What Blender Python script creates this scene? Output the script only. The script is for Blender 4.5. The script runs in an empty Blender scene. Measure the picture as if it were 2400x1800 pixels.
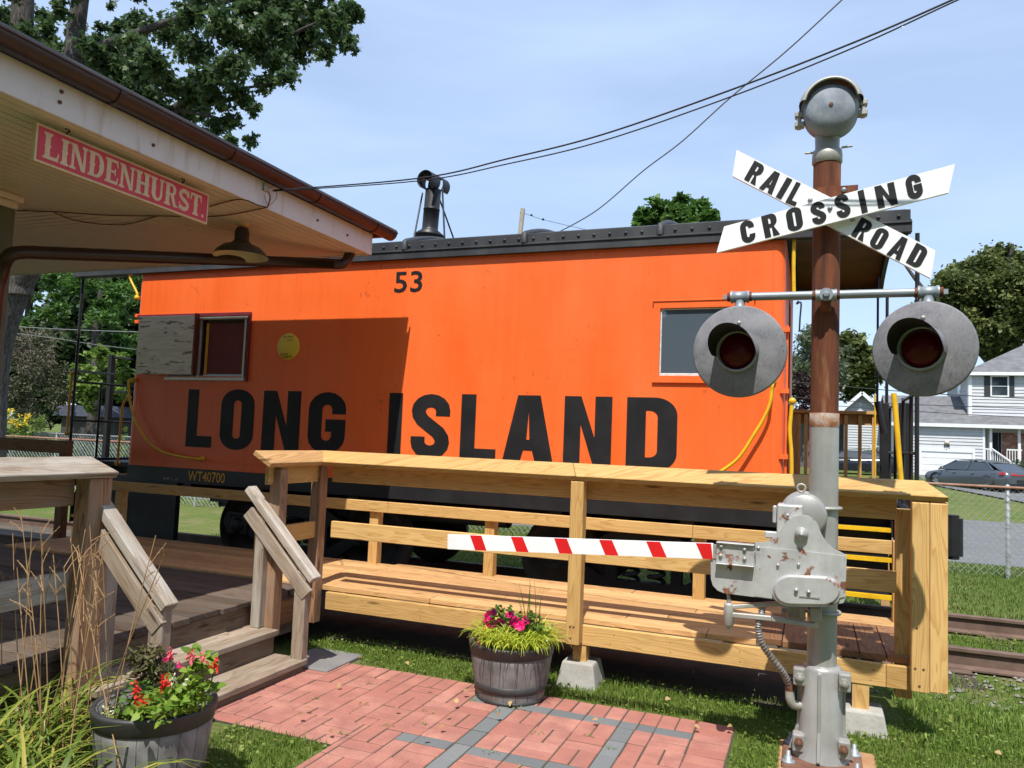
import bpy, math, random
import numpy as np
from math import radians as rd, sin, cos, pi
from mathutils import Vector, Matrix
from mathutils.geometry import tessellate_polygon

SC = bpy.context.scene
COL = SC.collection
random.seed(7)
NR = np.random.RandomState(11)

# ------------------------------------------------------------------ camera
FPX, CZ = 1803.0, 1.62


def cam_axes(yaw, pitch, roll):
    cy, sy = cos(yaw), sin(yaw)
    f = np.array([-sy * cos(pitch), cy * cos(pitch), sin(pitch)])
    r = np.array([cy, sy, 0.0])
    u = np.cross(r, f)
    cr, sr = cos(roll), sin(roll)
    return np.array([cr * r + sr * u, -sr * r + cr * u, f])


CAM = cam_axes(rd(21.34), rd(3.98), rd(2.25))
cd = bpy.data.cameras.new('camera')
cam = bpy.data.objects.new('camera', cd)
COL.objects.link(cam)
cd.sensor_width = 36.0
cd.lens = 36.0 * FPX / 2400.0
cd.clip_start, cd.clip_end = 0.05, 3000.0
mw = Matrix.Identity(4)
for i in range(3):
    mw[i][0], mw[i][1], mw[i][2] = CAM[0][i], CAM[1][i], -CAM[2][i]
mw[2][3] = CZ
cam.matrix_world = mw
SC.camera = cam

# ------------------------------------------------------------------ sky, sun, exposure
SUND = Vector((-0.095, 0.562, -1.0)).normalized()      # the way sunlight travels
SUN_EL = math.asin(-SUND.z)
SUN_AZ = math.atan2(-SUND.x, -SUND.y)                  # clockwise from +Y
W = bpy.data.worlds.new('World')
SC.world = W
W.use_nodes = True
wn, wl = W.node_tree.nodes, W.node_tree.links
wn.clear()
wo = wn.new('ShaderNodeOutputWorld')
wb = wn.new('ShaderNodeBackground')
sk = wn.new('ShaderNodeTexSky')
sk.sky_type = 'NISHITA'
sk.sun_disc = False
sk.sun_elevation = SUN_EL
sk.sun_rotation = SUN_AZ
sk.air_density, sk.dust_density, sk.ozone_density = 1.0, 0.25, 2.6
wb.inputs['Strength'].default_value = 0.118
tc = wn.new('ShaderNodeTexCoord')
mp = wn.new('ShaderNodeMapping')
mp.inputs['Scale'].default_value = (1.0, 1.0, 4.2)
mp.inputs['Rotation'].default_value = (0.12, 0.42, 0.3)
nz = wn.new('ShaderNodeTexNoise')
nz.inputs['Scale'].default_value = 1.9
nz.inputs['Detail'].default_value = 7.0
nz.inputs['Roughness'].default_value = 0.52
nz.inputs['Distortion'].default_value = 0.35
cr_ = wn.new('ShaderNodeValToRGB')
cr_.color_ramp.elements[0].position = 0.40
cr_.color_ramp.elements[1].position = 0.80
cr_.color_ramp.elements[0].color = (0.46, 0.46, 0.46, 1)
cr_.color_ramp.elements[1].color = (0.72, 0.72, 0.72, 1)
mxs = wn.new('ShaderNodeMix')
mxs.data_type = 'RGBA'
mxs.inputs['B'].default_value = (5.3, 6.7, 9.2, 1)
wl.new(tc.outputs['Generated'], mp.inputs['Vector'])
wl.new(mp.outputs['Vector'], nz.inputs['Vector'])
wl.new(nz.outputs['Fac'], cr_.inputs['Fac'])
wl.new(cr_.outputs['Color'], mxs.inputs['Factor'])
wl.new(sk.outputs['Color'], mxs.inputs['A'])
wl.new(mxs.outputs['Result'], wb.inputs['Color'])
wl.new(wb.outputs['Background'], wo.inputs['Surface'])
sd = bpy.data.lights.new('sun', 'SUN')
sd.energy = 5.0
sd.angle = rd(0.5)
sd.color = (1.0, 0.965, 0.90)
sun = bpy.data.objects.new('sun', sd)
COL.objects.link(sun)
sun.rotation_euler = SUND.to_track_quat('-Z', 'Y').to_euler()
SC.view_settings.view_transform = 'Standard'
SC.view_settings.look = 'None'
SC.view_settings.gamma = 1.0
SC.view_settings.exposure = 0.36
SC.cycles.max_bounces = 6
SC.cycles.transparent_max_bounces = 12
SC.cycles.use_denoising = True

# ------------------------------------------------------------------ pixel -> point on a plane of the place


def ray(x, y):
    return CAM.T @ np.array([(x - 1200) / FPX, -(y - 900) / FPX, 1.0])


def onY(x, y, Y):
    d = ray(x, y)
    return Vector((d[0] * Y / d[1], Y, CZ + d[2] * Y / d[1]))


def onX(x, y, X):
    d = ray(x, y)
    return Vector((X, d[1] * X / d[0], CZ + d[2] * X / d[0]))


def onZ(x, y, Z):
    d = ray(x, y)
    t = (Z - CZ) / d[2]
    return Vector((d[0] * t, d[1] * t, Z))


def zf(x0, y0, k):
    return lambda a, b: (x0 + a / k, y0 + b / k)


H1 = zf(550, 1030, 3.687); H2 = zf(0, 1030, 4.424); H3 = zf(0, 1400, 4.147)
ZE = zf(1100, 1100, 3.16); ZD = zf(1650, 900, 3.687); R1 = zf(1550, 1050, 2.2118)
ZB = zf(200, 900, 5.53); ZA = zf(150, 600, 7.373); ZC = zf(1700, 450, 4.424)
C2 = zf(1500, 150, 1.952); R4 = zf(1850, 560, 2.593); F3 = zf(700, 380, 2.074)
Z1 = zf(0, 0, 2.44); Z3 = zf(0, 560, 2.593); G2 = zf(700, 1000, 2.0733)
M7 = zf(1800, 1480, 5.184); K6 = zf(1650, 1130, 6.144); F5 = zf(900, 380, 5.53)
N4 = zf(1700, 1300, 4.424); W5 = zf(300, 710, 6.9125); LL = zf(1600, 650, 5.53)
LR = zf(2000, 640, 5.184); DS = zf(0, 0, 0.92167); CB = zf(1700, 150, 3.016)

# ------------------------------------------------------------------ scene helpers


def thing(name, label, cat, loc=(0, 0, 0), group=None):
    o = bpy.data.objects.new(name, None)
    o.empty_display_size = 0.1
    COL.objects.link(o)
    o.location = loc
    o['label'] = label
    o['category'] = cat
    if group:
        o['group'] = group
    return o


def tag(o, label, cat, group=None):
    o['label'] = label
    o['category'] = cat
    if group:
        o['group'] = group
    return o


def world_loc(o):
    v = Vector((0, 0, 0))
    while o:
        v += o.location
        o = o.parent
    return v


def dup(root, loc, label, group=None):
    r = root.copy()
    COL.objects.link(r)
    r.location = loc
    r['label'] = label
    if group:
        r['group'] = group
    for ch in list(root.children):
        c = ch.copy()
        COL.objects.link(c)
        c.parent = r
        for g in ch.children:
            d = g.copy()
            COL.objects.link(d)
            d.parent = c
    return r


class MB:
    """collects polygons and links them as one mesh object"""

    def __init__(self):
        self.v, self.f, self.uv, self.tone, self.sm, self.mi = [], [], [], [], [], []

    def add(self, vs, fs, uvs=None, tone=None, smooth=False, mi=0):
        b = len(self.v)
        self.v += [tuple(p) for p in vs]
        if tone is None:
            tone = random.random()
        for i, f in enumerate(fs):
            self.f.append([b + k for k in f])
            if uvs:
                self.uv.append(uvs[i])
            else:
                self.uv.append([(vs[k][0] + vs[k][1], vs[k][2] + vs[k][1] * .3) for k in f])
            self.tone.append(tone)
            self.sm.append(smooth)
            self.mi.append(mi)
        return self

    def hexa(self, P, axis=None, tone=None, mi=0):
        """P: 8 corners, bottom ring then top ring. UV runs along the longest edge."""
        P = [Vector(p) for p in P]
        e = [(P[1] - P[0]), (P[3] - P[0]), (P[4] - P[0])]
        L = [x.length for x in e]
        if axis is None:
            axis = L.index(max(L))
        ro, rv = random.random() * 50, random.random() * 50
        o = P[0]
        ax = [x.normalized() if x.length > 1e-9 else x for x in e]
        oth = [k for k in range(3) if k != axis]

        def uvp(p):
            d = p - o
            return (ro + d.dot(ax[axis]), rv + d.dot(ax[oth[0]]) + d.dot(ax[oth[1]]) * 1.31)
        fs = [(0, 3, 2, 1), (4, 5, 6, 7), (0, 1, 5, 4), (1, 2, 6, 5), (2, 3, 7, 6), (3, 0, 4, 7)]
        uvs = [[uvp(P[k]) for k in f] for f in fs]
        return self.add(P, fs, uvs, tone, False, mi)

    def box(self, a, b, tone=None, mi=0, axis=None):
        x0, x1 = sorted((a[0], b[0])); y0, y1 = sorted((a[1], b[1])); z0, z1 = sorted((a[2], b[2]))
        return self.hexa([(x0, y0, z0), (x1, y0, z0), (x1, y1, z0), (x0, y1, z0),
                          (x0, y0, z1), (x1, y0, z1), (x1, y1, z1), (x0, y1, z1)], axis, tone, mi)

    def bar(self, p0, p1, w, h, up=(0, 0, 1), tone=None, mi=0):
        """square-section bar from p0 to p1: w across, h along up"""
        p0, p1 = Vector(p0), Vector(p1)
        d = (p1 - p0).normalized()
        up = Vector(up)
        s = d.cross(up).normalized()
        u = s.cross(d).normalized()
        s, u = s * w / 2, u * h / 2
        return self.hexa([p0 - s - u, p1 - s - u, p1 + s - u, p0 + s - u,
                          p0 - s + u, p1 - s + u, p1 + s + u, p0 + s + u], 0, tone, mi)

    def tube(self, pts, r, n=10, caps=True, mi=0, smooth=True, tone=None):
        pts = [Vector(p) for p in pts]
        rs = r if isinstance(r, (list, tuple)) else [r] * len(pts)
        vs, fs, uvs = [], [], []
        T = []
        for i in range(len(pts)):
            a, b = pts[max(i - 1, 0)], pts[min(i + 1, len(pts) - 1)]
            T.append((b - a).normalized())
        ref = Vector((0, 0, 1)) if abs(T[0].z) < .9 else Vector((1, 0, 0))
        N = T[0].cross(ref).normalized()
        acc = 0.0
        ls = []
        for i, p in enumerate(pts):
            if i:
                acc += (p - pts[i - 1]).length
                N = (N - T[i] * N.dot(T[i])).normalized()
            ls.append(acc)
            B = T[i].cross(N)
            for k in range(n):
                a = 2 * pi * k / n
                vs.append(p + (N * cos(a) + B * sin(a)) * rs[i])
        for i in range(len(pts) - 1):
            for k in range(n):
                k2 = (k + 1) % n
                fs.append((i * n + k, i * n + k2, (i + 1) * n + k2, (i + 1) * n + k))
                c = 2 * pi * max(rs)
                uvs.append([(ls[i], c * k / n), (ls[i], c * (k + 1) / n), (ls[i + 1], c * (k + 1) / n), (ls[i + 1], c * k / n)])
        self.add(vs, fs, uvs, tone, smooth, mi)
        if caps:
            self.add(vs[:n], [tuple(range(n - 1, -1, -1))], None, tone, False, mi)
            self.add(vs[-n:], [tuple(range(n))], None, tone, False, mi)
        return self

    def lathe(self, prof, o, ax=(0, 0, 1), n=32, mi=0, smooth=True, a0=0, a1=2 * pi, ref=None, capends=False, tone=None):
        """prof: (radius, height) pairs, spun about ax through o"""
        o, ax = Vector(o), Vector(ax).normalized()
        ref = Vector(ref) if ref else (Vector((1, 0, 0)) if abs(ax.x) < .9 else Vector((0, 0, 1)))
        U = (ref - ax * ref.dot(ax)).normalized()
        V = ax.cross(U)
        full = abs(a1 - a0 - 2 * pi) < 1e-6
        m = n if full else n + 1
        vs, fs, uvs = [], [], []
        for (r, h) in prof:
            for k in range(m):
                a = a0 + (a1 - a0) * k / n
                vs.append(o + ax * h + (U * cos(a) + V * sin(a)) * r)
        rm = max(r for r, h in prof)
        for i in range(len(prof) - 1):
            for k in range(n):
                k2 = (k + 1) % m
                fs.append((i * m + k, i * m + k2, (i + 1) * m + k2, (i + 1) * m + k))
                uvs.append([(prof[i][1], rm * (a0 + (a1 - a0) * k / n)), (prof[i][1], rm * (a0 + (a1 - a0) * (k + 1) / n)),
                            (prof[i + 1][1], rm * (a0 + (a1 - a0) * (k + 1) / n)), (prof[i + 1][1], rm * (a0 + (a1 - a0) * k / n))])
        return self.add(vs, fs, uvs, tone, smooth, mi)

    def disc(self, o, ax, r, n=28, mi=0, tone=None):
        o, ax = Vector(o), Vector(ax).normalized()
        ref = Vector((1, 0, 0)) if abs(ax.x) < .9 else Vector((0, 0, 1))
        U = (ref - ax * ref.dot(ax)).normalized()
        V = ax.cross(U)
        return self.add([o + (U * cos(2 * pi * k / n) + V * sin(2 * pi * k / n)) * r for k in range(n)], [tuple(range(n))], None, tone, False, mi)

    def prism(self, pts, d, holes=(), mi=0, tone=None, smooth_side=False):
        """closed outline (3D, planar) pushed along d, front and back faces filled"""
        d = Vector(d)
        loops = [[Vector(p) for p in pts]] + [[Vector(p) for p in h] for h in holes]
        tris = tessellate_polygon(loops)
        flat = [p for l in loops for p in l]
        n = len(flat)
        self.add(flat, [tuple(t) for t in tris], None, tone, False, mi)
        self.add([p + d for p in flat], [tuple(reversed(t)) for t in tris], None, tone, False, mi)
        b = 0
        for l in loops:
            m = len(l)
            vs = l + [p + d for p in l]
            self.add(vs, [(k, (k + 1) % m, m + (k + 1) % m, m + k) for k in range(m)], None, tone, smooth_side, mi)
            b += m
        return self

    def flat(self, shapes, O, ux, uy, mi=0, tone=None):
        """2D shapes (list of [outer, hole...]) laid on a plane"""
        O, ux, uy = Vector(O), Vector(ux), Vector(uy)
        for k, loops in enumerate(shapes):
            L = [[Vector((p[0], p[1], 0)) for p in l] for l in loops]
            tris = tessellate_polygon(L)
            fl = [p for l in L for p in l]
            self.add([O + ux * p.x + uy * p.y for p in fl], [tuple(t) for t in tris], None, tone, False, mi)
        return self

    def cut(self):
        """marks the end of one piece for build_each"""
        self.cuts = getattr(self, 'cuts', []) + [(len(self.v), len(self.f))]
        return self

    def build_each(self, name, mats, parent=None, bevel=0, segs=1):
        v0 = f0 = 0
        for v1, f1 in self.cuts:
            p = MB()
            p.v = self.v[v0:v1]
            p.f = [[k - v0 for k in f] for f in self.f[f0:f1]]
            p.uv, p.tone, p.sm, p.mi = self.uv[f0:f1], self.tone[f0:f1], self.sm[f0:f1], self.mi[f0:f1]
            p.build(name, mats, parent, bevel, segs)
            v0, f0 = v1, f1

    def build(self, name, mats, parent=None, bevel=0, segs=1, kind=None, auto=None):
        me = bpy.data.meshes.new(name)
        off = world_loc(parent) if parent else Vector((0, 0, 0))
        if off.length > 0:
            V = [(p[0] - off.x, p[1] - off.y, p[2] - off.z) for p in self.v]
        else:
            V = self.v
        me.from_pydata(V, [], self.f)
        uvl = me.uv_layers.new(name='UVMap')
        uvl.data.foreach_set('uv', [c for f in self.uv for p in f for c in p])
        at = me.attributes.new('tone', 'FLOAT', 'FACE')
        at.data.foreach_set('value', self.tone)
        me.polygons.foreach_set('use_smooth', self.sm)
        me.polygons.foreach_set('material_index', self.mi)
        if not isinstance(mats, (list, tuple)):
            mats = [mats]
        for m in mats:
            me.materials.append(m)
        me.update()
        o = bpy.data.objects.new(name, me)
        COL.objects.link(o)
        if parent:
            o.parent = parent
        if kind:
            o['kind'] = kind
        if bevel:
            bm = o.modifiers.new('edge', 'BEVEL')
            bm.width = bevel
            bm.segments = segs
            bm.limit_method = 'ANGLE'
            bm.angle_limit = rd(40)
        return o


def catmull(P, n=8):
    P = [Vector(p) for p in P]
    out = []
    for i in range(len(P) - 1):
        a, b, c, d = P[max(i - 1, 0)], P[i], P[i + 1], P[min(i + 2, len(P) - 1)]
        for k in range(n):
            t = k / n
            out.append(0.5 * ((2 * b) + (c - a) * t + (2 * a - 5 * b + 4 * c - d) * t * t + (3 * b - a - 3 * c + d) * t ** 3))
    out.append(P[-1])
    return out


# ------------------------------------------------------------------ materials


class NT:
    def __init__(self, name):
        self.m = bpy.data.materials.new(name)
        self.m.use_nodes = True
        self.n, self.l = self.m.node_tree.nodes, self.m.node_tree.links
        self.p = self.n['Principled BSDF']
        self.tcn = None

    def N(self, t, **kw):
        x = self.n.new(t)
        for k, v in kw.items():
            if k in x.inputs:
                x.inputs[k].default_value = v
            else:
                setattr(x, k, v)
        return x

    def co(self, which='Object', scale=(1, 1, 1), rot=(0, 0, 0), loc=(0, 0, 0)):
        if not self.tcn:
            self.tcn = self.N('ShaderNodeTexCoord')
        m = self.N('ShaderNodeMapping')
        m.inputs['Scale'].default_value = scale
        m.inputs['Rotation'].default_value = rot
        m.inputs['Location'].default_value = loc
        self.l.new(self.tcn.outputs[which], m.inputs['Vector'])
        return m.outputs['Vector']

    def noise(self, vec, scale, detail=4, rough=.55, dist=0):
        x = self.N('ShaderNodeTexNoise')
        x.inputs['Scale'].default_value = scale
        x.inputs['Detail'].default_value = detail
        x.inputs['Roughness'].default_value = rough
        x.inputs['Distortion'].default_value = dist
        self.l.new(vec, x.inputs['Vector'])
        return x.outputs['Fac']

    def ramp(self, fac, stops):
        r = self.N('ShaderNodeValToRGB')
        e = r.color_ramp.elements
        while len(e) < len(stops):
            e.new(0.5)
        for k, (p, c) in enumerate(stops):
            e[k].position = p
            e[k].color = (c, c, c, 1) if isinstance(c, (int, float)) else (*c, 1)
        self.l.new(fac, r.inputs['Fac'])
        return r.outputs['Color']

    def mix(self, f, a, b, blend='MIX'):
        x = self.N('ShaderNodeMix')
        x.data_type = 'RGBA'
        x.blend_type = blend
        for s, v in (('Factor', f), ('A', a), ('B', b)):
            if hasattr(v, 'links') or hasattr(v, 'node'):
                self.l.new(v, x.inputs[s])
            elif isinstance(v, (int, float)):
                x.inputs[s].default_value = v
            else:
                x.inputs[s].default_value = (*v, 1)
        return x.outputs['Result']

    def math(self, op, a, b=0.0, c=0.0):
        x = self.N('ShaderNodeMath')
        x.operation = op
        for k, v in enumerate((a, b, c)):
            if hasattr(v, 'node'):
                self.l.new(v, x.inputs[k])
            else:
                x.inputs[k].default_value = v
        return x.outputs[0]

    def tone(self):
        a = self.N('ShaderNodeAttribute')
        a.attribute_name = 'tone'
        return a.outputs['Fac']

    def done(self, col=None, rough=.6, metal=0.0, bump=None, bs=.3, bd=.01, spec=None):
        if col is not None:
            if hasattr(col, 'node'):
                self.l.new(col, self.p.inputs['Base Color'])
            else:
                self.p.inputs['Base Color'].default_value = (*col, 1)
        if hasattr(rough, 'node'):
            self.l.new(rough, self.p.inputs['Roughness'])
        else:
            self.p.inputs['Roughness'].default_value = rough
        self.p.inputs['Metallic'].default_value = metal
        if spec is not None:
            self.p.inputs['Specular IOR Level'].default_value = spec
        if bump is not None:
            b = self.N('ShaderNodeBump')
            b.inputs['Strength'].default_value = bs
            b.inputs['Distance'].default_value = bd
            self.l.new(bump, b.inputs['Height'])
            self.l.new(b.outputs['Normal'], self.p.inputs['Normal'])
        return self.m


def plain(name, c1, c2=None, sc=6, rough=.6, metal=0., bs=.15, stretch=(1, 1, 1), lo=.35, hi=.7, spec=None, fine=60, bd=.004):
    t = NT(name)
    v = t.co('Object', stretch)
    n = t.noise(v, sc, 6)
    c2 = c2 or tuple(x * .72 for x in c1)
    col = t.mix(t.ramp(n, [(lo, 0.), (hi, 1.)]), c1, c2)
    fn = t.noise(v, fine, 3)
    col = t.mix(.18, col, t.ramp(fn, [(.3, .35), (.7, 1.)]), 'MULTIPLY')
    return t.done(col, rough, metal, t.math('ADD', n, t.math('MULTIPLY', fn, .4)), bs, bd, spec)


def wood(name, light, dark, grain=30, toneamt=.35, rough=.75, weather=None, bs=.35, knots=True):
    t = NT(name)
    v = t.co('UV', (1.0, 1.0, 1.0))
    big = t.noise(t.co('UV', (.55, 4.5, 1)), 2.0, 2, .45, .3)
    s = t.N('ShaderNodeSeparateXYZ')
    t.l.new(v, s.inputs[0])
    ring = t.math('ADD', t.math('MULTIPLY', s.outputs['Y'], grain * 1.25), t.math('MULTIPLY', big, 13.0))
    ring = t.math('FRACT', ring)
    ringc = t.ramp(ring, [(0.0, .0), (.50, .12), (.86, 1.), (.97, .9), (1.0, .05)])
    fib = t.noise(t.co('UV', (3, 140, 1)), 2.0, 4, .6)
    tone = t.tone()
    f = t.math('MULTIPLY', ringc, .85)
    col = t.mix(f, light, dark)
    col = t.mix(t.ramp(fib, [(.35, 0.), (.75, .35)]), col, dark)
    if weather:
        wmask = t.ramp(t.noise(t.co('UV', (1.0, 5, 1)), 3.0, 5, .6), [(.36, 0.), (.62, .85)])
        col = t.mix(wmask, col, weather)
        crack = t.ramp(t.noise(t.co('UV', (1.6, 90, 1)), 2.3, 5, .65), [(.60, 0.), (.72, .55)])
        col = t.mix(crack, col, tuple(x * .3 for x in dark))
    if knots:
        vo = t.N('ShaderNodeTexVoronoi')
        vo.inputs['Scale'].default_value = 1.0
        t.l.new(t.co('UV', (1.7, 7.5, 1)), vo.inputs['Vector'])
        k = t.ramp(vo.outputs['Distance'], [(.05, .9), (.13, 0.)])
        col = t.mix(k, col, tuple(x * .35 for x in dark))
    tm = t.mix(t.ramp(tone, [(0., 0.), (1., 1.)]), tuple((1 - toneamt) * q for q in (1.0, .96, .90)), (1., 1., 1.))
    stain = t.ramp(t.noise(t.co('UV', (.9, 3.0, 1)), 2.6, 6, .65, .6), [(.52, 0.), (.78, .42)])
    col = t.mix(stain, col, tuple(x * .55 for x in dark))
    col = t.mix(1.0, col, tm, 'MULTIPLY')
    h = t.math('ADD', t.math('MULTIPLY', ringc, .3), fib)
    return t.done(col, rough, 0, h, bs, .004, .3)


def rusty(name, paint, rust1, rust2, amount=.5, sc=5, rough=.5, metal=0., stretch=(1, 1, .5), spots=False, bs=.3, streak=True):
    t = NT(name)
    v = t.co('Object', stretch)
    n = t.noise(v, sc, 8, .62, .3)
    rn = t.noise(t.co('Object', (1, 1, .12)), sc * 4, 6, .6)
    rc = t.mix(t.ramp(rn, [(.35, 0.), (.68, 1.)]), rust1, rust2)
    w = .03 if spots else .12
    m = t.ramp(n, [(1 - amount - w, 0.), (1 - amount + w, 1.)])
    pn = t.noise(v, sc * .8, 5)
    pc = t.mix(t.ramp(pn, [(.35, 0.), (.7, 1.)]), paint, tuple(x * .74 for x in paint))
    if streak:
        st = t.ramp(t.noise(t.co('Object', (14, 14, .8)), 2, 4), [(.5, 0.), (.8, .35)])
        pc = t.mix(st, pc, tuple(a * .5 + b * .3 for a, b in zip(paint, rust2)))
    col = t.mix(m, pc, rc)
    fn = t.noise(v, 70, 4)
    r = t.mix(m, (rough,) * 3, (.9,) * 3)
    if metal:
        mm = t.mix(m, (metal,) * 3, (0,) * 3)
        t.l.new(mm, t.p.inputs['Metallic'])
    h = t.math('ADD', t.math('MULTIPLY', m, .5), t.math('MULTIPLY', fn, .5))
    mt = t.done(col, r, metal, h, bs, .003)
    return mt


def foliage(name, c1, c2, c3=None, trans=.35, rough=.55):
    t = NT(name)
    tn = t.tone()
    stops = [(0., c1), (1., c2)] if not c3 else [(0., c1), (.6, c2), (1., c3)]
    col = t.ramp(tn, stops)
    t.l.new(col, t.p.inputs['Base Color'])
    t.p.inputs['Roughness'].default_value = rough
    t.p.inputs['Specular IOR Level'].default_value = .35
    tr = t.N('ShaderNodeBsdfTranslucent')
    tc_ = t.mix(.5, col, tuple(min(1, x * 1.6) for x in c2))
    t.l.new(tc_, tr.inputs['Color'])
    ms = t.N('ShaderNodeMixShader')
    ms.inputs[0].default_value = trans
    out = t.n['Material Output']
    t.l.new(t.p.outputs[0], ms.inputs[1])
    t.l.new(tr.outputs[0], ms.inputs[2])
    t.l.new(ms.outputs[0], out.inputs['Surface'])
    return t.m


def glass(name, tint=(.04, .05, .06), rough=.03):
    t = NT(name)
    t.p.inputs['Base Color'].default_value = (*tint, 1)
    t.p.inputs['Roughness'].default_value = rough
    t.p.inputs['Specular IOR Level'].default_value = .8
    return t.m

# material palette
M = {}
M['orange'] = (lambda t: t.done(
    t.mix(t.ramp(t.math('MULTIPLY', t.noise(t.co('Object', (1, 1, .7)), 26, 3, .6), t.noise(t.co('Object'), 2.1, 3)), [(.385, 0.), (.42, .35)]), t.mix(t.ramp(t.noise(t.co('Object', (1, 1, .35)), 1.6, 6), [(.35, 0.), (.72, .8)]),
          t.mix(t.ramp(t.noise(t.co('Object', (7, 7, .22)), 3, 6, .6), [(.45, 0.), (.8, .5)]), (.84, .125, .016), (.68, .09, .012)), (.90, .175, .045)), (.13, .035, .015)),
    .42, 0, t.math('ADD', t.noise(t.co('Object', (1, 1, 1)), 2.2, 3), t.math('MULTIPLY', t.noise(t.co('Object', (1, 1, 1)), 85, 3), .22)), .38, .02, .4))(NT('orange_paint'))
M['black'] = plain('black_paint', (.012, .012, .014), (.022, .022, .024), 5, .45, 0, .2, spec=.4)
M['roofblack'] = plain('roof_black', (.028, .029, .033), (.060, .060, .062), 4, .55, 0, .3, (1, 1, .3), spec=.35)
M['letter'] = plain('letter_black', (.012, .012, .013), (.021, .020, .021), 4, .55, 0, .1, spec=.25)
M['yellow'] = plain('yellow_paint', (.80, .47, .012), (.62, .33, .01), 9, .42, 0, .15, lo=.45, hi=.8)
M['plaque'] = plain('plaque_yellow', (.88, .62, .06), (.80, .55, .05), 6, .5)
M['gold'] = plain('gold_letter', (.85, .46, .02), (.72, .36, .02), 9, .5)
M['red_brown'] = plain('red_brown_paint', (.17, .022, .012), (.11, .016, .01), 5, .45)
M['maroon'] = plain('maroon_shade', (.18, .012, .022), (.11, .01, .016), 5, .6)
M['ceil'] = plain('platform_ceiling', (.19, .075, .03), (.12, .04, .016), 3, .7)
M['pine'] = wood('new_pine', (.70, .455, .175), (.53, .29, .09), 24, .30, .66)
M['pinedeck'] = wood('pine_decking', (.66, .41, .185), (.47, .25, .095), 26, .30, .7)
M['brownwood'] = wood('brown_treated_wood', (.30, .155, .075), (.17, .075, .035), 30, .3, .7)
M['gray'] = wood('weathered_wood', (.46, .375, .29), (.19, .125, .08), 34, .35, .85, (.56, .53, .485), .5)
M['graydeck'] = wood('weathered_decking', (.165, .115, .08), (.075, .046, .03), 34, .45, .85, (.14, .115, .095), .5)
M['postwood'] = wood('old_post_wood', (.40, .215, .11), (.12, .052, .024), 26, .2, .8, (.30, .21, .145), .6)
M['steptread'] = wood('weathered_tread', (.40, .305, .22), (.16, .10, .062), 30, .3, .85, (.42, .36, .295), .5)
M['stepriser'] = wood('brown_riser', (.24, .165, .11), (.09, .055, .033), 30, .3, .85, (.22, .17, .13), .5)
M['rust'] = rusty('rusty_pipe', (.40, .22, .10), (.055, .016, .009), (.20, .055, .015), .68, 4, .6, stretch=(2.6, 2.6, .35))
M['rustplate'] = plain('rust_brown', (.13, .055, .032), (.20, .10, .06), 9, .85, 0, .5)
M['silver'] = rusty('silver_paint', (.42, .41, .385), (.10, .03, .015), (.26, .12, .05), .345, 7, .36, .35, (1, 1, .7), True)
M['silverrust'] = rusty('silver_paint_rusted', (.53, .53, .52), (.085, .025, .014), (.27, .115, .05), .39, 12, .38, .3, (1, 1, 1), True)
M['galv'] = rusty('galvanized', (.30, .34, .37), (.16, .08, .04), (.22, .16, .1), .12, 5, .5, .35, (1, 1, .6))
M['galvlight'] = plain('galvanized_light', (.43, .42, .38), (.31, .29, .25), 7, .5, .3, .25)
M['bellblue'] = plain('bell_gray', (.29, .32, .36), (.17, .195, .235), 9, .72, .0, .4, lo=.38, hi=.62)
M['discgray'] = (lambda t: t.done(
    t.mix(t.ramp(t.noise(t.co('Object', (1, 1, 1)), 6, 5, .6, .6), [(.40, 0.), (.62, .65)]),
          t.mix(t.ramp(t.noise(t.co('Object', (110, 110, 50)), 1.0, 5, .65), [(.52, 0.), (.66, .6)]), (.17, .168, .18), (.055, .055, .062)), (.27, .262, .275)),
    .7, 0, t.noise(t.co('Object'), 60, 4), .25, .004, .3))(NT('weathered_gray_disc'))
M['hoodblack'] = plain('hood_black', (.012, .012, .013), (.02, .02, .02), 8, .55)
M['lens'] = (lambda t: t.done((.075, .001, .002), .28, 0, t.noise(t.co('Object', (1, 1, 1)), 40, 1), .2, .006, .25))(NT('red_lens'))
M['white'] = plain('white_board', (.87, .865, .86), (.76, .755, .745), 5, .5, 0, .12, lo=.5, hi=.9, fine=120)
M['whitetrim'] = plain('white_trim', (.78, .78, .77), (.70, .70, .69), 4, .5)
M['redtape'] = plain('red_tape', (.72, .012, .016), (.60, .010, .014), 6, .35, fine=200)
M['fascia'] = (lambda t: t.done(
    t.mix(t.ramp(t.noise(t.co('Object', (1, 5.0, .9)), 2.4, 6, .6), [(.54, 0.), (.78, .7)]), (.64, .58, .56), (.36, .24, .10)),
    .6, 0, t.noise(t.co('Object'), 40), .15, .004, .3))(NT('stained_white_fascia'))
M['soffit'] = plain('cream_soffit', (.75, .675, .61), (.68, .61, .545), 3, .6, 0, .1)
M['gutter'] = plain('brown_gutter', (.040, .017, .015), (.030, .013, .011), 6, .38, 0, .1, spec=.5)
M['signred'] = plain('sign_red', (.58, .026, .038), (.52, .022, .034), 6, .5)
M['cream'] = plain('cream_letter', (.66, .48, .27), (.58, .41, .23), 9, .55)
M['sage'] = plain('sage_paint', (.12, .145, .105), (.095, .12, .085), 5, .55)
M['shingle'] = plain('roof_shingle', (.17, .17, .175), (.10, .10, .105), 3, .9, 0, .5, (1, 1, 1))
M['lampdark'] = plain('lamp_enamel', (.030, .024, .020), (.05, .04, .03), 8, .4)
M['lampwhite'] = plain('lamp_inner', (.62, .55, .42), (.5, .43, .32), 8, .45)
M['concrete'] = plain('concrete', (.43, .415, .375), (.31, .295, .26), 6, .9, 0, .6, fine=45, bd=.008)
M['concreterust'] = plain('rust_stained_concrete', (.42, .25, .12), (.30, .14, .06), 4, .9, 0, .5)
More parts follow.
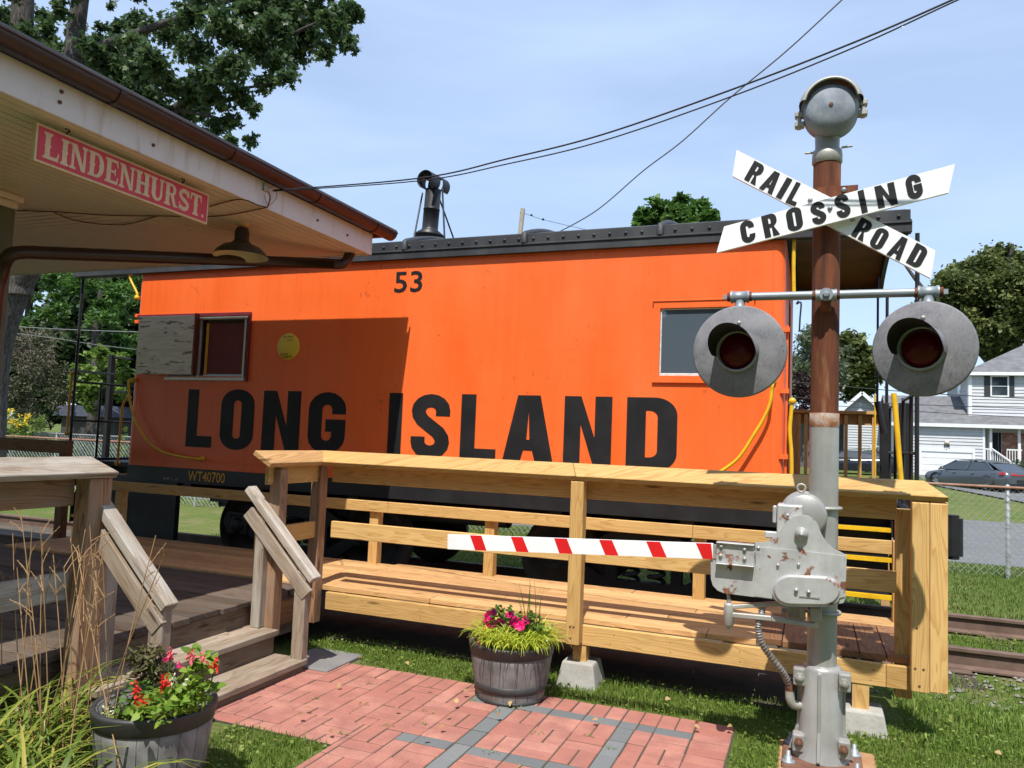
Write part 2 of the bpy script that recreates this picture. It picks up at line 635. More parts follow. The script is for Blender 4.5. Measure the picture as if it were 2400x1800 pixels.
M['slate'] = plain('dark_slab', (.21, .20, .195), (.16, .155, .15), 5, .85, 0, .3)
M['soil'] = plain('potting_soil', (.045, .03, .02), (.02, .014, .01), 20, .95, 0, .8, fine=120, bd=.01)
M['asphalt'] = plain('asphalt', (.150, .152, .152), (.118, .12, .12), 1.2, .9, 0, .35, fine=90)
M['rail'] = plain('rusty_rail', (.115, .070, .052), (.18, .115, .085), 6, .75, 0, .3)
M['railtop'] = plain('rail_head', (.12, .095, .09), (.17, .13, .12), 8, .5, .2)
M['tie'] = plain('railway_tie', (.085, .06, .042), (.05, .036, .028), 6, .95, 0, .6, (1, 1, 1))
M['stone'] = (lambda t: t.done(t.mix(t.tone(), (.13, .115, .10), (.30, .28, .25)), .9, 0, t.noise(t.co('Object'), 60), .3, .004))(NT('ballast_stone'))
M['chain'] = plain('chain_link', (.58, .62, .60), (.48, .52, .50), 5, .45, .3)
M['fencegalv'] = plain('fence_galvanized', (.40, .41, .41), (.30, .31, .31), 5, .5, .3)
M['fencerust'] = plain('fence_rust', (.23, .10, .06), (.33, .19, .13), 8, .7)
M['siding'] = plain('vinyl_siding', (.53, .54, .55), (.48, .49, .50), 2, .6, 0, .05)
M['shutterdk'] = plain('dark_shutter', (.03, .035, .04), None, 6, .6)
M['glassdk'] = glass('window_glass', (.035, .045, .055), .04)
M['glassblue'] = glass('caboose_glass', (.085, .11, .135), .03)
M['glassblue'].node_tree.nodes['Principled BSDF'].inputs['IOR'].default_value = 1.95
M['glasscurt'] = glass('dark_curtain_glass', (.035, .008, .016), .08)
M['bricks'] = (lambda t: t.done(t.mix(t.ramp(t.tone(), [(0., 0.), (1., 1.)]), (.34, .10, .07), (.50, .36, .28)), .85, 0, t.noise(t.co('Object'), 60), .3))(NT('house_brick'))
M['paverred'] = (lambda t: t.done(
    t.mix(.32, t.mix(t.ramp(t.noise(t.co('Object'), 7, 5), [(.36, 0.), (.68, 1.)]),
          t.mix(t.tone(), (.40, .155, .115), (.50, .235, .18)), (.34, .145, .115)),
          t.ramp(t.noise(t.co('Object'), 170, 3, .7), [(.34, .25), (.66, 1.)]), 'MULTIPLY'),
    .92, 0, t.noise(t.co('Object'), 160, 4), .5, .004, .2))(NT('red_paver'))
M['pavergray'] = (lambda t: t.done(
    t.mix(.4, t.mix(t.tone(), (.150, .157, .158), (.215, .22, .22)),
          t.ramp(t.noise(t.co('Object'), 170, 3, .7), [(.3, .25), (.7, 1.)]), 'MULTIPLY'),
    .92, 0, t.noise(t.co('Object'), 160, 4), .5, .004, .2))(NT('gray_paver'))
M['joint'] = plain('joint_sand', (.075, .058, .044), (.045, .046, .026), 30, .95, 0, .4)
M['bark'] = (lambda t: t.done(
    t.mix(t.ramp(t.noise(t.co('Object', (5, 5, 1.0)), 4, 7, .65, .5), [(.38, 0.), (.62, 1.)]), (.042, .035, .030), (.125, .112, .10)),
    .95, 0, t.noise(t.co('Object', (6, 6, 1.0)), 4, 6, .65, .5), .9, .05, .1))(NT('tree_bark'))
M['maple'] = foliage('maple_leaf', (.030, .055, .020), (.060, .105, .034), (.14, .185, .07), .38, .42)
M['locust'] = foliage('locust_leaf', (.030, .075, .015), (.075, .155, .028), (.12, .21, .045), .35)
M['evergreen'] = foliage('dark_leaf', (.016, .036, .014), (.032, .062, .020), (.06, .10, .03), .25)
M['shrubgray'] = foliage('shrub_leaf', (.040, .045, .022), (.075, .085, .040), (.14, .125, .07), .2)
M['twig'] = plain('bare_twig', (.20, .155, .12), (.13, .095, .07), 9, .9)
M['limeleaf'] = foliage('lime_leaf', (.075, .13, .022), (.135, .21, .035), (.24, .31, .07), .35)
M['oakleaf'] = foliage('oak_leaf', (.055, .078, .022), (.105, .135, .036), (.17, .185, .055), .3)
M['paleleaf'] = foliage('pale_leaf', (.075, .10, .055), (.13, .16, .085), (.19, .22, .13), .3)
M['redleaf'] = foliage('purple_leaf', (.03, .014, .016), (.06, .025, .026), None, .25)
M['yellowflower'] = foliage('yellow_flower', (.60, .42, .02), (.75, .55, .04), None, .3)
M['grass'] = foliage('grass_blade', (.085, .145, .020), (.155, .235, .034), (.29, .32, .085), .35, .6)
M['grassfar'] = foliage('far_grass_blade', (.085, .13, .025), (.14, .20, .038), (.24, .27, .085), .35, .65)
M['daylily'] = foliage('daylily_leaf', (.085, .14, .020), (.19, .25, .035), (.42, .34, .075), .35, .45)
M['dryleaf'] = foliage('dry_leaf', (.34, .20, .08), (.52, .37, .18), None, .3)
M['stalk'] = plain('dry_stalk', (.40, .25, .12), (.25, .13, .055), 9, .8, 0, .2)
M['hakone'] = foliage('golden_grass', (.26, .36, .03), (.46, .52, .05), (.60, .62, .09), .35)
M['petunialeaf'] = foliage('petunia_leaf', (.05, .12, .02), (.11, .20, .03), None, .3)
M['magenta'] = foliage('magenta_petal', (.72, .004, .15), (.90, .012, .24), None, .3, .5)
M['purplepetal'] = foliage('purple_petal', (.20, .01, .12), (.36, .02, .22), None, .3)
M['salviared'] = foliage('red_petal', (.70, .025, .02), (.82, .07, .04), None, .3)
M['salviapink'] = foliage('pink_petal', (.70, .10, .16), (.80, .20, .22), None, .3)
M['salviawhite'] = foliage('cream_petal', (.62, .66, .38), (.72, .74, .50), None, .3)
M['bronzeleaf'] = foliage('bronze_leaf', (.035, .035, .014), (.10, .10, .03), (.09, .03, .025), .25)
M['salvialeaf'] = foliage('salvia_leaf', (.10, .20, .022), (.20, .31, .035), (.30, .38, .06), .4)
M['barrel'] = (lambda t: t.done(
    t.mix(t.ramp(t.noise(t.co('Object', (3, 3, 3)), 3.2, 5), [(.35, 0.), (.7, 1.)]), (.125, .12, .115), (.25, .24, .23)),
    .62, 0, t.noise(t.co('Object', (30, 30, 2)), 2, 4), .3, .004, .35))(NT('barrel_stave'))
M['hoop'] = plain('barrel_hoop', (.040, .040, .042), (.065, .064, .063), 6, .5, .2, .25)
M['conduit'] = plain('flexible_conduit', (.36, .35, .34), (.17, .11, .08), 14, .45, .5)
M['carpaint'] = (lambda t: t.done((.115, .13, .145), .22, .55, None))(NT('gray_car_paint'))
M['cardark'] = (lambda t: t.done((.02, .025, .035), .2, .4, None))(NT('dark_car_paint'))
M['tyre'] = plain('tyre_rubber', (.015, .015, .015), None, 6, .85)
M['rim'] = plain('alloy_rim', (.45, .46, .47), None, 6, .35, .6)
M['taillight'] = glass('tail_light', (.45, .01, .012), .15)
M['chrome'] = plain('bright_metal', (.6, .6, .6), None, 6, .25, .8)
M['wire'] = plain('cable_black', (.014, .014, .016), None, 9, .6)
M['wirelight'] = plain('cable_pale', (.20, .20, .19), None, 9, .5)
M['polewood'] = wood('pole_wood', (.46, .41, .31), (.26, .21, .15), 20, .1, .85, (.42, .39, .33))
M['peel'] = (lambda t: t.done(
    t.mix(t.ramp(t.noise(t.co('Object', (2.2, 1, 11)), 2.4, 7, .62, .3), [(.59, 0.), (.62, .9)]),
          t.mix(t.ramp(t.noise(t.co('Object', (1, 1, 6)), 5, 4), [(.4, 0.), (.7, 1.)]), (.84, .82, .80), (.68, .66, .65)), (.14, .12, .105)),
    .8, 0, t.noise(t.co('Object', (2.2, 1, 11)), 2.4, 7, .62, .3), .6, .006))(NT('peeling_white_paint'))
M['aluminium'] = plain('aluminium_frame', (.60, .59, .56), (.46, .45, .42), 12, .45, .4)
M['putty'] = plain('old_putty', (.72, .72, .70), (.5, .48, .45), 25, .8)


# ------------------------------------------------------------------ ground
def smooth(a, b, x):
    t = min(1, max(0, (x - a) / (b - a)))
    return t * t * (3 - 2 * t)


def gz(x, y):
    z = -.16 * smooth(5.15, 6.7, y)
    z += .62 * smooth(24.6, 46.0, y) - .0
    return z


gt = NT('lawn_ground')
v = gt.co('Object')
gcol = gt.mix(gt.ramp(gt.noise(v, .55, 5), [(.35, 0.), (.68, 1.)]), (.090, .135, .026), (.150, .170, .048))
gcol = gt.mix(gt.ramp(gt.noise(v, 26, 4, .7), [(.40, 0.), (.66, .75)]), gcol, (.045, .070, .014))
gcol = gt.mix(gt.ramp(gt.noise(v, 2.3, 6, .6), [(.50, 0.), (.70, .75)]), gcol, (.19, .155, .080))
M['ground'] = gt.done(gcol, .95, 0, gt.noise(v, 40, 4), .6, .03, .1)
b = MB()
xs = [-260, -120, -60, -40, -30, -24, -20] + [-17 + .5 * i for i in range(60)] + [14, 18, 24, 34, 60, 130, 260]
ys = [-60, -20, -8, -3, -1, 0, 1, 2, 3] + [3.5 + .3 * i for i in range(16)] + [9, 10, 11, 12, 13, 14.8, 16, 18, 20, 22, 24.4, 26, 28, 31, 34, 38, 42, 46, 52, 60, 90, 150, 280, 600]
vs = [(x, y, gz(x, y)) for y in ys for x in xs]
nx = len(xs)
b.add(vs, [(j * nx + i, j * nx + i + 1, (j + 1) * nx + i + 1, (j + 1) * nx + i) for j in range(len(ys) - 1) for i in range(nx - 1)], None, .5, True)
o = b.build('ground', M['ground'], kind='structure')
# dry dark earth and ballast strip under the ramp and the caboose
b = MB()
b.add([(-40, 5.2, gz(0, 5.2) + .006), (.3, 5.2, gz(0, 5.2) + .006), (.3, 5.95, gz(0, 5.95) + .02), (-40, 5.95, gz(0, 5.95) + .02)], [(0, 1, 2, 3)], None, .5)
b.add([(-40, 5.95, gz(0, 5.95) + .02), (.3, 5.95, gz(0, 5.95) + .02), (.3, 9.9, -.13), (-40, 9.9, -.13)], [(0, 1, 2, 3)], None, .5)
b.build('track_bed', plain('bare_earth', (.11, .085, .06), (.06, .05, .035), 5, .95, 0, .8, fine=30, bd=.02), kind='structure')
# road
b = MB()
b.box((-200, 14.75, -.30), (200, 24.5, -.145), .5)
b.build('road', M['asphalt'], kind='structure')

# ------------------------------------------------------------------ brick path
PZ = .012
red, gry, base = MB(), MB(), MB()
A, BW = .2, .1
GAP = .0065


def brick(x0, y0, x1, y1, m):
    j = lambda: random.uniform(-.0022, .0022)
    z = PZ + random.uniform(-.0022, .0022)
    x0, y0, x1, y1 = x0 + GAP / 2 + j(), y0 + GAP / 2 + j(), x1 - GAP / 2 + j(), y1 - GAP / 2 + j()
    ma, mb = [random.uniform(-.0010, .0010) for _ in '12']
    m.hexa([(x0, y0, -.05), (x1, y0, -.05), (x1, y1, -.05), (x0, y1, -.05), (x0, y0, z + ma), (x1, y0, z + mb), (x1, y1, z - ma), (x0, y1, z - mb)])


md, hb = .206, .103
yE = 4.728
y1 = yE - md
# soldier course along the far edge
x = -.389
brick(x - md, yE - hb, x, yE, red); brick(x - md, yE - md, x, yE - hb, red)
x -= md
while x > -3.36:
    brick(x - hb, y1, x, yE, red)
    x -= hb
gx2, gx1 = (-1.006, -.904), (-1.727, -1.624)
gy1, gy2 = (y1 - hb, y1), (y1 - hb - 3 * md - hb, y1 - hb - 3 * md)
yb = 2.3
for gx in (gx1, gx2):
    y = y1
    first = True
    while y > yb:
        L = hb if first else md
        brick(gx[0], y - L, gx[1], y, gry)
        y -= L
        first = False
for gy in (gy1, gy2):
    for (xa, xb) in ((gx1[1], gx2[0]), (gx2[1], -.595)):
        x = xb
        while x > xa + .02:
            L = min(md, x - xa)
            brick(x - L, gy[0], x, gy[1], gry)
            x -= L
    brick(gx1[0] - md, gy[0], gx1[0], gy[1], gry)
    if gy is gy2:
        brick(gx1[0] - md - hb, gy[0], gx1[0] - md, gy[1], gry)
# right border column, stretchers
y = y1
while y > yb:
    brick(-.595, y - hb, -.389, y, red)
    y -= hb


def cell(x0, x1, ytop, ybot, par=0):
    j = 0
    y = ytop
    while y > ybot + .02:
        h = min(md, y - ybot)
        i = 0
        x = x1
        while x > x0 + .02:
            w = min(md, x - x0)
            if (i + j + par) % 2 == 0 or w < .15:
                if w > .15:
                    brick(x - w, y - h, x - w / 2, y, red); brick(x - w / 2, y - h, x, y, red)
                else:
                    brick(x - w, y - h, x, y, red)
            else:
                if h > .15:
                    brick(x - w, y - h / 2, x, y, red); brick(x - w, y - h, x, y - h / 2, red)
                else:
                    brick(x - w, y - h, x, y, red)
            x -= w
            i += 1
        y -= h
        j += 1


cell(gx1[1], gx2[0], gy1[0], gy2[1], 0)
cell(gx2[1], -.595, gy1[0], gy2[1], 1)
cell(gx1[1], gx2[0], gy2[0], yb, 1)
cell(gx2[1], -.595, gy2[0], yb, 0)
# left field of basket weave; the two short gray rows are left clear
cell(gx1[0] - md, gx1[0], gy1[0], gy2[1], 1)
xl = gx1[0] - md
cell(-3.22, xl, y1, gy2[1] , 0)
cell(-2.28, xl - hb, gy2[1], yb, 0)
cell(xl - hb, gx1[0], gy2[0], yb, 1)
cell(-3.22, -2.28, gy2[1], gy2[1] - md * 1.5, 1)
base.box((-3.25, 3.485, -.06), (-.384, yE + .002, .0075), .5)
base.box((-2.27, 2.25, -.06), (-.384, 3.4845, .0073), .5)
pr = red.build('brick_path', M['paverred'], bevel=.004, kind='structure')
pg = gry.build('brick_path', M['pavergray'], bevel=.004, kind='structure')
pb = base.build('path', M['joint'], kind='structure')


def on_path(x, y):
    return (-3.27 < x < -.37 and 3.48 < y < 4.745) or (-2.30 < x < -.37 and 2.2 < y < 4.745)


# ------------------------------------------------------------------ foliage meshes
LEAF4 = np.array([(0, 0), (.32, .42), (0, 1.), (-.32, .42)])
LEAFM = np.array([(0, 0), (.10, .18), (.46, .06), (.36, .30), (.60, .55), (.27, .58), (.20, .72), (0, 1.05), (-.20, .72), (-.27, .58), (-.60, .55), (-.36, .30), (-.46, .06), (-.10, .18)])
LEAFL = np.array([(0, 0), (.17, .3), (.13, .7), (0, 1.), (-.13, .7), (-.17, .3)])
LEAFH = np.array([(0, 0), (.34, .12), (.40, .42), (.2, .8), (0, 1.), (-.2, .8), (-.40, .42), (-.34, .12)])


def rand_frames(n, up=.5, rs=NR):
    """leaf normals: random, biased upward"""
    N = rs.normal(size=(n, 3))
    N[:, 2] = np.abs(N[:, 2]) * (1 + up) + up * .6
    N /= np.linalg.norm(N, axis=1)[:, None]
    T = rs.normal(size=(n, 3))
    T -= N * (T * N).sum(1)[:, None]
    T /= np.linalg.norm(T, axis=1)[:, None]
    return T, np.cross(N, T), N


def leaf_mesh(name, P, size, shape, mats, parent=None, up=.5, tone=None, frames=None, droop=.0, kind=None, fold=0.0):
    n, k = len(P), len(shape)
    T, B, N = frames if frames else rand_frames(n, up)
    if droop:
        B = B.copy()
        B[:, 2] -= droop
        B /= np.linalg.norm(B, axis=1)[:, None]
    s = size[:, None, None] if hasattr(size, '__len__') else size
    V = P[:, None, :] + (T[:, None, :] * shape[None, :, 0:1] + B[:, None, :] * shape[None, :, 1:2]) * s
    if fold:
        V = V + N[:, None, :] * (np.abs(shape[None, :, 0:1]) * fold - shape[None, :, 1:2] ** 2 * fold * .4) * s
    off = world_loc(parent) if parent else Vector((0, 0, 0))
    V = V.reshape(-1, 3) - np.array(off)
    me = bpy.data.meshes.new(name)
    me.vertices.add(n * k)
    me.vertices.foreach_set('co', V.astype(np.float32).ravel())
    me.loops.add(n * k)
    me.loops.foreach_set('vertex_index', np.arange(n * k, dtype=np.int32))
    me.polygons.add(n)
    me.polygons.foreach_set('loop_start', np.arange(0, n * k, k, dtype=np.int32))
    me.polygons.foreach_set('loop_total', np.full(n, k, dtype=np.int32))
    at = me.attributes.new('tone', 'FLOAT', 'FACE')
    if tone is None:
        tone = NR.rand(n)
    at.data.foreach_set('value', np.clip(tone, 0, 1).astype(np.float32))
    me.materials.append(mats)
    me.update(calc_edges=True)
    o = bpy.data.objects.new(name, me)
    COL.objects.link(o)
    if parent:
        o.parent = parent
    if kind:
        o['kind'] = kind
    return o


def crown_points(clumps, dens, rs=NR, shell=.55):
    """clumps: (centre, (rx, ry, rz)); leaves gather in small sprays near each clump's surface"""
    out, tn = [], []
    for c, r in clumps:
        r = np.array(r, float)
        vol = r[0] * r[1] * r[2]
        ns = max(3, int(dens[0] * (r.mean() ** 2)))
        d = rs.normal(size=(ns, 3))
        d /= np.linalg.norm(d, axis=1)[:, None]
        rad = shell + (1 - shell) * rs.rand(ns)
        sub = np.array(c) + d * rad[:, None] * r
        for q in sub:
            m = dens[1]
            out.append(q + rs.normal(size=(m, 3)) * r.mean() * dens[2])
            tn.append(np.clip(rs.normal(.5 + .25 * rs.normal(), .22, m), 0, 1))
    return np.concatenate(out), np.concatenate(tn)


def make_tree(name, label, cat, base, limbs, clumps, dens, leaf, shape, lmat, up=.6, group=None, bark='bark', droop=.0, shell=.55, fold=.0):
    t = thing(name, label, cat, base, group)
    if limbs:
        b = MB()
        for pts, rs in limbs:
            cp = catmull(pts, 5)
            R = [rs[0] + (rs[-1] - rs[0]) * i / (len(cp) - 1) for i in range(len(cp))]
            b.tube(cp, R, 10, True)
        b.build('trunk', M[bark], t)
    P, tn = crown_points(clumps, dens, shell=shell)
    sz = leaf * (0.7 + .6 * NR.rand(len(P)))
    leaf_mesh('crown', P, sz, shape, M[lmat], t, up, tn, droop=droop, fold=fold)
    return t

# ------------------------------------------------------------------ block lettering


def arc(cx, cy, rx, ry, a0, a1, n=8):
    return [(cx + rx * cos(rd(a0 + (a1 - a0) * i / n)), cy + ry * sin(rd(a0 + (a1 - a0) * i / n))) for i in range(n + 1)]


def rrect(x0, y0, x1, y1, r, n=6):
    return (arc(x1 - r, y0 + r, r, r, -90, 0, n) + arc(x1 - r, y1 - r, r, r, 0, 90, n) + arc(x0 + r, y1 - r, r, r, 90, 180, n) + arc(x0 + r, y0 + r, r, r, 180, 270, n))


def stroke(path, t):
    """outline of a path of even thickness with square ends"""
    P = [path[0]]
    for p in path[1:]:
        if math.hypot(p[0] - P[-1][0], p[1] - P[-1][1]) > 1e-4:
            P.append(p)
    L, R = [], []
    for i, p in enumerate(P):
        a = P[max(i - 1, 0)]
        c = P[min(i + 1, len(P) - 1)]
        if i in (0, len(P) - 1):
            d = Vector((c[0] - a[0], c[1] - a[1])).normalized()
            nx_, ny_, k = -d.y, d.x, 1
        else:
            d1 = Vector((p[0] - a[0], p[1] - a[1])).normalized()
            d2 = Vector((c[0] - p[0], c[1] - p[1])).normalized()
            nn = Vector((-d1.y - d2.y, d1.x + d2.x)).normalized()
            k = 1 / max(.4, nn.dot(Vector((-d1.y, d1.x))))
            nx_, ny_ = nn.x, nn.y
        L.append((p[0] + nx_ * k * t / 2, p[1] + ny_ * k * t / 2))
        R.append((p[0] - nx_ * k * t / 2, p[1] - ny_ * k * t / 2))
    return L + R[::-1]


def glyph(ch, w=.56, t=.215):
    h = t / 2
    xl, xr = h, w - h
    rx = (xr - xl) / 2
    cx = w / 2
    ry = .25
    if ch == 'I':
        return [[[(0, 0), (t, 0), (t, 1), (0, 1)]]], t
    if ch == 'L':
        return [[[(0, 0), (w * .93, 0), (w * .93, .195), (t, .195), (t, 1), (0, 1)]]], w * .93
    if ch == 'O':
        return [[rrect(0, -.012, w, 1.012, w * .46), rrect(t, .175, w - t, .825, (w - 2 * t) * .49)]], w
    if ch == 'D':
        r = w * .44
        out = [(0, 0)] + arc(w - r, r, r, r, -90, 0) + arc(w - r, 1 - r, r, r, 0, 90) + [(0, 1)]
        r2 = (w - 2 * t) * .7
        inn = [(t, .18)] + arc(w - t - r2, .18 + r2, r2, r2, -90, 0) + arc(w - t - r2, .82 - r2, r2, r2, 0, 90) + [(t, .82)]
        return [[out, inn]], w
    if ch == 'N':
        k = .205
        return [[[(0, 0), (k, 0), (k, .60), (w * 1.04 - k, 0), (w * 1.04, 0), (w * 1.04, 1), (w * 1.04 - k, 1), (w * 1.04 - k, .42), (k, 1), (0, 1)]]], w * 1.04
    if ch == 'A':
        W_ = w * 1.1
        a = .21
        return [[[(0, 0), (a, 0), (a + .045, .20), (W_ - a - .045, .20), (W_ - a, 0), (W_, 0), (W_ / 2 + .135, 1), (W_ / 2 - .135, 1)],
                 [(a + .08, .355), (W_ - a - .08, .355), (W_ / 2, .76)]]], W_
    if ch == 'G':
        p = [(xr, .64), (xr, 1 - h - ry * .8)] + arc(cx, 1 - h - ry * .7, rx, ry * .7, 0, 180) + arc(cx, h + ry * .7, rx, ry * .7, 180, 360) + [(xr, .455), (w * .47, .455)]
        o = stroke(p, t * .93)
        return [[o]], w
    if ch == 'C':
        p = [(xr, .64), (xr, 1 - h - ry * .8)] + arc(cx, 1 - h - ry * .7, rx, ry * .7, 0, 180) + arc(cx, h + ry * .7, rx, ry * .7, 180, 360) + [(xr, .36)]
        return [[stroke(p, t * .95)]], w
    if ch == 'S':
        p = [(xr, .66), (xr, 1 - h - ry * .7)] + arc(cx, 1 - h - ry * .62, rx, ry * .62, 0, 180) + [(xl + .01, .67), (xl + .06, .59), (xr - .06, .41), (xr - .01, .33)] + arc(cx, h + ry * .62, rx, ry * .62, 0, -180) + [(xl, .34)]
        return [[stroke(p, t * .93)]], w
    if ch == 'R':
        r = w * .38
        out = [(0, 0), (t, 0), (t, .40), (t + .09, .40), (w - t * 1.02, 0), (w + .02, 0), (w - .16, .43)] + arc(w - r, .43 + r + .03, r, r, -40, 0) + arc(w - r, 1 - r, r, r, 0, 90) + [(0, 1)]
        return [[out, [(t, .57)] + arc(w - t - .05, .64, .05, .07, -90, 0) + arc(w - t - .05, .76, .05, .07, 0, 90) + [(t, .83)]]], w
    if ch == 'E':
        return [[[(0, 0), (w * .85, 0), (w * .85, .18), (t, .18), (t, .42), (w * .75, .42), (w * .75, .59), (t, .59), (t, .82), (w * .85, .82), (w * .85, 1), (0, 1)]]], w * .85
    return [], w * .5


def font_shapes(txt, bold=.0, shear=0.0):
    """outline text from Blender's own font as flat triangles in a unit-height box"""
    cu = bpy.data.curves.new('t', 'FONT')
    cu.body = txt
    cu.offset = bold
    cu.shear = shear
    cu.resolution_u = 3
    ob = bpy.data.objects.new('t', cu)
    COL.objects.link(ob)
    dg = bpy.context.evaluated_depsgraph_get()
    me = bpy.data.meshes.new_from_object(ob.evaluated_get(dg))
    vs = [(p.co.x, p.co.y) for p in me.vertices]
    fs = [tuple(p.vertices) for p in me.polygons]
    bpy.data.objects.remove(ob)
    bpy.data.curves.remove(cu)
    bpy.data.meshes.remove(me)
    x0 = min(p[0] for p in vs); x1 = max(p[0] for p in vs); y0 = min(p[1] for p in vs); y1 = max(p[1] for p in vs)
    return [((a - x0) / (x1 - x0), (c - y0) / (y1 - y0)) for a, c in vs], fs


def put_font(mb, txt, O, ux, uy, bold=0., shear=0.):
    vs, fs = font_shapes(txt, bold, shear)
    O, ux, uy = Vector(O), Vector(ux), Vector(uy)
    mb.add([O + ux * a + uy * c for a, c in vs], fs, None, .5)


# ------------------------------------------------------------------ the caboose
YS, YC, YF = 6.818, 8.218, 9.618
X0, X1, ZB0, ZT = -7.49, -.215, 1.13, 3.405
cab = thing('caboose', 'orange caboose with black LONG ISLAND lettering standing on the track', 'caboose', (-3.85, YC, .03))
rc = .085
b = MB()


def rect_hole(p, q):
    return [(p[0], YS, p[1]), (q[0], YS, p[1]), (q[0], YS, q[1]), (p[0], YS, q[1])]


lw0, lw1 = onY(*W5(640, 1180), YS), onY(*W5(1985, 235), YS)
lwA, lwB = (lw0.x, lw0.z), (lw1.x, lw1.z)
rwa = onY(*F3(1760, 712), YS); rwb = onY(*F3(1755, 1040), YS)
rwA, rwB = (rwa.x, rwb.z), (onY(1752, 690, YS).x, rwa.z)
b.prism([(X0 + rc, YS, ZB0), (X1 - rc, YS, ZB0), (X1 - rc, YS, ZT), (X0 + rc, YS, ZT)], (0, .05, 0), [rect_hole(lwA, lwB), rect_hole(rwA, rwB)], tone=.5)
b.box((X0 + rc, YF - .05, ZB0), (X1 - rc, YF, ZT), .5)
for xe, sg in ((X0, 1), (X1, -1)):
    for yy, s2 in ((YS, 1), (YF, -1)):
        c = (xe + sg * rc, yy + s2 * rc)
        a0 = {(1, 1): 180, (-1, 1): 270, (-1, -1): 0, (1, -1): 90}[(sg, s2)]
        pts = arc(c[0], c[1], rc, rc, a0, a0 + 90, 8)
        vs = [(p[0], p[1], ZB0) for p in pts] + [(p[0], p[1], ZT) for p in pts]
        b.add(vs, [(k, k + 1, 10 + k, 9 + k) for k in range(8)], None, .5, True)
    xi = sorted((xe, xe + sg * .05))
    b.box((xi[0], YS + rc, ZB0), (xi[1], YC - .40, ZT), .5)
    b.box((xi[0], YC + .40, ZB0), (xi[1], YF - rc, ZT), .5)
    b.box((xi[0], YC - .40, 3.12), (xi[1], YC + .40, ZT), .5)
b.box((X0 + .06, YS + .06, ZB0 + .003), (X1 - .06, YF - .06, ZB0 + .03), .5)
# panel seams, a low belt weld near the sill
for px in ((1219.8, 597), (1513.9, 577.7), (955, 610), (700, 625)):
    xx = onY(px[0], px[1], YS).x
    b.box((xx - .009, YS - .0022, ZB0 + .01), (xx + .009, YS + .01, ZT - .01), .5)
for xx in (X0 + rc + .02, X1 - rc - .015):
    b.box((xx - .004, YS - .003, ZB0 + .01), (xx + .004, YS + .01, ZT - .01), .5)
b.box((X0 + rc, YS - .003, ZB0 + .085), (X1 - rc, YS + .01, ZB0 + .093), .5)
b.build('body_shell', M['orange'], cab, bevel=.003)
# dark interior so that the windows look into a room
b = MB()
b.box((X0 + .3, YC + .1, ZB0 + .05), (X1 - .3, YC + .15, ZT - .05), .5)
b.build('inner_partition', plain('dark_interior', (.06, .05, .045), None, 3, .8), cab)
for xe, sg in ((X0, 1), (X1, -1)):
    b = MB()
    b.box((xe + sg * .03, YC - .385, ZB0 + .03), (xe + sg * .06, YC + .385, 3.115), .5)
    d = b.build('door', M['red_brown'], cab, bevel=.004)
    b = MB()
    b.tube([(xe + sg * .03, YC - .28, 2.05), (xe - sg * .03, YC - .28, 2.05), (xe - sg * .03, YC - .22, 2.05)], .012, 8)
    b.build('handle', M['chrome'], d)
    b = MB()
    b.box((xe + sg * .02, YC - .25, 2.35), (xe + sg * .028, YC + .25, 2.95), .5)
    b.build('pane', M['glassdk'], d)

# left window: timber hood board, aluminium sash, dark curtained glass
ty = YS - .045
wf = MB()
p, q = onY(*W5(1105, 1190), YS - .02), onY(*W5(1930, 255), YS - .02)
x0, x1, z0, z1 = lw0.x, q.x, p.z - .01, q.z
fw = .03
wf.box((x0, YS - .025, z1), (x1 + .02, YS + .03, z1 + .032), .5)
wf.box((x0 - .02, YS - .03, z0 - .035), (x1 + .02, YS + .03, z0), .5)
wf.box((x1 - .03, YS - .022, z0 + .001), (x1, YS + .03, z1 - .001), .5)
wf.box((p.x - .01, YS - .012, z0 + .001), (p.x + .015, YS + .03, z1 - .001), .5)
win = wf.build('window', M['aluminium'], cab, bevel=.003)
g = MB()
g.box((x0, YS + .012, z0), (x1 - .031, YS + .018, z1), .5)
g.build('pane', M['glasscurt'], win)
g = MB()
xa = onY(*W5(1275, 700), YS).x
g.box((xa + .02, YS + .004, z0 + .04), (x1 - .05, YS + .0105, z1 - .045), .5)
g.build('curtain', M['maroon'], win)
g = MB()
g.box((xa - .02, YS + .003, z0 + .03), (xa + .015, YS + .011, z1 - .04), .5)
g.build('pull_strip', M['gold'], win)
fr = MB()
fx = x1 + .015
fo = onY(*W5(2010, 230), YS).x
fr.box((fx + .008, YS - .035, z0 - .04), (fo, YS + .02, z1 + .055), .5)
fr.box((lw0.x - .5, YS - .03, z1 + .034), (fo - .002, YS + .012, z1 + .075), .5)
fr.build('window_trim', M['maroon'], cab, bevel=.004)
s = MB()
sa, sb = onY(*W5(110, 1165), ty - .035), onY(*W5(1088, 180), ty - .035)
s.box((sa.x, ty - .035, sa.z + .01), (sb.x, ty - .012, sb.z - .012), .4)
s.build('shutter_board', M['peel'], cab, bevel=.004)
s = MB()
s.box((sb.x + .001, ty - .04, sa.z + .02), (sb.x + .022, ty + .02, sb.z + .01), .5)
s.build('shutter_edge', M['red_brown'], cab)
s = MB()
for zz in (onY(*W5(105, 200), YS).z, onY(*W5(105, 300), YS).z):
    s.box((X0 - .045, YS + .02, zz - .02), (X0 + .01, YS + .06, zz + .02), .5).cut()
s.build_each('hinge_bracket', M['orange'], cab, bevel=.004)

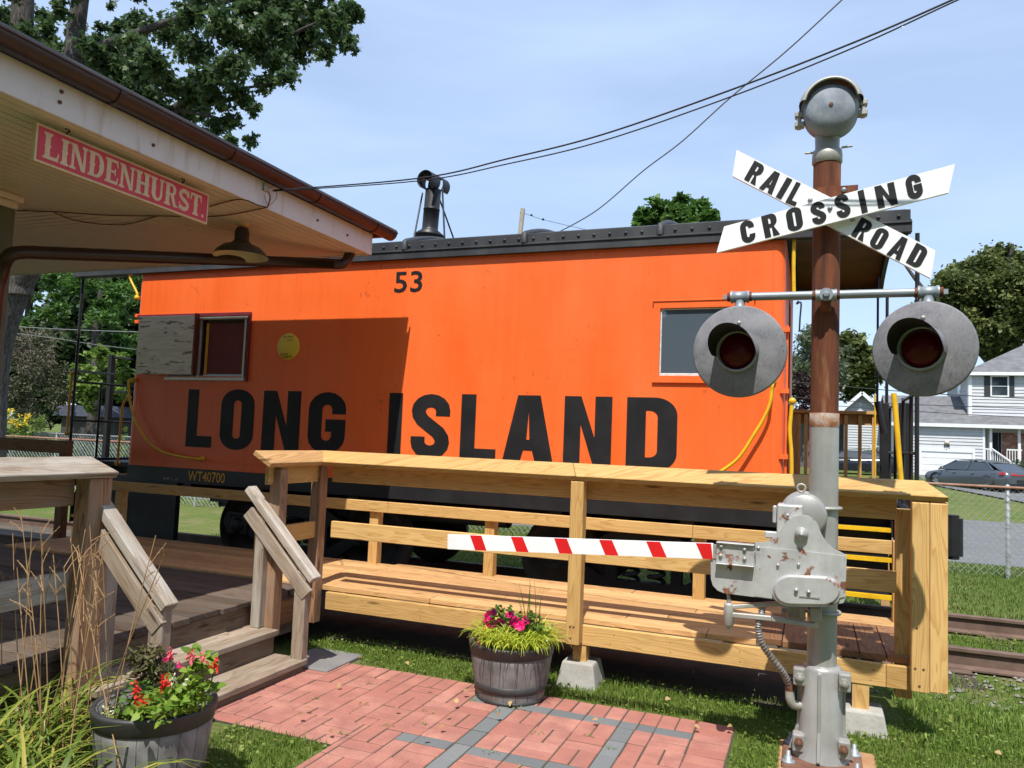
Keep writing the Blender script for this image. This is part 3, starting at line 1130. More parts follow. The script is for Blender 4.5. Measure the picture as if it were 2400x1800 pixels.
# right window: raised orange surround, old putty, glass
fr = MB()
e = .058
ox0, ox1, oz0, oz1 = rwA[0] - e, rwB[0] + e, rwA[1] - e, rwB[1] + e
fr.prism([(ox0, YS - .022, oz0), (ox1, YS - .022, oz0), (ox1, YS - .022, oz1), (ox0, YS - .022, oz1)], (0, .03, 0),
         [[(rwA[0], YS - .022, rwA[1]), (rwB[0], YS - .022, rwA[1]), (rwB[0], YS - .022, rwB[1]), (rwA[0], YS - .022, rwB[1])]], tone=.5)
fr.box((ox0 - .012, YS - .03, oz1 + .001), (ox1 + .012, YS + .005, oz1 + .014), .5)
for k in range(9):
    zz = oz0 + .05 + (oz1 - oz0 - .1) * k / 8
    fr.tube([(ox0 + .028, YS - .021, zz), (ox0 + .028, YS - .025, zz)], .004, 8)
w2 = fr.build('window', M['orange'], cab, bevel=.003)
g = MB()
g.box((rwA[0], YS + .008, rwA[1]), (rwB[0], YS + .014, rwB[1]), .5)
g.build('pane', M['glassblue'], w2)
g = MB()
g.box((rwA[0] + .001, YS - .004, rwA[1] + .001), (rwB[0] - .001, YS + .0075, rwA[1] + .026), .5)
g.box((rwA[0] + .001, YS - .004, rwA[1] + .027), (rwA[0] + .014, YS + .0075, rwB[1] - .015), .5)
g.box((rwA[0] + .001, YS - .004, rwB[1] - .014), (rwB[0] - .001, YS + .0075, rwB[1] - .001), .5)
g.build('putty', M['putty'], w2, bevel=.003)

# painted lettering, each letter laid where it stands on the side
lz1 = .5 * (onY(*ZB(1400, 78), YS).z + onY(*F3(1600, 1138), YS).z)
lz0 = .5 * (onY(*ZB(1400, 825), YS).z + onY(*F3(1600, 1490), YS).z)
spans = [('L', 437.5, 497.5, 1000), ('O', 517, 595, 985), ('N', 615.5, 703.5, 985), ('G', 722, 811.5, 985),
         ('I', 910.5, 942, 990), ('S', 963, 1055.5, 997), ('L', 1079, 1163, 1020), ('A', 1177, 1298, 1045), ('N', 1322, 1434, 1000), ('D', 1468.5, 1587.5, 1000)]
for ch, a, c, py in spans:
    g, w = glyph(ch)
    xa = onY(a, py, YS).x
    xb = onY(c, py, YS).x
    m = MB()
    m.flat(g, (xa, YS - .0035, lz0), ((xb - xa) / w, 0, 0), (0, 0, lz1 - lz0), tone=.5)
    m.build('letter', M['letter'], cab)
m = MB()
a, c = onY(*F3(464, 635), YS), onY(*F3(605, 527), YS)
put_font(m, '53', (a.x, YS - .0035, a.z), (c.x - a.x, 0, 0), (0, 0, c.z - a.z), .012)
m.build('number', M['letter'], cab)

# black side sill with weight stencil, cross bearers, boxes below
b = MB()
b.box((X0 + .02, YS + .012, ZB0 - .17), (X1 - .02, YS + .05, ZB0 - .001), .5)
b.box((X0 - 1.0, YC - .3, .72), (X1 + .95, YC + .3, 1.02), .5)
b.box((X0, YF - .06, ZB0 - .17), (X1, YF - .02, ZB0 - .001), .5)
for xx in (-6.6, -5.6, -4.4, -2.2, -1.0):
    b.box((xx - .06, YS + .06, .86), (xx + .06, YF - .07, 1.09), .5)
bx = [(ZE(-62, 100), ZE(82, 238)), (ZE(1025, 180), ZE(1465, 335)), (H1(1590, 330), H1(1650, 405)), (H1(1010, 330), H1(1205, 470)), (H1(820, 330), H1(880, 480))]
for pa, pb_ in bx:
    p, q = onY(*pa, YS + .03), onY(*pb_, YS + .03)
    b.box((p.x, YS + .028, q.z), (q.x, YS + .34, ZB0 - .172), .5)
b.box((X0 - .5, YS + .05, .3), (X0 + .75, YS + .12, 1.0), .5)
b.build('underframe', M['black'], cab, bevel=.006)
m = MB()
p, q = onY(*ZB(1318, 1255), YS), onY(*ZB(1805, 1155), YS)
put_font(m, 'WT40700', (p.x, YS + .0085, p.z), (q.x - p.x, 0, 0), (0, 0, q.z - p.z), .008)
m.build('weight_stencil', M['gold'], cab)
m = MB()
p, q = onY(*ZB(1005, 1240), YS), onY(*ZB(1195, 1225), YS)
put_font(m, 'INSP  0  85', (p.x, YS + .0085, p.z), (q.x - p.x, 0, 0), (0, 0, q.z - p.z + .005))
m.build('small_stencil', M['galvlight'], cab)
b = MB()
b.tube([(-3.95, YS + .55, .83), (-2.85, YS + .55, .83)], .13, 18)
b.tube([(-4.3, YS + .5, .88), (-4.0, YS + .5, .88)], .09, 14)
b.build('air_tank', M['black'], cab)

# yellow round plaque
pc = onY(676, 812.5, YS)
rw = abs(onY(*zf(650, 740, 13.82)(715, 1000), YS).x - onY(*zf(650, 740, 13.82)(0, 1000), YS).x) / 2
m = MB()
m.lathe([(0, .012), (rw - .006, .012), (rw, .006), (rw, 0)], (pc.x, YS, pc.z), (0, -1, 0), 40)
pl = m.build('round_plaque', M['plaque'], cab)
m = MB()
put_font(m, 'The Route', (pc.x - rw * .5, YS - .0135, pc.z + rw * .62), (rw * 1.0, 0, .012), (0, 0, rw * .2), .0)
put_font(m, 'of the', (pc.x - rw * .05, YS - .0135, pc.z + rw * .38), (rw * .5, 0, .006), (0, 0, rw * .17), .0)
put_font(m, 'DASHING', (pc.x - rw * .62, YS - .0135, pc.z - rw * .66), (rw * .72, 0, .0), (0, 0, rw * .15), .01)
put_font(m, 'COMMUTER', (pc.x - rw * .42, YS - .0135, pc.z - rw * .86), (rw * .9, 0, .004), (0, 0, rw * .15), .01)
m.build('plaque_text', M['red_brown'], pl)

# roof: drip rail, riveted flange, arched sheet, ribs
RX0, RX1 = -8.53, .735
ed = YS - .05
prof = [(ed + .03 + (2 * (YC - ed) - .06) * i / 16, 3.565 + .27 * (1 - (2 * i / 16 - 1) ** 2)) for i in range(17)]
b = MB()
top = [(RX0 + .01, y, z) for y, z in prof]
bot = [(RX0 + .01, y, z - .07) for y, z in prof]
b.prism(top + bot[::-1], (RX1 - RX0 - .02, 0, 0), tone=.5)
for yy, s2 in ((ed, 1), (2 * YC - ed, -1)):
    b.box((RX0, yy, 3.385), (RX1, yy + s2 * .05, 3.47), .5)
    b.box((RX0 + .01, yy + s2 * .018, 3.4705), (RX1 - .01, yy + s2 * .04, 3.575), .5)
    b.box((RX0, yy - s2 * .012, 3.458), (RX1, yy + s2 * .0, 3.474), .5)
b.build('roof', M['roofblack'], cab, bevel=.004)
b = MB()
for k in range(0, 62):
    xx = RX0 + .08 + k * .149
    b.lathe([(.016, 0), (.013, .010), (.0, .014)], (xx, ed + .0178, 3.522), (0, -1, 0), 8)
b.build('rivet', M['roofblack'], cab)
b = MB()
for k in range(7):
    xx = RX0 + .75 + k * 1.3
    pts = [Vector((xx, y, z + .006)) for y, z in prof]
    b.tube([Vector((xx, ed + .012, 3.48)), Vector((xx, ed + .012, 3.56))] + pts, .034, 8)
b.build('roof_rib', M['roofblack'], cab)
for xa, xb in ((RX0, X0 - .002), (X1 + .002, RX1)):
    b = MB()
    xe = RX0 if xa == RX0 else RX1 - .04
    pr2 = [(xe, y, z - .071) for y, z in prof]
    dn = [(xe, ed + .1, 3.39)] + [(xe, y, z - .18) for y, z in prof[2:-2]] + [(xe, 2 * YC - ed - .1, 3.39)]
    b.prism(pr2 + dn[::-1], (.04, 0, 0), tone=.5)
    for zz, dy in ((3.36, .0), (3.36, 2 * (YC - ed) - .1)):
        b.box((xa + .05, ed + .052 + dy * .96, zz + .02), (xb - .02, ed + .11 + dy * .96, zz + .1), .5)
    b.build('platform_ceiling_frame', M['roofblack'], cab)
    b = MB()
    ce = [(xa + .045, y, z - .0715) for y, z in prof]
    b.prism(ce + [(xa + .045, y, z - .085) for y, z in prof][::-1], (xb - xa - .09, 0, 0), tone=.5)
    b.build('platform_ceiling', M['ceil'], cab)

# smoke jack
sx = onY(*F5(585, 990), YC)
st = onY(*F5(622, 360), YC)
b = MB()
r0 = .098
b.lathe([(.16, -.26), (.16, .0), (.19, .02), (.195, .035), (.105, .10), (r0, .12), (r0, .35), (r0 + .004, .352), (r0 + .004, .362), (r0 - .002, .364), (r0 - .002, st.z - sx.z), (r0 - .02, st.z - sx.z)], (sx.x, YC, sx.z), (0.045, 0, 1), 24)
chim = b.build('chimney', M['black'], cab)
tp = Vector((sx.x + .045 * (st.z - sx.z), YC, st.z))
b = MB()
axh = Vector((.10, .97, .02)).normalized()
upv = (Vector((0, 0, 1)) - axh * axh.z).normalized()
c0 = tp + Vector((.0, .0, .075))
for s0, s1, rr in ((-.20, -.02, .112), (.04, .20, .112)):
    b.lathe([(rr, s0), (rr, s1), (rr - .006, s1), (rr - .006, s0), (rr, s0)], c0, axh, 26, a0=rd(-140), a1=rd(140), ref=upv)
b.lathe([(.1125, -.06), (.1125, .08), (.104, .08), (.104, -.06), (.1125, -.06)], c0, axh, 14, a0=rd(-62), a1=rd(62), ref=upv)
b.build('cap', M['black'], chim)
b = MB()
for pa, pb_, yy in ((F5(500, 400), F5(378, 1040), YC - .35), (F5(757, 340), F5(785, 980), YC - .6)):
    b.tube([onY(*pa, YC), onY(*pb_, yy)], .011, 6)
b.tube([tp + Vector((0, .1, 0)), tp + Vector((.1, .7, -.75))], .011, 6)
b.build('guy_rod', M['black'], chim)

# end platforms
for xe, sg in ((X0, -1), (X1, 1)):
    b = MB()
    xo = xe + sg * .98
    b.box((min(xe, xo), YS + .35, ZB0 - .06), (max(xe, xo), YF - .35, ZB0 + .0), .5)
    b.box((xo - .04, YS + .02, .82), (xo + .04, YF - .02, ZB0 + .03), .5)
    b.build('platform', M['black'], cab, bevel=.005)
    xs0, xs1 = sorted((xe + sg * .02, xe + sg * .845))
    for yy, s2 in ((YS, 1), (YF, -1)):
        for k, zz in enumerate((.995, .765, .485)):
            b = MB()
            dy = (2 - k) * .10
            b.box((xs0 + .012, yy + s2 * (.03 + dy), zz - .03), (xs1 - .012, yy + s2 * (.24 + dy), zz), .5)
            stp = b.build('step', M['black'], cab)
            b = MB()
            b.box((xs0 + .012, yy + s2 * (.014 + dy), zz - .026), (xs1 - .012, yy + s2 * (.0295 + dy), zz + .006), .5)
            b.box((xs0 + .012, yy + s2 * (.03 + dy), zz + .001), (xs1 - .012, yy + s2 * (.065 + dy), zz + .006), .5)
            b.build('step_edge', M['yellow'], stp)
        b = MB()
        for xx in (xs0, xs1 - .012):
            P = [(xx, yy + s2 * .01, .40), (xx, yy + s2 * .26, .40), (xx, yy + s2 * .50, 1.06), (xx, yy + s2 * .20, 1.06), (xx, yy + s2 * .20, .93), (xx, yy + s2 * .01, .70)]
            b.prism(P if s2 > 0 else P[::-1], (.012, 0, 0), tone=.5)
        b.box((xs0 + .013, yy + s2 * .465, .5), (xs1 - .013, yy + s2 * .475, 1.06), .5)
        b.build('step_side', M['black'], cab)
    # railing of the open end
    b = MB()
    xr = xe + sg * 1.0
    for y in (YS + .07, YF - .07):
        b.tube([(xr, y, ZB0), (xr, y, 3.4)], .017, 8)
        b.cut()
    for z in (1.62, 2.10):
        b.tube([(xr, YS + .07, z), (xr, YC - .35, z)], .014, 8)
        b.cut()
        b.tube([(xr, YC + .35, z), (xr, YF - .07, z)], .014, 8)
        b.cut()
    for y in (YS + .45, YC - .35, YC + .35, YF - .45):
        b.tube([(xr, y, ZB0), (xr, y, 2.12)], .016, 8)
        b.cut()
    b.build_each('end_railing', M['black'], cab)
    b = MB()
    if sg > 0:
        q0, q1 = onY(2107, 1100, YC), onY(2139, 1100, YC)
        b.box((q0.x, YC + .02, .95), (q1.x, YC + .10, 2.10), .5)
        b.box((xr - .16, YC + .10, 1.0), (xr - .08, YC + .16, 2.10), .5)
        b.tube([(xr - .2, YC - .12, 3.3), (xr - .2, YC - .12, 2.1)], .012, 8)
        b.tube([(xr - .20, YC - .12, 2.1), (xr - .14, YC - .1, 1.8)], .03, 8)
    else:
        pa, pb_ = onY(*Z3(682, 705), YC - .4), onY(*Z3(638, 1350), YC - .4)
        b.bar(pa, pb_, .07, .07, (0, 1, 0))
        b.bar(onY(*Z3(430, 800), YS + .1), onY(*Z3(690, 822), YC - .4), .025, .03)
        b.bar(onY(*Z3(690, 718), YC - .4), onY(*Z3(810, 733), YC - .4), .02, .03)
        b.bar(onY(*Z3(690, 930), YC - .4), onY(*Z3(810, 930), YC - .4), .02, .03)
    b.build('brake_post', M['black'], cab, bevel=.004)
    # coupler
    b = MB()
    cx = xo
    zc = .87
    b.box((min(cx, cx + sg * .28), YC - .07, zc - .09), (max(cx, cx + sg * .28), YC + .07, zc + .09), .5)
    kn = [(.26, -.12), (.44, -.16), (.53, -.13), (.55, -.04), (.44, -.02), (.40, .03), (.46, .12), (.42, .17), (.26, .13)]
    P = [(cx + sg * a, YC + c, zc - .17) for a, c in kn]
    b.prism(P if sg < 0 else P[::-1], (0, 0, .34), tone=.5)
    b.tube([(cx + sg * .45, YC - .09, zc - .20), (cx + sg * .45, YC - .09, zc + .2)], .06, 12)
    b.build('coupler', M['black'], cab, bevel=.02, segs=2)

# yellow grab irons
def grab(pts, r=.014, ends=True):
    m = MB()
    m.tube(catmull(pts, 6), r, 10)
    for q in (pts[0], pts[-1]) if ends else ():
        m.lathe([(0, .02), (.026, .02), (.03, 0), (.026, -.02), (0, -.02)], q, (0, 1, 0), 12)
    return m.build('grab_iron', M['yellow'], cab)


yo = YS - .085
g_r = [ZD(592, 0), ZD(585, 60), ZD(570, 170), ZD(520, 290), ZD(440, 425), ZD(310, 625), ZD(200, 720), ZD(100, 778), ZD(-60, 850)]
pts = [onY(*q, yo) for q in g_r]
grab([pts[0] + Vector((0, .085, .03))] + pts + [pts[-1] + Vector((-.03, .085, -.02))])
g_l = [ZB(562, -40), ZB(565, 60), ZB(572, 180), ZB(622, 400), ZB(702, 580), ZB(830, 765), ZB(1000, 880), ZB(1200, 935), ZB(1420, 968)]
pts = [onY(*q, yo) for q in g_l]
grab([pts[0] + Vector((0, .085, .02))] + pts + [pts[-1] + Vector((.03, .08, 0))])
grab([onY(*q, YS - .02) for q in (ZA(1145, 300), ZA(1143, 370), ZA(1165, 440), ZA(1262, 640), ZA(1262, 720))], .013)
grab([onY(*q, YS - .03) for q in (ZD(763, 148), ZD(748, 300), ZD(742, 420), ZD(755, 600), ZD(757, 830))], .016)
grab([onY(*q, YS + .02) for q in (ZC(717, 470), ZC(712, 560), ZC(708, 800), ZC(712, 1080))], .016)
grab([onY(*q, YS + .1) for q in (ZB(560, 170), ZB(485, 280), ZB(455, 560), ZB(415, 1030))], .014)
grab([onY(*q, YS + .07) for q in (Z3(440, 815), Z3(425, 950), Z3(408, 1180))], .016)
grab([onY(*q, YS + .07) for q in (ZD(1640, 80), ZD(1660, 300), ZD(1705, 870), ZD(1712, 960))], .021, False)
grab([onY(*q, YF - .1) for q in (ZD(1478, 90), ZD(1478, 400), ZD(1480, 800))], .010, False)
m = MB()
m.tube(catmull([onY(*q, YS + .02) for q in (ZC(760, 1130), ZC(740, 1160), ZC(785, 1150), ZC(775, 1300), ZC(768, 1440))], 5), .008, 6)
m.build('chain_hook', M['black'], cab)
m = MB()
xx = X1 - .012
m.tube([(xx + .03, YS + .05, 2.66), (xx + .03, YS + .05, 2.05), (xx + .03, YS + .05, 1.2)], .011, 8)
for z in (2.62, 2.1, 1.55):
    m.box((xx - .02, YS + .005, z - .02), (xx + .05, YS + .05, z + .02), .5)
m.build('corner_conduit', M['orange'], cab)

# trucks
WR = .42
wx = onY(*ZE(700, 590), 7.468).x
tcx = (wx + .84, wx + .84 - 3.85)
for tx in tcx:
    for yy, s2 in ((YC - .7525, -1), (YC + .7525, 1)):
        for dx in (-.84, .84):
            m = MB()
            m.lathe([(.0, -.075), (.10, -.075), (.11, -.03), (.30, -.01), (.34, -.06), (WR, -.065), (WR + .002, .045), (WR + .028, .05), (WR + .028, .075), (.3, .075), (0, .075)],
                    (tx + dx, yy, .03 + WR), (0, -s2, 0), 40)
            m.build('wheel', plain('wheel_steel', (.03, .028, .027), (.07, .06, .055), 4, .6, .2), cab)
        m = MB()
        ys = yy + s2 * .17
        pr_ = [(-1.08, .50), (-1.02, .62), (-.55, .60), (-.32, .74), (.32, .74), (.55, .60), (1.02, .62), (1.08, .50), (1.0, .36), (.72, .38), (.45, .20), (-.45, .20), (-.72, .38), (-1.0, .36)]
        hole = [(-.26, .30), (.26, .30), (.26, .62), (-.26, .62)]
        h2 = [(-.60, .44), (-.36, .30), (-.36, .56)]
        h3 = [(.60, .44), (.36, .56), (.36, .30)]
        P = [(tx + a, ys - .05, c + .02) for a, c in pr_]
        m.prism(P, (0, .1, 0), [[(tx + a, ys - .05, c + .02) for a, c in hh] for hh in (hole, h2, h3)], tone=.5)
        for dx in (-.84, .84):
            m.lathe([(0, .14), (.06, .14), (.09, .12), (.095, 0)], (tx + dx, ys - s2 * .03, .49), (0, s2, 0), 16)
            m.box((tx + dx - .13, ys - .08, .39), (tx + dx + .13, ys + .08, .60), .5)
        m.build('side_frame', M['black'], cab, bevel=.012)
        for dx in (-.12, .12):
            m = MB()
            m.tube([Vector((tx + dx + .07 * cos(a), ys + .07 * sin(a), .335 + .30 * a / (2 * pi * 4))) for a in [2 * pi * 4 * i / 64 for i in range(65)]], .021, 8)
            m.build('spring', M['black'], cab)
    m = MB()
    for dx in (-.84, .84):
        m.tube([(tx + dx, YC - .9, .45), (tx + dx, YC + .9, .45)], .07, 14)
    m.box((tx - .2, YC - .95, .62), (tx + .2, YC + .95, .86), .5)
    m.box((tx + .9, YC - .95, .50), (tx + 1.0, YC - .45, .62), .5)
    m.build('bolster', M['black'], cab, bevel=.01)

# ------------------------------------------------------------------ railway track
trk = thing('railway_track', 'rusty railway track on gravel running under the caboose and past the ramp', 'railway track', (0, YC, -.14))
for yy in (YC - .7525, YC + .7525):
    b = MB()
    sec = [(-.07, -.142), (.07, -.142), (.07, -.128), (.012, -.11), (.010, -.01), (.036, .0), (.036, .024), (.030, .030), (-.030, .030), (-.036, .024), (-.036, 0), (-.010, -.01), (-.012, -.11), (-.07, -.128)]
    b.prism([(-30, yy + a, c) for a, c in sec], (56, 0, 0), tone=.5)
    b.build('rail', M['rail'], trk)
for k in range(62):
    xx = 5.0 - k * .55
    b = MB()
    b.box((xx - .11, YC - 1.3, -.30), (xx + .11, YC + 1.3, -.150 + random.uniform(-.008, .004)), random.random())
    if xx > 0:
        b.build('tie', M['tie'], trk, bevel=.008)
        for yy in (YC - .7525, YC + .7525):
            p = MB()
            p.box((xx - .09, yy - .17, -.1495), (xx + .09, yy - .075, -.132), .5)
            p.box((xx - .09, yy + .075, -.1495), (xx + .09, yy + .17, -.132), .5)
            p.build('tie_plate', M['rail'], trk, bevel=.004)

# ballast stones by the track (uncountable)
n = 900
ang = NR.rand(n) * 6.28
PX = np.concatenate([NR.uniform(.55, 3.6, n // 2), NR.uniform(-6, .6, n - n // 2)])
PY = NR.uniform(6.35, 7.5, n)
sz = NR.uniform(.010, .026, n)
b = MB()
for i in range(n):
    c = (PX[i], PY[i], gz(PX[i], PY[i]) + .012)
    s_ = sz[i]
    vs = [(c[0] + s_ * random.uniform(.6, 1.2) * dx, c[1] + s_ * random.uniform(.6, 1.2) * dy, c[2] + s_ * random.uniform(.5, .9) * dz) for dx, dy, dz in ((1, 0, 0), (0, 1, 0), (-1, 0, 0), (0, -1, 0), (0, 0, 1), (0, 0, -1))]
    b.add(vs, [(0, 1, 4), (1, 2, 4), (2, 3, 4), (3, 0, 4), (1, 0, 5), (2, 1, 5), (3, 2, 5), (0, 3, 5)], None, random.random())
b.build('gravel', M['stone'], kind='stuff')

# ------------------------------------------------------------------ new pine ramp
DZ = .44
YR, YB = 5.06, 6.16
ramp = thing('wooden_ramp', 'new yellow pine ramp with railings in front of the orange caboose', 'ramp', (-1.5, 5.5, .2))
XE = onY(*ZD(1760, 1120), 5.14).x + .02     # end of the boards by the double post
xL = -3.47
b = MB()
bw = .14
ys = [YR + .005 + k * (bw + .005) for k in range(8)]
joints = [(-2.55, -.6), (-3.0, -1.15), (-2.1, -.9), (-1.6,), (-2.7, -.75), (-1.9,), (-2.4, -.5), (-1.3,)]
for k, y in enumerate(ys):
    xs_ = [xL] + list(joints[k]) + [-.30 if y < 5.9 else XE]
    for a, c in zip(xs_[:-1], xs_[1:]):
        b.box((a + .002, y, DZ - .036), (c - .002, y + bw, DZ + random.uniform(-.0015, .0015)), random.random())
b.build('decking', M['pinedeck'], ramp, bevel=.003)
# darker cross boards at the right end, one stepped edge on the left
b = MB()
xx = -.296
k = 0
while xx < XE - .05:
    b.box((xx + .003, YR + (.008 if k > 1 else .06 - .03 * k), DZ - .034), (xx + .141, 5.9, DZ + .004 + random.uniform(-.001, .002)), random.random(), axis=1)
    xx += .144
    k += 1
b.build('cross_boards', M['brownwood'], ramp, bevel=.003)
zb = .272
b = MB()
zs = onY(*ZE(0, 1034), YR).z
jx = onY(*zf(1700, 1300, 4.424)(695, 900), YR).x
jx2 = onY(*N4(1660, 1200), YR).x
px_ = onY(*ZE(770, 1200), YR).x
for a, c in ((xL + .06, px_), (px_ + .001, jx2), (jx2 + .002, XE)):
    b.box((a, YR - .036, zb), (c, YR + .002, DZ - .040), random.random())
b.build('fascia_board', M['pine'], ramp, bevel=.003)
b = MB()
b.box((xL + .06, YB - .04, zb), (XE, YB, DZ - .04), .4)
for xx in (-3.3, -2.6, -1.9, -1.2, -.5, .2):
    b.box((xx, YR + .003, zb + .01), (xx + .038, YB - .041, DZ - .04), .3, axis=1)
b.build('joist', M['pine'], ramp)
# front posts
PW = .089


def post(mb_mat, x, y, z0, z1, slope=0.0, par=ramp, name='post', w=PW, d=PW, tone=None):
    m = MB()
    m.hexa([(x - w / 2, y - d / 2, z0), (x + w / 2, y - d / 2, z0), (x + w / 2, y + d / 2, z0), (x - w / 2, y + d / 2, z0),
            (x - w / 2, y - d / 2, z1), (x + w / 2, y - d / 2, z1), (x + w / 2, y + d / 2, z1 + slope), (x - w / 2, y + d / 2, z1 + slope)], 2, tone)
    return m.build(name, mb_mat, par, bevel=.004)


yp = YR - .036 - PW / 2 - .001
xc = onY(*ZE(800, 90), yp - PW / 2).x
zt = onY(*ZE(800, 90), yp - PW / 2).z
zbt = onY(*ZE(755, 1300), yp - PW / 2).z
post(M['pine'], xc, yp, zbt, zt, .05)
xr0 = onY(*ZD(1798, 1030), yp - PW / 2).x
post(M['pine'], xr0 + PW / 2, yp, onY(*R1(1295, 1262), yp - PW / 2).z, zt - .005, .05)
post(M['pine'], xr0 + PW * 1.5 + .002, yp, onY(*R1(1400, 1268), yp - PW / 2).z, zt - .005, .05)
post(M['pine'], xr0 - .02, YR + .10, .2, zt - .06, 0.)
post(M['pine'], xr0 + .05, YB - .05, .1, 1.0)
post(M['postwood'], onY(*H1(750, 240), 5.02).x - .01, 5.02, onY(*H1(690, 1590), 4.98).z, zt, .03)
post(M['postwood'], -3.485, 4.495, .19, zt - .01, .0)
# sloped cap boards with mitred ends
th = .036
yf, yb2 = 4.935, 5.055
zf_, zb3 = zt + .005, zt + .088
xcA = onY(*H1(770, 200), 4.95).x
xcE = onY(*ZD(2110, 1008), 4.95).x
xcE2 = onY(*ZD(1900, 885), yb2).x
xcJ = onY(*zf(1100, 1100, 3.16)(815, 40), 5.0).x


def capboard(f0, f1, k0, k1, mat, nrm=(0, -.52, .85)):
    m = MB()
    d = Vector(nrm).normalized() * th
    F0, F1, K0, K1 = Vector(f0), Vector(f1), Vector(k0), Vector(k1)
    m.hexa([F0, F1, K1, K0, F0 + d, F1 + d, K1 + d, K0 + d], 0)
    return m.build('cap_rail', mat, ramp, bevel=.003)


xk = -3.575
capboard((xcA, yf, zf_), (xcJ - .001, yf, zf_), (xcA - .085, yb2, zb3), (xcJ - .06, yb2, zb3), M['pine'])
capboard((xcJ + .001, yf, zf_), (xcE, yf, zf_), (xcJ - .058, yb2, zb3), (xcE2, yb2, zb3), M['pine'])
cl = onX(*H1(300, 218), -3.42)
capboard((-3.42, cl.y + .0, zf_), (xcA - .003, yf - .002, zf_), (-3.54, cl.y - .03, zb3), (xcA - .088, yb2 - .002, zb3), M['pinedeck'], (.52, 0, .85))
# rails: under the cap and mid height, front and back
b = MB()
b.box((xcA + .01, YR - .001, zt - .12), (xcJ, YR + .036, zt + .02), .7)
b.build('under_rail', M['pine'], ramp, bevel=.003)
b = MB()
b.box((xcJ + .001, YR - .001, zt - .12), (xr0 - .066, YR + .036, zt + .02), .5)
b.build('under_rail', M['pine'], ramp, bevel=.003)
b = MB()
b.box((-3.535, 4.40, zt - .12), (-3.50, 4.99, zt + .01), .6)
b.build('under_rail', M['pine'], ramp, bevel=.003)
zm0, zm1 = onY(*ZE(1600, 790), YR).z, onY(*ZE(1600, 660), YR).z
zm1 = onY(*H1(1000, 720), YR).z; zm0 = onY(*H1(1000, 862), YR).z
b = MB()
b.box((xcA + .02, YR - .001, zm0), (xr0 - .066, YR + .036, zm1), .9)
b.build('mid_rail', M['pine'], ramp, bevel=.003)
b = MB()
b.box((-3.535, 4.52, zm0), (-3.50, 4.99, zm1), .5)
b.build('mid_rail', M['pine'], ramp, bevel=.003)
YK = 6.115
for (xa, xb) in ((-6.885, -4.70), (-4.698, -3.52), (-3.518, -.84), (-.838, xr0 + .0)):
    b = MB()
    b.box((xa, YK - .04, .905), (xb, YK - .003, 1.0), random.random())
    b.build('back_rail', M['pine'], ramp, bevel=.003)
for px in (onZ(*H1(1165, 1085), .43).x, onZ(*ZE(135, 800), .43).x, onZ(*ZE(1690, 980), .43).x, onZ(*ZB(565, 1660), .6).x if False else -6.78, -4.95):
    b = MB()
    b.box((px - .044, YK - .002, .2), (px + .044, YK + .087, .985), random.random())
    b.build('back_post', M['pine'], ramp, bevel=.003)

# bolt holes and screw heads
b = MB()
for (px, py) in ((745, 1165), (772, 1168), (748, 1250)):
    q = onY(*ZE(px, py), yp - PW / 2)
    b.lathe([(0, .003), (.006, .0025), (.008, 0)], q, (0, -1, 0), 8)
for (px, py) in ((1985, 760), (1968, 1180), (2055, 1192), (2012, 1365)):
    q = onY(*N4(px, py), yp - PW / 2)
    b.lathe([(0, .003), (.006, .0025), (.008, 0)], q, (0, -1, 0), 8)
for xx in (-3.1, -2.6, -2.1, -1.65, -1.2, -.8, -.4, .0, .35):
    for zz in (zb + .03, zb + .09):
        b.lathe([(0, .002), (.004, 0)], (xx + random.uniform(-.02, .02), YR - .0362, zz), (0, -1, 0), 6)
b.build('screw', M['rustplate'], ramp)

# precast deck blocks under the ramp posts
def pier(x, y, z0, top, w0, w1, label):
    m = MB()
    m.hexa([(x - w0, y - w0, z0), (x + w0, y - w0, z0), (x + w0, y + w0, z0), (x - w0, y + w0, z0),
            (x - w1, y - w1, top), (x + w1, y - w1, top), (x + w1, y + w1, top), (x - w1, y + w1, top)], 2)
    o_ = m.build('concrete_pier', M['concrete'], bevel=.012, segs=2)
    return tag(o_, label, 'concrete block', 'concrete blocks under the ramp')


pc1 = onY(*ZE(805, 1400), 5.0)
pier(pc1.x, 5.09, -.04, .165, .145, .105, 'pale concrete deck block under the middle post, behind the petunia barrel')
pc2 = onY(*M7(1130, 750), 5.0)
pier(pc2.x + .01, 5.09, -.09, .13, .15, .11, 'pale concrete deck block beside the crossing signal base, below the end of the ramp')
for q, zt_ in ((pc1, .16), (pc2, .126)):
    m = MB()
    m.box((q.x - .045, 5.03, zt_), (q.x + .045, 5.118, zb - .001), .6, axis=2)
    m.build('stub_post', M['pine'], ramp)

# ------------------------------------------------------------------ weathered station deck
dk = thing('station_deck', 'weathered gray wooden deck of the station with a railing', 'deck', (-4.5, 4, .2))
b = MB()
XD = -3.605
DK = .420
y = 1.3
while y < 5.05:
    b.box((-9.5, y, DK - .038), (XD + random.uniform(-.012, .012), y + .137, DK + random.uniform(-.003, .003)), random.random())
    y += .142
b.build('decking', M['graydeck'], dk, bevel=.004)
b = MB()
for k in range(8):
    b.box((-7.0, 5.068 + k * .138, DZ - .036), (xL - .002, 5.068 + k * .138 + .134, DZ + random.uniform(-.002, .002)), random.random())
b.build('new_decking', M['pinedeck'], dk, bevel=.003)
b = MB()
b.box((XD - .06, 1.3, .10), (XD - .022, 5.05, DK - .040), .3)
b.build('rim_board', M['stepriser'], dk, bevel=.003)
b = MB()
b.box((XD - .022, 4.56, .19), (XD + .016, 5.04, .36), .5)
b.build('side_board', M['brownwood'], dk, bevel=.003)
b = MB()
b.box((-9.5, 1.32, -.02), (XD - .08, 1.36, .4), .3)
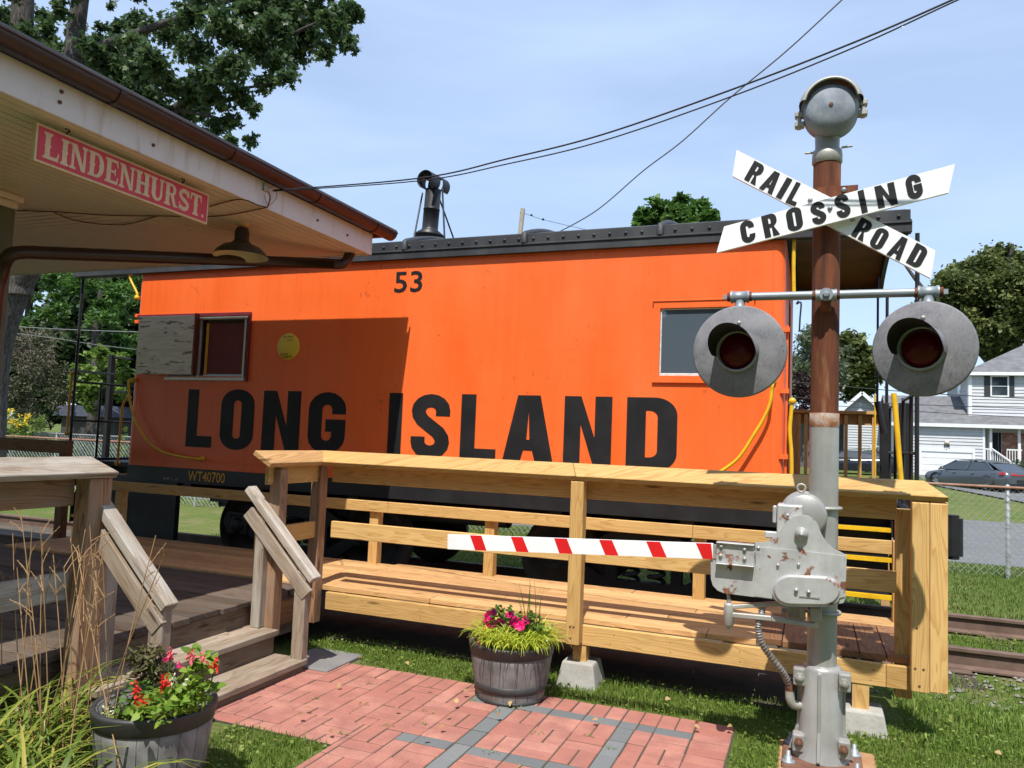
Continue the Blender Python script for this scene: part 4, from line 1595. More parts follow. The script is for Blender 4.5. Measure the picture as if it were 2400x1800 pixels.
for yy in (1.6, 3.0, 4.4):
    b.box((-3.75, yy, -.05), (-3.66, yy + .09, .4), .3)
b.build('skirt', M['gray'], dk)
# left railing by the steps
lp = onX(*H2(930, 345), -3.47)
ylp = 3.0
post(M['postwood'], -3.50, ylp, -.03, 1.325, .0, dk, w=.10, d=.14)
post(M['gray'], -3.53, ylp + .14, .05, 1.12, .0, dk)
z_f = onX(*H2(1085, 300), -3.43).z
m = MB()
d = Vector((.52, 0, .85)).normalized() * .036
ye = ylp + .075
F0, F1, K0, K1 = Vector((-3.43, 1.3, 1.325)), Vector((-3.43, ye, 1.325)), Vector((-3.565, 1.3, 1.405)), Vector((-3.565, ye - .07, 1.405))
m.hexa([F0, F1, K1, K0, F0 + d, F1 + d, K1 + d, K0 + d], 0)
m.build('cap_rail', M['gray'], dk, bevel=.004)
for z0_, z1_, mt in ((1.18, 1.315, 'postwood'), (.70, .84, 'gray')):
    m = MB()
    m.box((-3.59, 1.3, z0_), (-3.552, ylp - .07 if z0_ > 1 else ylp + .18, z1_), .6)
    m.build('rail', M[mt], dk, bevel=.003)
# far railing of the deck seen beyond (brown)
for z0_, z1_ in ((1.255, 1.395), (.725, .835)):
    m = MB()
    m.box((-10.4, 6.08, z0_), (-7.56, 6.118, z1_), .6)
    m.build('back_rail', M['brownwood'], dk, bevel=.003)
m = MB()
m.box((-7.70, 6.119, .3), (-7.60, 6.207, 1.395), .5)
m.build('back_post', M['brownwood'], dk, bevel=.003)

# steps down to the bricks
st_ = thing('wooden_steps', 'weathered two tread wooden steps between sloping handrails', 'steps', (-3.25, 3.8, 0))
Y0s, Y1s = 3.0, 4.44
for k, (xa, xb, zz) in enumerate(((-3.645, -3.375, .25), (-3.43, -3.125, .09))):
    for j in range(2):
        w_ = (xb - xa - .006) / 2
        b = MB()
        b.box((xa + j * (w_ + .006), Y0s + .02 * k, zz - .038), (xa + j * (w_ + .006) + w_, Y1s, zz), random.random())
        b.build('tread', M['steptread'], st_, bevel=.004)
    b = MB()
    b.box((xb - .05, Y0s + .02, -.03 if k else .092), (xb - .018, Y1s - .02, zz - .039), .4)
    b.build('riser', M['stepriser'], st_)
b = MB()
for yy in (Y0s + .03, Y1s - .06):
    b.box((-3.60, yy, -.03), (-3.18, yy + .03, .050), .4).cut()
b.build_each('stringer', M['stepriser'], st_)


def handrail(ya, top, bot, newx, newz0, w=.115, ws=.085):
    h = MB()
    h.bar(top, bot, ws, .052, (.4, 0, 1))
    h.build('handrail', M['gray'], st_, bevel=.005)
    h = MB()
    off = Vector((-.02, -.019, -.125))
    t2, b2 = Vector(top) + off + (Vector(bot) - Vector(top)) * .06, Vector(bot) + off - (Vector(bot) - Vector(top)) * .04
    h.bar(t2, b2, .036, .095, (.4, 0, 1))
    h.build('lower_rail', M['steptread'], st_, bevel=.004)
    h = MB()
    zt2 = Vector(top).z + (newx - top[0]) / (bot[0] - top[0]) * (bot[2] - top[2]) - .045
    h.box((newx - .05, ya - .03, newz0), (newx + .04, ya + .035, zt2), .4)
    h.build('newel', M['steptread'], st_, bevel=.005)


a, c = onY(*H1(135, 420), 4.42), onY(*H1(700, 1215), 4.42)
handrail(4.42, a, c, onY(*H1(590, 1300), 4.42).x, .06)
post(M['gray'], -3.545, 4.432, .251, a.z + (-3.545 - a.x) / (c.x - a.x) * (c.z - a.z) - .06, 0, st_, 'upper_newel', .075, .075)
a, c = onY(*H2(1040, 640), 3.05), onY(*zf(0, 1000, 2.074)(828, 880), 3.05)
handrail(3.05, a, c, onY(*zf(0, 1000, 2.074)(780, 960), 3.05).x, .02)
o_ = MB().box((-3.38, 4.46, -.03), (-2.98, 4.90, .026), .5).build('paving_slab', M['slate'], bevel=.006)
tag(o_, 'flat dark stone slab under the foot of the far handrail', 'paving slab')

# ------------------------------------------------------------------ station canopy
XG = -3.765          # outer lip of the gutter
YG = 6.405
sta = thing('station_building', 'wooden station canopy with brown gutter and boarded cream soffit', 'station', (-5.4, 3.7, 0))
XFa, YFa = -3.862, 6.14
zs0, zs1 = 3.285, 3.475
b = MB()
b.box((XFa - .03, -1.0, zs0 - .01), (XFa, YFa, zs1), .5)
b.box((-16, YFa - .03, zs0 - .01), (XFa - .0305, YFa, zs1), .5)
b.build('fascia', M['fascia'], sta, bevel=.004)
# soffit of narrow beaded boards, mitred on the diagonal at the corner
b = MB()
n_ = 60
for k in range(n_):
    w_ = .083
    xa, xb = XFa - .031 - k * w_, XFa - .031 - (k + 1) * w_ + .011
    ya, yb_ = YFa - .031 - k * w_, YFa - .031 - (k + 1) * w_ + .011
    zz = zs0
    if yb_ > -1:
        b.add([(xa, -1, zz), (xa, ya, zz), (xb, yb_, zz), (xb, -1, zz)], [(0, 1, 2, 3)], None, random.random())
        b.add([(xa, -1, zz), (xa, ya, zz), (xa, ya, zz + .014), (xa, -1, zz + .014)], [(0, 1, 2, 3)], None, .5)
    b.add([(xa, ya, zz), (-16, ya, zz), (-16, yb_, zz), (xb, yb_, zz)], [(0, 1, 2, 3)], None, random.random())
    b.add([(xa, ya, zz), (-16, ya, zz), (-16, ya, zz + .014), (xa, ya, zz + .014)], [(0, 1, 2, 3)], None, .5)
b.box((-16, -1, zs0 + .014), (XFa - .031, YFa - .031, zs0 + .03), .5)
b.build('soffit', M['soffit'], sta)
# hip roof above
b = MB()
rz = zs1 + .10
pk = 2.35
ov = [(XG + .02, -1.5, rz - .02), (XG + .02, YG - .02, rz - .02), (-16, YG - .02, rz - .02)]
ridge = [(XG - 5.2, -1.5, rz + pk), (XG - 5.2, YG - 5.2, rz + pk), (-16, YG - 5.2, rz + pk)]
for (A_, B_, C_, D_) in ((ov[0], ov[1], ridge[1], ridge[0]), (ov[1], ov[2], ridge[2], ridge[1])):
    A_, B_, C_, D_ = map(Vector, (A_, B_, C_, D_))
    nseg = 34
    for k in range(nseg):
        t0, t1 = k / nseg, (k + 1) / nseg
        p0, p1 = A_.lerp(D_, t0), B_.lerp(C_, t0)
        q0, q1 = A_.lerp(D_, t1), B_.lerp(C_, t1)
        up = Vector((0, 0, .012))
        b.add([p0 + up, p1 + up, q1, q0], [(0, 1, 2, 3)], None, random.random())
        b.add([p0, p1, p1 + up, p0 + up], [(0, 1, 2, 3)], None, .2)
b.build('roof', M['shingle'], sta)
# half round gutter along two eaves
b = MB()
gr = .072
sec = [(gr * cos(rd(a_)), gr * sin(rd(a_))) for a_ in range(180, 361, 15)]
zc = zs1 + .055


def gutter(p0, p1, side):
    outer = [(p0 + side * s_[0] + Vector((0, 0, s_[1])), p1 + side * s_[0] + Vector((0, 0, s_[1]))) for s_ in sec]
    inn = [(p0 + side * s_[0] * .95 + Vector((0, 0, s_[1] * .95 + .002)), p1 + side * s_[0] * .95 + Vector((0, 0, s_[1] * .95 + .002))) for s_ in sec]
    for L in (outer, inn):
        vs = [q for pr in L for q in pr]
        b.add(vs, [(2 * k, 2 * k + 1, 2 * k + 3, 2 * k + 2) for k in range(len(L) - 1)], None, .5, True)
    for q in (outer[0], outer[-1]):
        b.tube([q[0], q[1]], .009, 8)


gutter(Vector((XFa + gr, -1.2, zc)), Vector((XFa + gr, YG - .06, zc)), Vector((1, 0, 0)))
gutter(Vector((-16, YFa + gr, zc)), Vector((XG, YFa + gr, zc)), Vector((0, 1, 0)))
for px in ((655, 560), (1310, 900), (1800, 1150), (2130, 1320)):
    yy = onX(*Z1(*px), XG - .03).y
    L = [(XFa + gr + (gr + .006) * cos(rd(a_)), (gr + .006) * sin(rd(a_)) + zc) for a_ in range(175, 366, 15)]
    vs = [(q[0], yy - .025, q[1]) for q in L] + [(q[0], yy + .025, q[1]) for q in L]
    m_ = len(L)
    b.add(vs, [(k, k + 1, m_ + k + 1, m_ + k) for k in range(m_ - 1)], None, .5, True)
b.build('gutter', M['gutter'], sta)
b = MB()
pa = Vector((-3.98, 6.02, zs0 - .0))
pa = onZ(*Z1(2000, 1450), zs0)
e0 = onY(*Z1(1890, 1508), 5.92)
e1 = onY(*Z1(150, 1442), 3.74)
ctr = [pa + Vector((0, .0, .12)), pa, pa.lerp(e0, .45) + Vector((.03, 0, -.05)), e0]
path_ = catmull(ctr, 6) + [e0.lerp(e1, .33), e0.lerp(e1, .66)] + catmull([e1, e1 + (e1 - e0).normalized() * .10 + Vector((0, 0, -.03)), Vector((e1.x - .13, 3.66, e1.z - .18)), Vector((e1.x - .15, 3.65, e1.z - .5)), Vector((e1.x - .15, 3.65, .46))], 6)
b.tube(path_, .048, 12)
b.build('downspout', M['gutter'], sta)
colx = onY(*Z1(92, 1200), 3.88).x
b = MB()
b.box((colx - .26, 3.62, DZ), (colx - .0, 3.88, onY(*Z1(95, 1205), 3.9).z - .0005), .5)
b.build('column', M['sage'], sta, bevel=.006)
b = MB()
zc0, zc1 = onY(*Z1(95, 1205), 3.9).z, onY(*Z1(95, 1160), 3.9).z
b.box((colx - .28, 3.60, zc0), (colx + .012, 3.895, zc1 - .0005), .5)
b.box((colx - .30, 3.56, zc1), (onY(*Z1(150, 1128), 3.95).x, 3.95, zs0 - .001), .5)
b.build('column_head', M['soffit'], sta, bevel=.02, segs=2)
b = MB()
b.box((-7.9, 2.2, DZ), (colx - .30, 2.4, zs0), .5)
b.box((colx - .30, 3.60, DZ), (colx - .255, 3.64, 1.45), .5)
b.build('wall', M['sage'], sta)
# loose cable pinned along the soffit
def soff(px):
    return onZ(*Z1(*px), zs0 - .012)
b = MB()
for L in (((95, 1205), (300, 1210), (600, 1230), (900, 1235), (1250, 1235), (1530, 1185)), ((300, 1210), (450, 1265), (700, 1285), (900, 1235)), ((1200, 1180), (1370, 1140), (1480, 1175), (1530, 1185)), ((1530, 1185), (1545, 1130), (1530, 1090))):
    b.tube(catmull([soff(q) for q in L], 6), .005, 6)
b.build('cable', M['rustplate'], sta)
b = MB()
for px in ((350, 525), (340, 585), (875, 830), (1815, 1260), (1985, 1345)):
    q = onX(*Z1(*px), XFa)
    b.lathe([(0, .012), (.010, .010), (.012, 0)], q, (1, 0, 0), 8)
b.build('bolt', M['rustplate'], sta)

# hanging station sign
XS = -3.98
s00, s10, s11, s01 = [onX(*Z1(*q), XS) for q in ((185, 920), (1178, 1278), (1203, 1112), (218, 706))]
sz0, sz1 = (s00.z + s10.z) / 2, (s01.z + s11.z) / 2
sy0, sy1 = (s00.y + s01.y) / 2, (s10.y + s11.y) / 2
sg_ = thing('station_sign', 'red sign reading LINDENHURST hung from the station soffit', 'sign', (XS, (sy0 + sy1) / 2, sz1))
b = MB()
b.box((XS - .03, sy0, sz0), (XS, sy1, sz1), .5)
b.build('border', M['cream'], sg_, bevel=.002)
b = MB()
ins = .014
b.box((XS + .0002, sy0 + ins, sz0 + ins), (XS + .003, sy1 - ins, sz1 - ins), .5)
b.build('panel', M['signred'], sg_)


def slab(ch):
    """western slab letters from overlapping pieces: list of (shape, width)"""
    T, t2, sf = .26, .14, .10
    P = []

    def stem(x, t=T, spur=True, s0=True, s1=True):
        P.append([[(x, 0), (x + t, 0), (x + t, 1), (x, 1)]])
        if s0:
            P.append([[(x - sf, 0), (x + t + sf, 0), (x + t + sf, .075), (x + t, .12), (x, .12), (x - sf, .075)]])
        if s1:
            P.append([[(x - sf, 1), (x - sf, .925), (x, .88), (x + t, .88), (x + t + sf, .925), (x + t + sf, 1)]])
        if spur:
            P.append([[(x - .05, .5), (x, .44), (x + t, .44), (x + t + .05, .5), (x + t, .56), (x, .56)]])
    if ch == 'L':
        stem(sf)
        P.append([[(sf, 0), (.80, 0), (.84, .34), (.78, .34), (.70, .14), (sf, .12)]])
        return P, .86
    if ch == 'I':
        stem(sf)
        return P, .46
    if ch == 'N':
        stem(sf, t2, False, True, False)
        P.append([[(0, 1), (.34, 1), (.86, .0), (.86, 0), (.66, 0), (.12, .9), (0, .93)]])
        stem(.74, t2, False, False, True)
        return P, .98
    if ch == 'D':
        stem(sf)
        o = [(sf, 0), (.5, 0)] + arc(.50, .5, .42, .5, -90, 90, 14) + [(sf, 1), (sf, .89), (.46, .89)] + arc(.46, .5, .20, .39, 90, -90, 14) + [(sf, .11)]
        P.append([o])
        P.append([[(.62, .44), (.96, .5), (.62, .56)]])
        return P, .95
    if ch == 'E':
        stem(sf)
        P.append([[(sf, 0), (.78, 0), (.82, .30), (.76, .30), (.68, .12), (sf, .12)]])
        P.append([[(sf, 1), (.76, 1), (.80, .70), (.74, .70), (.66, .88), (sf, .88)]])
        P.append([[(sf, .45), (.55, .45), (.60, .34), (.64, .34), (.64, .66), (.60, .66), (.55, .55), (sf, .55)]])
        return P, .84
    if ch == 'H':
        stem(sf)
        stem(.62)
        P.append([[(sf, .44), (.8, .44), (.8, .56), (sf, .56)]])
        return P, .98
    if ch == 'U':
        P.append([[(sf, 1), (sf, .30)] + arc(.47, .32, .37, .33, 180, 360, 16)[1:-1] + [(.84, .3), (.84, 1), (.70, 1), (.70, .32)] + arc(.53, .34, .17, .22, 0, -180, 12) + [(sf + T, .34), (sf + T, 1)]])
        for x_, t_ in ((sf, T), (.70, .14)):
            P.append([[(x_ - sf, 1), (x_ - sf, .925), (x_, .88), (x_ + t_, .88), (x_ + t_ + sf, .925), (x_ + t_ + sf, 1)]])
        P.append([[(sf - .05, .55), (sf, .49), (sf + T, .49), (sf + T + .05, .55), (sf + T, .61), (sf, .61)]])
        return P, .95
    if ch == 'R':
        stem(sf)
        P.append([[(sf, 1), (.52, 1)] + arc(.52, .74, .30, .26, 90, -90, 12) + [(sf, .48), (sf, .57), (.48, .57)] + arc(.48, .73, .13, .16, -90, 90, 10) + [(sf, .89)]])
        P.append([[(.40, .52), (.66, .50), (.84, .10), (.98, .09), (.98, 0), (.66, 0)]])
        return P, .98
    if ch == 'S':
        p = [(.74, .70)] + arc(.43, .72, .30, .20, 30, 180, 10) + [(.16, .64), (.30, .54), (.55, .44), (.70, .34)] + arc(.42, .29, .30, .21, 0, -155, 10)
        P.append([stroke(p, .19)])
        P.append([[(.72, .98), (.79, .98), (.79, .66), (.72, .66)]])
        P.append([[(.05, .02), (.12, .02), (.12, .36), (.05, .36)]])
        return P, .86
    if ch == 'T':
        stem(.30, T, True, True, False)
        P.append([[(0, 1), (.86, 1), (.88, .66), (.82, .66), (.74, .88), (.12, .88), (.04, .66), (-.02, .66)]])
        return P, .88
    return [[rrect(.0, 0, .17, .17, .08)]], .2


word = 'LINDENHURST.'
gl = [slab(ch) for ch in word]
gap = .05
tot = sum(w for _, w in gl) + gap * (len(word) - 1)
ya, yb_ = sy0 + .045, sy1 - .04
za, hb_ = sz0 + .034, (sz1 - sz0) - .068
xx = 0
for ch, (P, w) in zip(word, gl):
    m = MB()
    for k, shp in enumerate(P):
        m.flat([shp], (XS + .0036 + k * .0004, ya + xx / tot * (yb_ - ya), za), (0, (yb_ - ya) / tot, 0), (0, 0, hb_), tone=.5)
    m.build('letter', M['cream'], sg_)
    xx += w + gap
for px in ((395, 770), (1055, 1043)):
    q = onX(*Z1(*px), XS)
    m = MB()
    y_ = q.y
    m.tube(catmull([(XS - .015, y_, sz1 - .01), (XS - .015, y_, sz1 + .018), (XS - .015, y_ + .014, sz1 + .03), (XS - .015, y_ + .0, sz1 + .045), (XS - .015, y_ - .012, sz1 + .034)], 5), .005, 6)
    m.tube(catmull([(XS - .015, y_ - .01, sz1 + .034), (XS - .015, y_ + .008, sz1 + .05), (XS - .015, y_ + .004, max(zs0, sz1 + .06))], 5), .005, 6)
    m.build('hook', M['black'], sg_)

# barn lamp under the soffit
XL = -4.30
lc = onZ(*Z1(1388, 1280), zs0)
lamp = thing('barn_lamp', 'dark enamel barn lamp with pale inside under the station soffit', 'lamp', lc)
sc_ = lc.length / Vector((0, 0, 0)).length if False else 1
zl = onY(*Z1(1370, 1465), lc.y).z
h0 = zl
R_ = .215
b = MB()
b.lathe([(.0, h0 + .235), (.045, h0 + .235), (.058, h0 + .20), (.058, h0 + .13), (.085, h0 + .10), (.15, h0 + .075), (.195, h0 + .035), (R_, h0), (R_ + .006, h0 - .004)], (lc.x, lc.y, 0), (0, 0, 1), 36)
b.build('shade', M['lampdark'], lamp)
b = MB()
b.lathe([(R_ + .005, h0 - .004), (R_ - .006, h0 - .002), (.185, h0 + .03), (.14, h0 + .066), (.05, h0 + .09), (0, h0 + .092)], (lc.x, lc.y, 0), (0, 0, 1), 36)
b.build('shade_lining', M['lampwhite'], lamp)
b = MB()
b.tube([(lc.x, lc.y, h0 + .23), (lc.x, lc.y, zs0)], .014, 8)
b.lathe([(0, zs0 - .02), (.05, zs0 - .015), (.055, zs0 - .001)], (lc.x, lc.y, 0), (0, 0, 1), 14)
b.build('stem', M['cream'], lamp)

# wires -----------------------------------------------------------
def plane_pts(pix, A, B):
    """points of a wire hanging in the vertical plane through A and B"""
    A, B = Vector(A), Vector(B)
    nrm = Vector((B.y - A.y, A.x - B.x, 0))
    out = []
    for x, y in pix:
        d = Vector(ray(x, y))
        o = Vector((0, 0, CZ))
        t = (A - o).dot(nrm) / d.dot(nrm)
        out.append(o + d * t)
    return out


A0 = onX(640, 446, XFa + .02)
B0 = onY(2240, 0, 3.85)
for k, (off, rr) in enumerate(((0, .0048), (1, .0038))):
    if k == 0:
        pix = [(640, 446), (980, 418), (1190, 372), (1410, 316), (1715, 210), (2000, 100), (2240, -4), (2420, -90)]
        lab = 'thick black cable from the canopy corner, upper of the pair'
    else:
        pix = [(640, 448), (980, 424), (1190, 384), (1410, 331), (1715, 226), (2000, 112), (2240, 2), (2420, -80)]
        lab = 'twisted black cable from the canopy corner, lower of the pair'
    b = MB()
    b.tube(catmull(plane_pts(pix, A0, B0), 8), rr, 6)
    tag(b.build('overhead_wire', M['wire']), lab, 'wire', 'wires overhead')
A1 = Vector((0, 0, CZ)) + Vector(ray(1300, 548)) * 24
B1 = Vector((0, 0, CZ)) + Vector(ray(1975, 0)) * 26
b = MB()
b.tube(catmull(plane_pts([(1300, 549), (1400, 492), (1508, 400), (1600, 330), (1715, 226), (1845, 118), (1975, -2), (2080, -100)], A1, B1), 8), [.018 + .012 * i / 56 for i in range(57)], 6)
tag(b.build('overhead_wire', M['wire']), 'single black wire rising steeply from behind the caboose roof', 'wire', 'wires overhead')
b = MB()
bp = A0 + Vector((0, 0, 0))
b.tube(catmull([bp + Vector((-.015, -.05, -.01)), bp + Vector((.03, -.02, .02)), bp + Vector((.02, .02, -.05)), bp + Vector((.0, -.04, -.13)), bp + Vector((-.0, -.1, -.06))], 5), .004, 6)
b.box(bp + Vector((-.02, -.10, -.03)), bp + Vector((.0, -.05, .02)), .5)
b.build('wire_anchor', M['galvlight'], sta)

# ------------------------------------------------------------------ the crossing signal
MX, MY = .065, 4.45
sig = thing('crossing_signal', 'rusty railroad crossing signal mast with crossbuck, bell, two lamps and gate mechanism', 'crossing signal', (MX, MY, 0))
R0 = .0705
zsil = onY(*ZD(1030, 250), MY - R0).z
zcol = onY(*M7(640, 440), MY - R0).z
zneck = onY(*C2(858, 430), MY - R0).z
b = MB()
b.tube([(MX, MY, .3), (MX, MY, zsil)], R0 + .003, 28)
b.build('lower_mast', M['silver'], sig)
b = MB()
b.tube([(MX, MY, zsil), (MX, MY, zneck + .02)], R0, 28)
b.build('upper_mast', M['rust'], sig)
b = MB()
b.lathe([(R0 + .0032, zsil - .075), (R0 + .0042, zsil - .07), (R0 + .0042, zsil + .0005), (R0, zsil + .001)], (MX, MY, 0), (0, 0, 1), 28)
b.build('rust_band', rusty('rust_fade', (.36, .33, .28), (.20, .07, .02), (.30, .13, .05), .52, 9, .7, stretch=(2, 2, 2)), sig)
# base: split casting with flanges, ribs, bolts
bz = .035
b = MB()
Rb = .108
b.lathe([(Rb + .03, bz), (Rb + .012, bz + .05), (Rb, bz + .10), (Rb - .006, zcol - .02), (Rb - .016, zcol), (R0, zcol + .004)], (MX, MY, 0), (0, 0, 1), 36)
for a_ in (0, 90, 180, 270):
    ca, sa = cos(rd(a_ - 95)), sin(rd(a_ - 95))
    rib = [(Rb - .02, zcol - .01), (Rb + .008, zcol - .02), (Rb + .010, bz + .15), (Rb + .05, bz + .01), (Rb - .02, bz + .01)]
    tx_, ty_ = -sa * .008, ca * .008
    b.prism([(MX + r_ * ca - tx_, MY + r_ * sa - ty_, z_) for r_, z_ in rib], (2 * tx_, 2 * ty_, 0), tone=.5)
for sx_ in (-1, 1):
    for z_ in (zcol - .055, bz + .075):
        b.box((MX + sx_ * .080, MY - .098, z_ - .045), (MX + sx_ * .138, MY - .030, z_ + .045), .5)
b.build('mast_base', M['silver'], sig, bevel=.008, segs=2)
for sx_ in (-1, 1):
    for z_ in (zcol - .055, bz + .085):
        m = MB()
        m.lathe([(0, .034), (.011, .032), (.012, .014), (.022, .013), (.023, 0)], (MX + sx_ * .106, MY - .098, z_), (0, -1, 0), 6, smooth=False)
        m.build('bolt', M['galvlight'] if z_ > .3 else M['rustplate'], sig)
b = MB()
b.lathe([(.21, .01), (.21, bz - .005), (.19, bz), (0, bz)], (MX, MY, 0), (0, 0, 1), 4, smooth=False, a0=rd(40), a1=rd(400))
b.box((MX - .19, MY - .20, -.02), (MX + .20, MY + .17, bz - .004), .5)
b.build('base_plate', M['rustplate'], sig, bevel=.015, segs=2)
for dx, dy in ((-.155, -.15), (.165, -.165), (.165, .10), (-.15, .12)):
    m = MB()
    m.lathe([(0, .056), (.010, .055), (.010, .030), (.018, .029), (.018, .010), (.034, .008), (.034, 0)], (MX + dx, MY + dy, bz - .004), (0, 0, 1), 12)
    m.build('anchor_bolt', M['galv'], sig)
m = MB()
m.box((MX - .21, MY - .27, -.08), (MX + .27, MY + .22, .0135), .5)
tag(m.build('concrete_footing', M['concreterust'], bevel=.01), 'rust stained concrete footing under the crossing signal mast', 'footing')

# bell on top
bc = onY(*C2(872, 226), MY - .03)
Rl = onY(*C2(1000, 212), MY - .05).x - bc.x
bell = MB()
bell.lathe([(Rl * .93, .06), (Rl * 1.0, .04), (Rl * 1.0, -.055), (Rl * .985, -.07), (Rl * .94, -.086), (Rl * .84, -.100), (Rl * .55, -.116), (0, -.124)], bc, (0, 1, 0), 44)
bell.lathe([(Rl * .93, .05), (Rl * .8, .11), (Rl * .4, .15), (0, .155)], bc, (0, 1, 0), 36)
bl = bell.build('bell', M['bellblue'], sig)
m = MB()
m.lathe([(Rl * .93, -.125), (Rl * .95, -.134), (Rl * 1.06, -.122), (Rl * 1.17, -.085), (Rl * 1.20, -.04), (Rl * 1.18, .03), (Rl * 1.08, .09), (Rl * .9, .13), (Rl * .88, .12), (Rl * 1.04, .08), (Rl * 1.13, .03), (Rl * 1.12, -.04), (Rl * 1.06, -.09), (Rl * .93, -.125)], bc + Vector((0, 0, Rl * .06)), (0, 1, 0), 40, a0=rd(-78), a1=rd(78), ref=(0, 0, 1))
m.build('bell_hood', M['galvlight'], bl)
m = MB()
m.lathe([(0, -.130), (.011, -.128), (.012, -.106)], bc, (0, 1, 0), 6, smooth=False)
m.build('bolt', M['rustplate'], bl)
for sx_ in (-1, 1):
    m = MB()
    zz = bc.z - .02 if sx_ < 0 else bc.z + .01
    for dz in (-.028, .028):
        m.box((bc.x + sx_ * Rl * .96, bc.y - .02, zz + dz - .014), (bc.x + sx_ * (Rl + .045), bc.y + .03, zz + dz + .014), .5)
    m.box((bc.x + sx_ * (Rl + .010), bc.y - .012, zz - .05), (bc.x + sx_ * (Rl + .035), bc.y + .022, zz + .05), .5)
    m.build('hinge', M['galvlight'], bl, bevel=.004)
m = MB()
zb_ = bc.z - Rl
m.lathe([(.064, zb_ + .03), (.062, zb_ - .06), (.075, zb_ - .062), (.078, zb_ - .09), (.078, zneck - .005), (R0, zneck - .01)], (MX, MY, 0), (0, 0, 1), 28)
m.tube([(MX - .115, MY - .05, zneck + .045), (MX - .07, MY - .045, zneck + .045)], .006, 6)
m.tube([(MX + .07, MY - .045, zneck + .06), (MX + .125, MY - .05, zneck + .062)], .006, 6)
m.build('collar', M['galvlight'], sig)

# crossbuck
YX = 4.30


def blade(corn, Yp, words, gap_fix, name):
    """corn: pixel corners left-top, left-bottom, right-top, right-bottom"""
    P = [onY(*C2(*c), Yp) for c in corn]
    m = MB()
    m.prism([P[0], P[2], P[3], P[1]], (0, .022, 0), tone=.5)
    bl_ = m.build(name, M['white'], sig, bevel=.002)
    for ch, (x0, y0), (x1, y1), (x2, y2) in words:
        O, A_, B_ = [onY(*CB(*q), Yp) for q in ((x0, y0), (x1, y1), (x2, y2))]
        O.y = A_.y = B_.y = Yp - .0025
        g_, w_ = glyph(ch, .58, .245)
        mm = MB()
        mm.flat(g_, O, (A_ - O) / w_, B_ - O, tone=.5)
        mm.build('letter', M['letter'], bl_)
    return bl_


# each letter: lower left, lower right, upper left (enlarged crossbuck view)
blade(((442, 393), (423, 512), (1352, 853), (1330, 980)), 4.345, [
    ('R', (132, 815), (210, 858), (207, 682)), ('A', (237, 878), (328, 925), (322, 742)), ('I', (356, 940), (394, 958), (437, 800)), ('L', (424, 978), (492, 1008), (503, 832)),
    ('R', (886, 1210), (970, 1256), (965, 1082)), ('O', (1008, 1280), (1095, 1322), (1083, 1148)), ('A', (1137, 1345), (1232, 1392), (1222, 1205)), ('D', (1275, 1402), (1365, 1452), (1352, 1262))], 0, 'rear_blade')
blade(((385, 743), (350, 863), (1441, 457), (1412, 588)), YX, [
    ('C', (122, 1275), (222, 1248), (95, 1120)), ('R', (283, 1232), (384, 1204), (252, 1078)), ('O', (448, 1190), (556, 1158), (422, 1035)), ('S', (622, 1147), (724, 1116), (592, 990)),
    ('S', (797, 1101), (897, 1070), (760, 937)), ('I', (966, 1058), (1008, 1045), (934, 900)), ('N', (1082, 1022), (1221, 988), (1052, 868)), ('G', (1297, 968), (1408, 936), (1262, 800))], 0, 'front_blade')
m = MB()
p, q = onY(*CB(628, 875), 4.37), onY(*CB(938, 930), 4.37)
m.box((p.x, 4.369, q.z - .05), (q.x, 4.379, p.z), .5)
m.build('crossbuck_bracket', M['rust'], sig, bevel=.002)
m = MB()
for (px, py, yy) in ((838, 888, 4.368), (740, 1020, YX), (600, 962, 4.343), (898, 1098, 4.343)):
    q = onY(*CB(px, py), yy)
    m.lathe([(0, .012), (.008, .011), (.012, .004), (.014, 0)], q, (0, -1, 0), 8).cut()
m.build_each('bolt', M['galv'], sig)

# lamp arm
YA = 4.325
za = onY(*ZC(1095, 1060), YA - .03).z
xl_, xr_ = onY(*ZC(152, 1090), YA).x, onY(*ZC(2102, 1040), YA).x
zl_, zr_ = onY(*ZC(152, 1088), YA).z, onY(*ZC(2102, 1040), YA).z
m = MB()
m.tube([(xl_ - .05, YA, zl_), (xr_ + .05, YA, zr_)], .0225, 16)
arm = m.build('lamp_arm', M['galv'], sig)
m = MB()
for x_, z_ in ((xl_, zl_), (xr_, zr_)):
    m.tube([(x_ - .048, YA, z_), (x_ - .036, YA, z_), (x_ - .034, YA, z_), (x_ + .034, YA, z_), (x_ + .036, YA, z_), (x_ + .048, YA, z_)], [.034, .034, .030, .030, .034, .034], 18)
    m.tube([(x_, YA, z_ - .02), (x_, YA, z_ - .06), (x_, YA, z_ - .065), (x_, YA, z_ - .085)], [.027, .027, .034, .036], 18)
    m.cut()
m.tube([(MX - .052, YA, za), (MX - .04, YA, za), (MX + .04, YA, za), (MX + .052, YA, za)], [.033, .031, .031, .033], 18)
m.tube([(MX, YA - .036, za), (MX, YA + .02, za)], .034, 18)
m.cut()
m.build_each('pipe_tee', M['galv'], arm)
m = MB()
for x0_, x1_, z_ in ((xl_ - .066, xl_ - .05, zl_), (xr_ + .05, xr_ + .066, zr_), (xl_ + .05, xl_ + .062, zl_), (xr_ - .062, xr_ - .05, zr_), (MX - .068, MX - .053, za), (MX + .053, MX + .066, za)):
    m.tube([(x0_, YA, z_), (x1_, YA, z_)], .0255, 16)
    m.cut()
m.tube([(MX, YA, za - .02), (MX, YA + .03, za - .055), (MX, MY - .06, za - .062)], [.026, .026, .03], 16)
m.cut()
m.build_each('rusty_collar', M['rust'], arm)
m = MB()
m.box((xl_ - .088, YA - .012, zl_ - .012), (xl_ - .066, YA + .012, zl_ + .012), .5).cut()
m.box((xr_ + .066, YA - .012, zr_ - .012), (xr_ + .088, YA + .012, zr_ + .012), .5).cut()
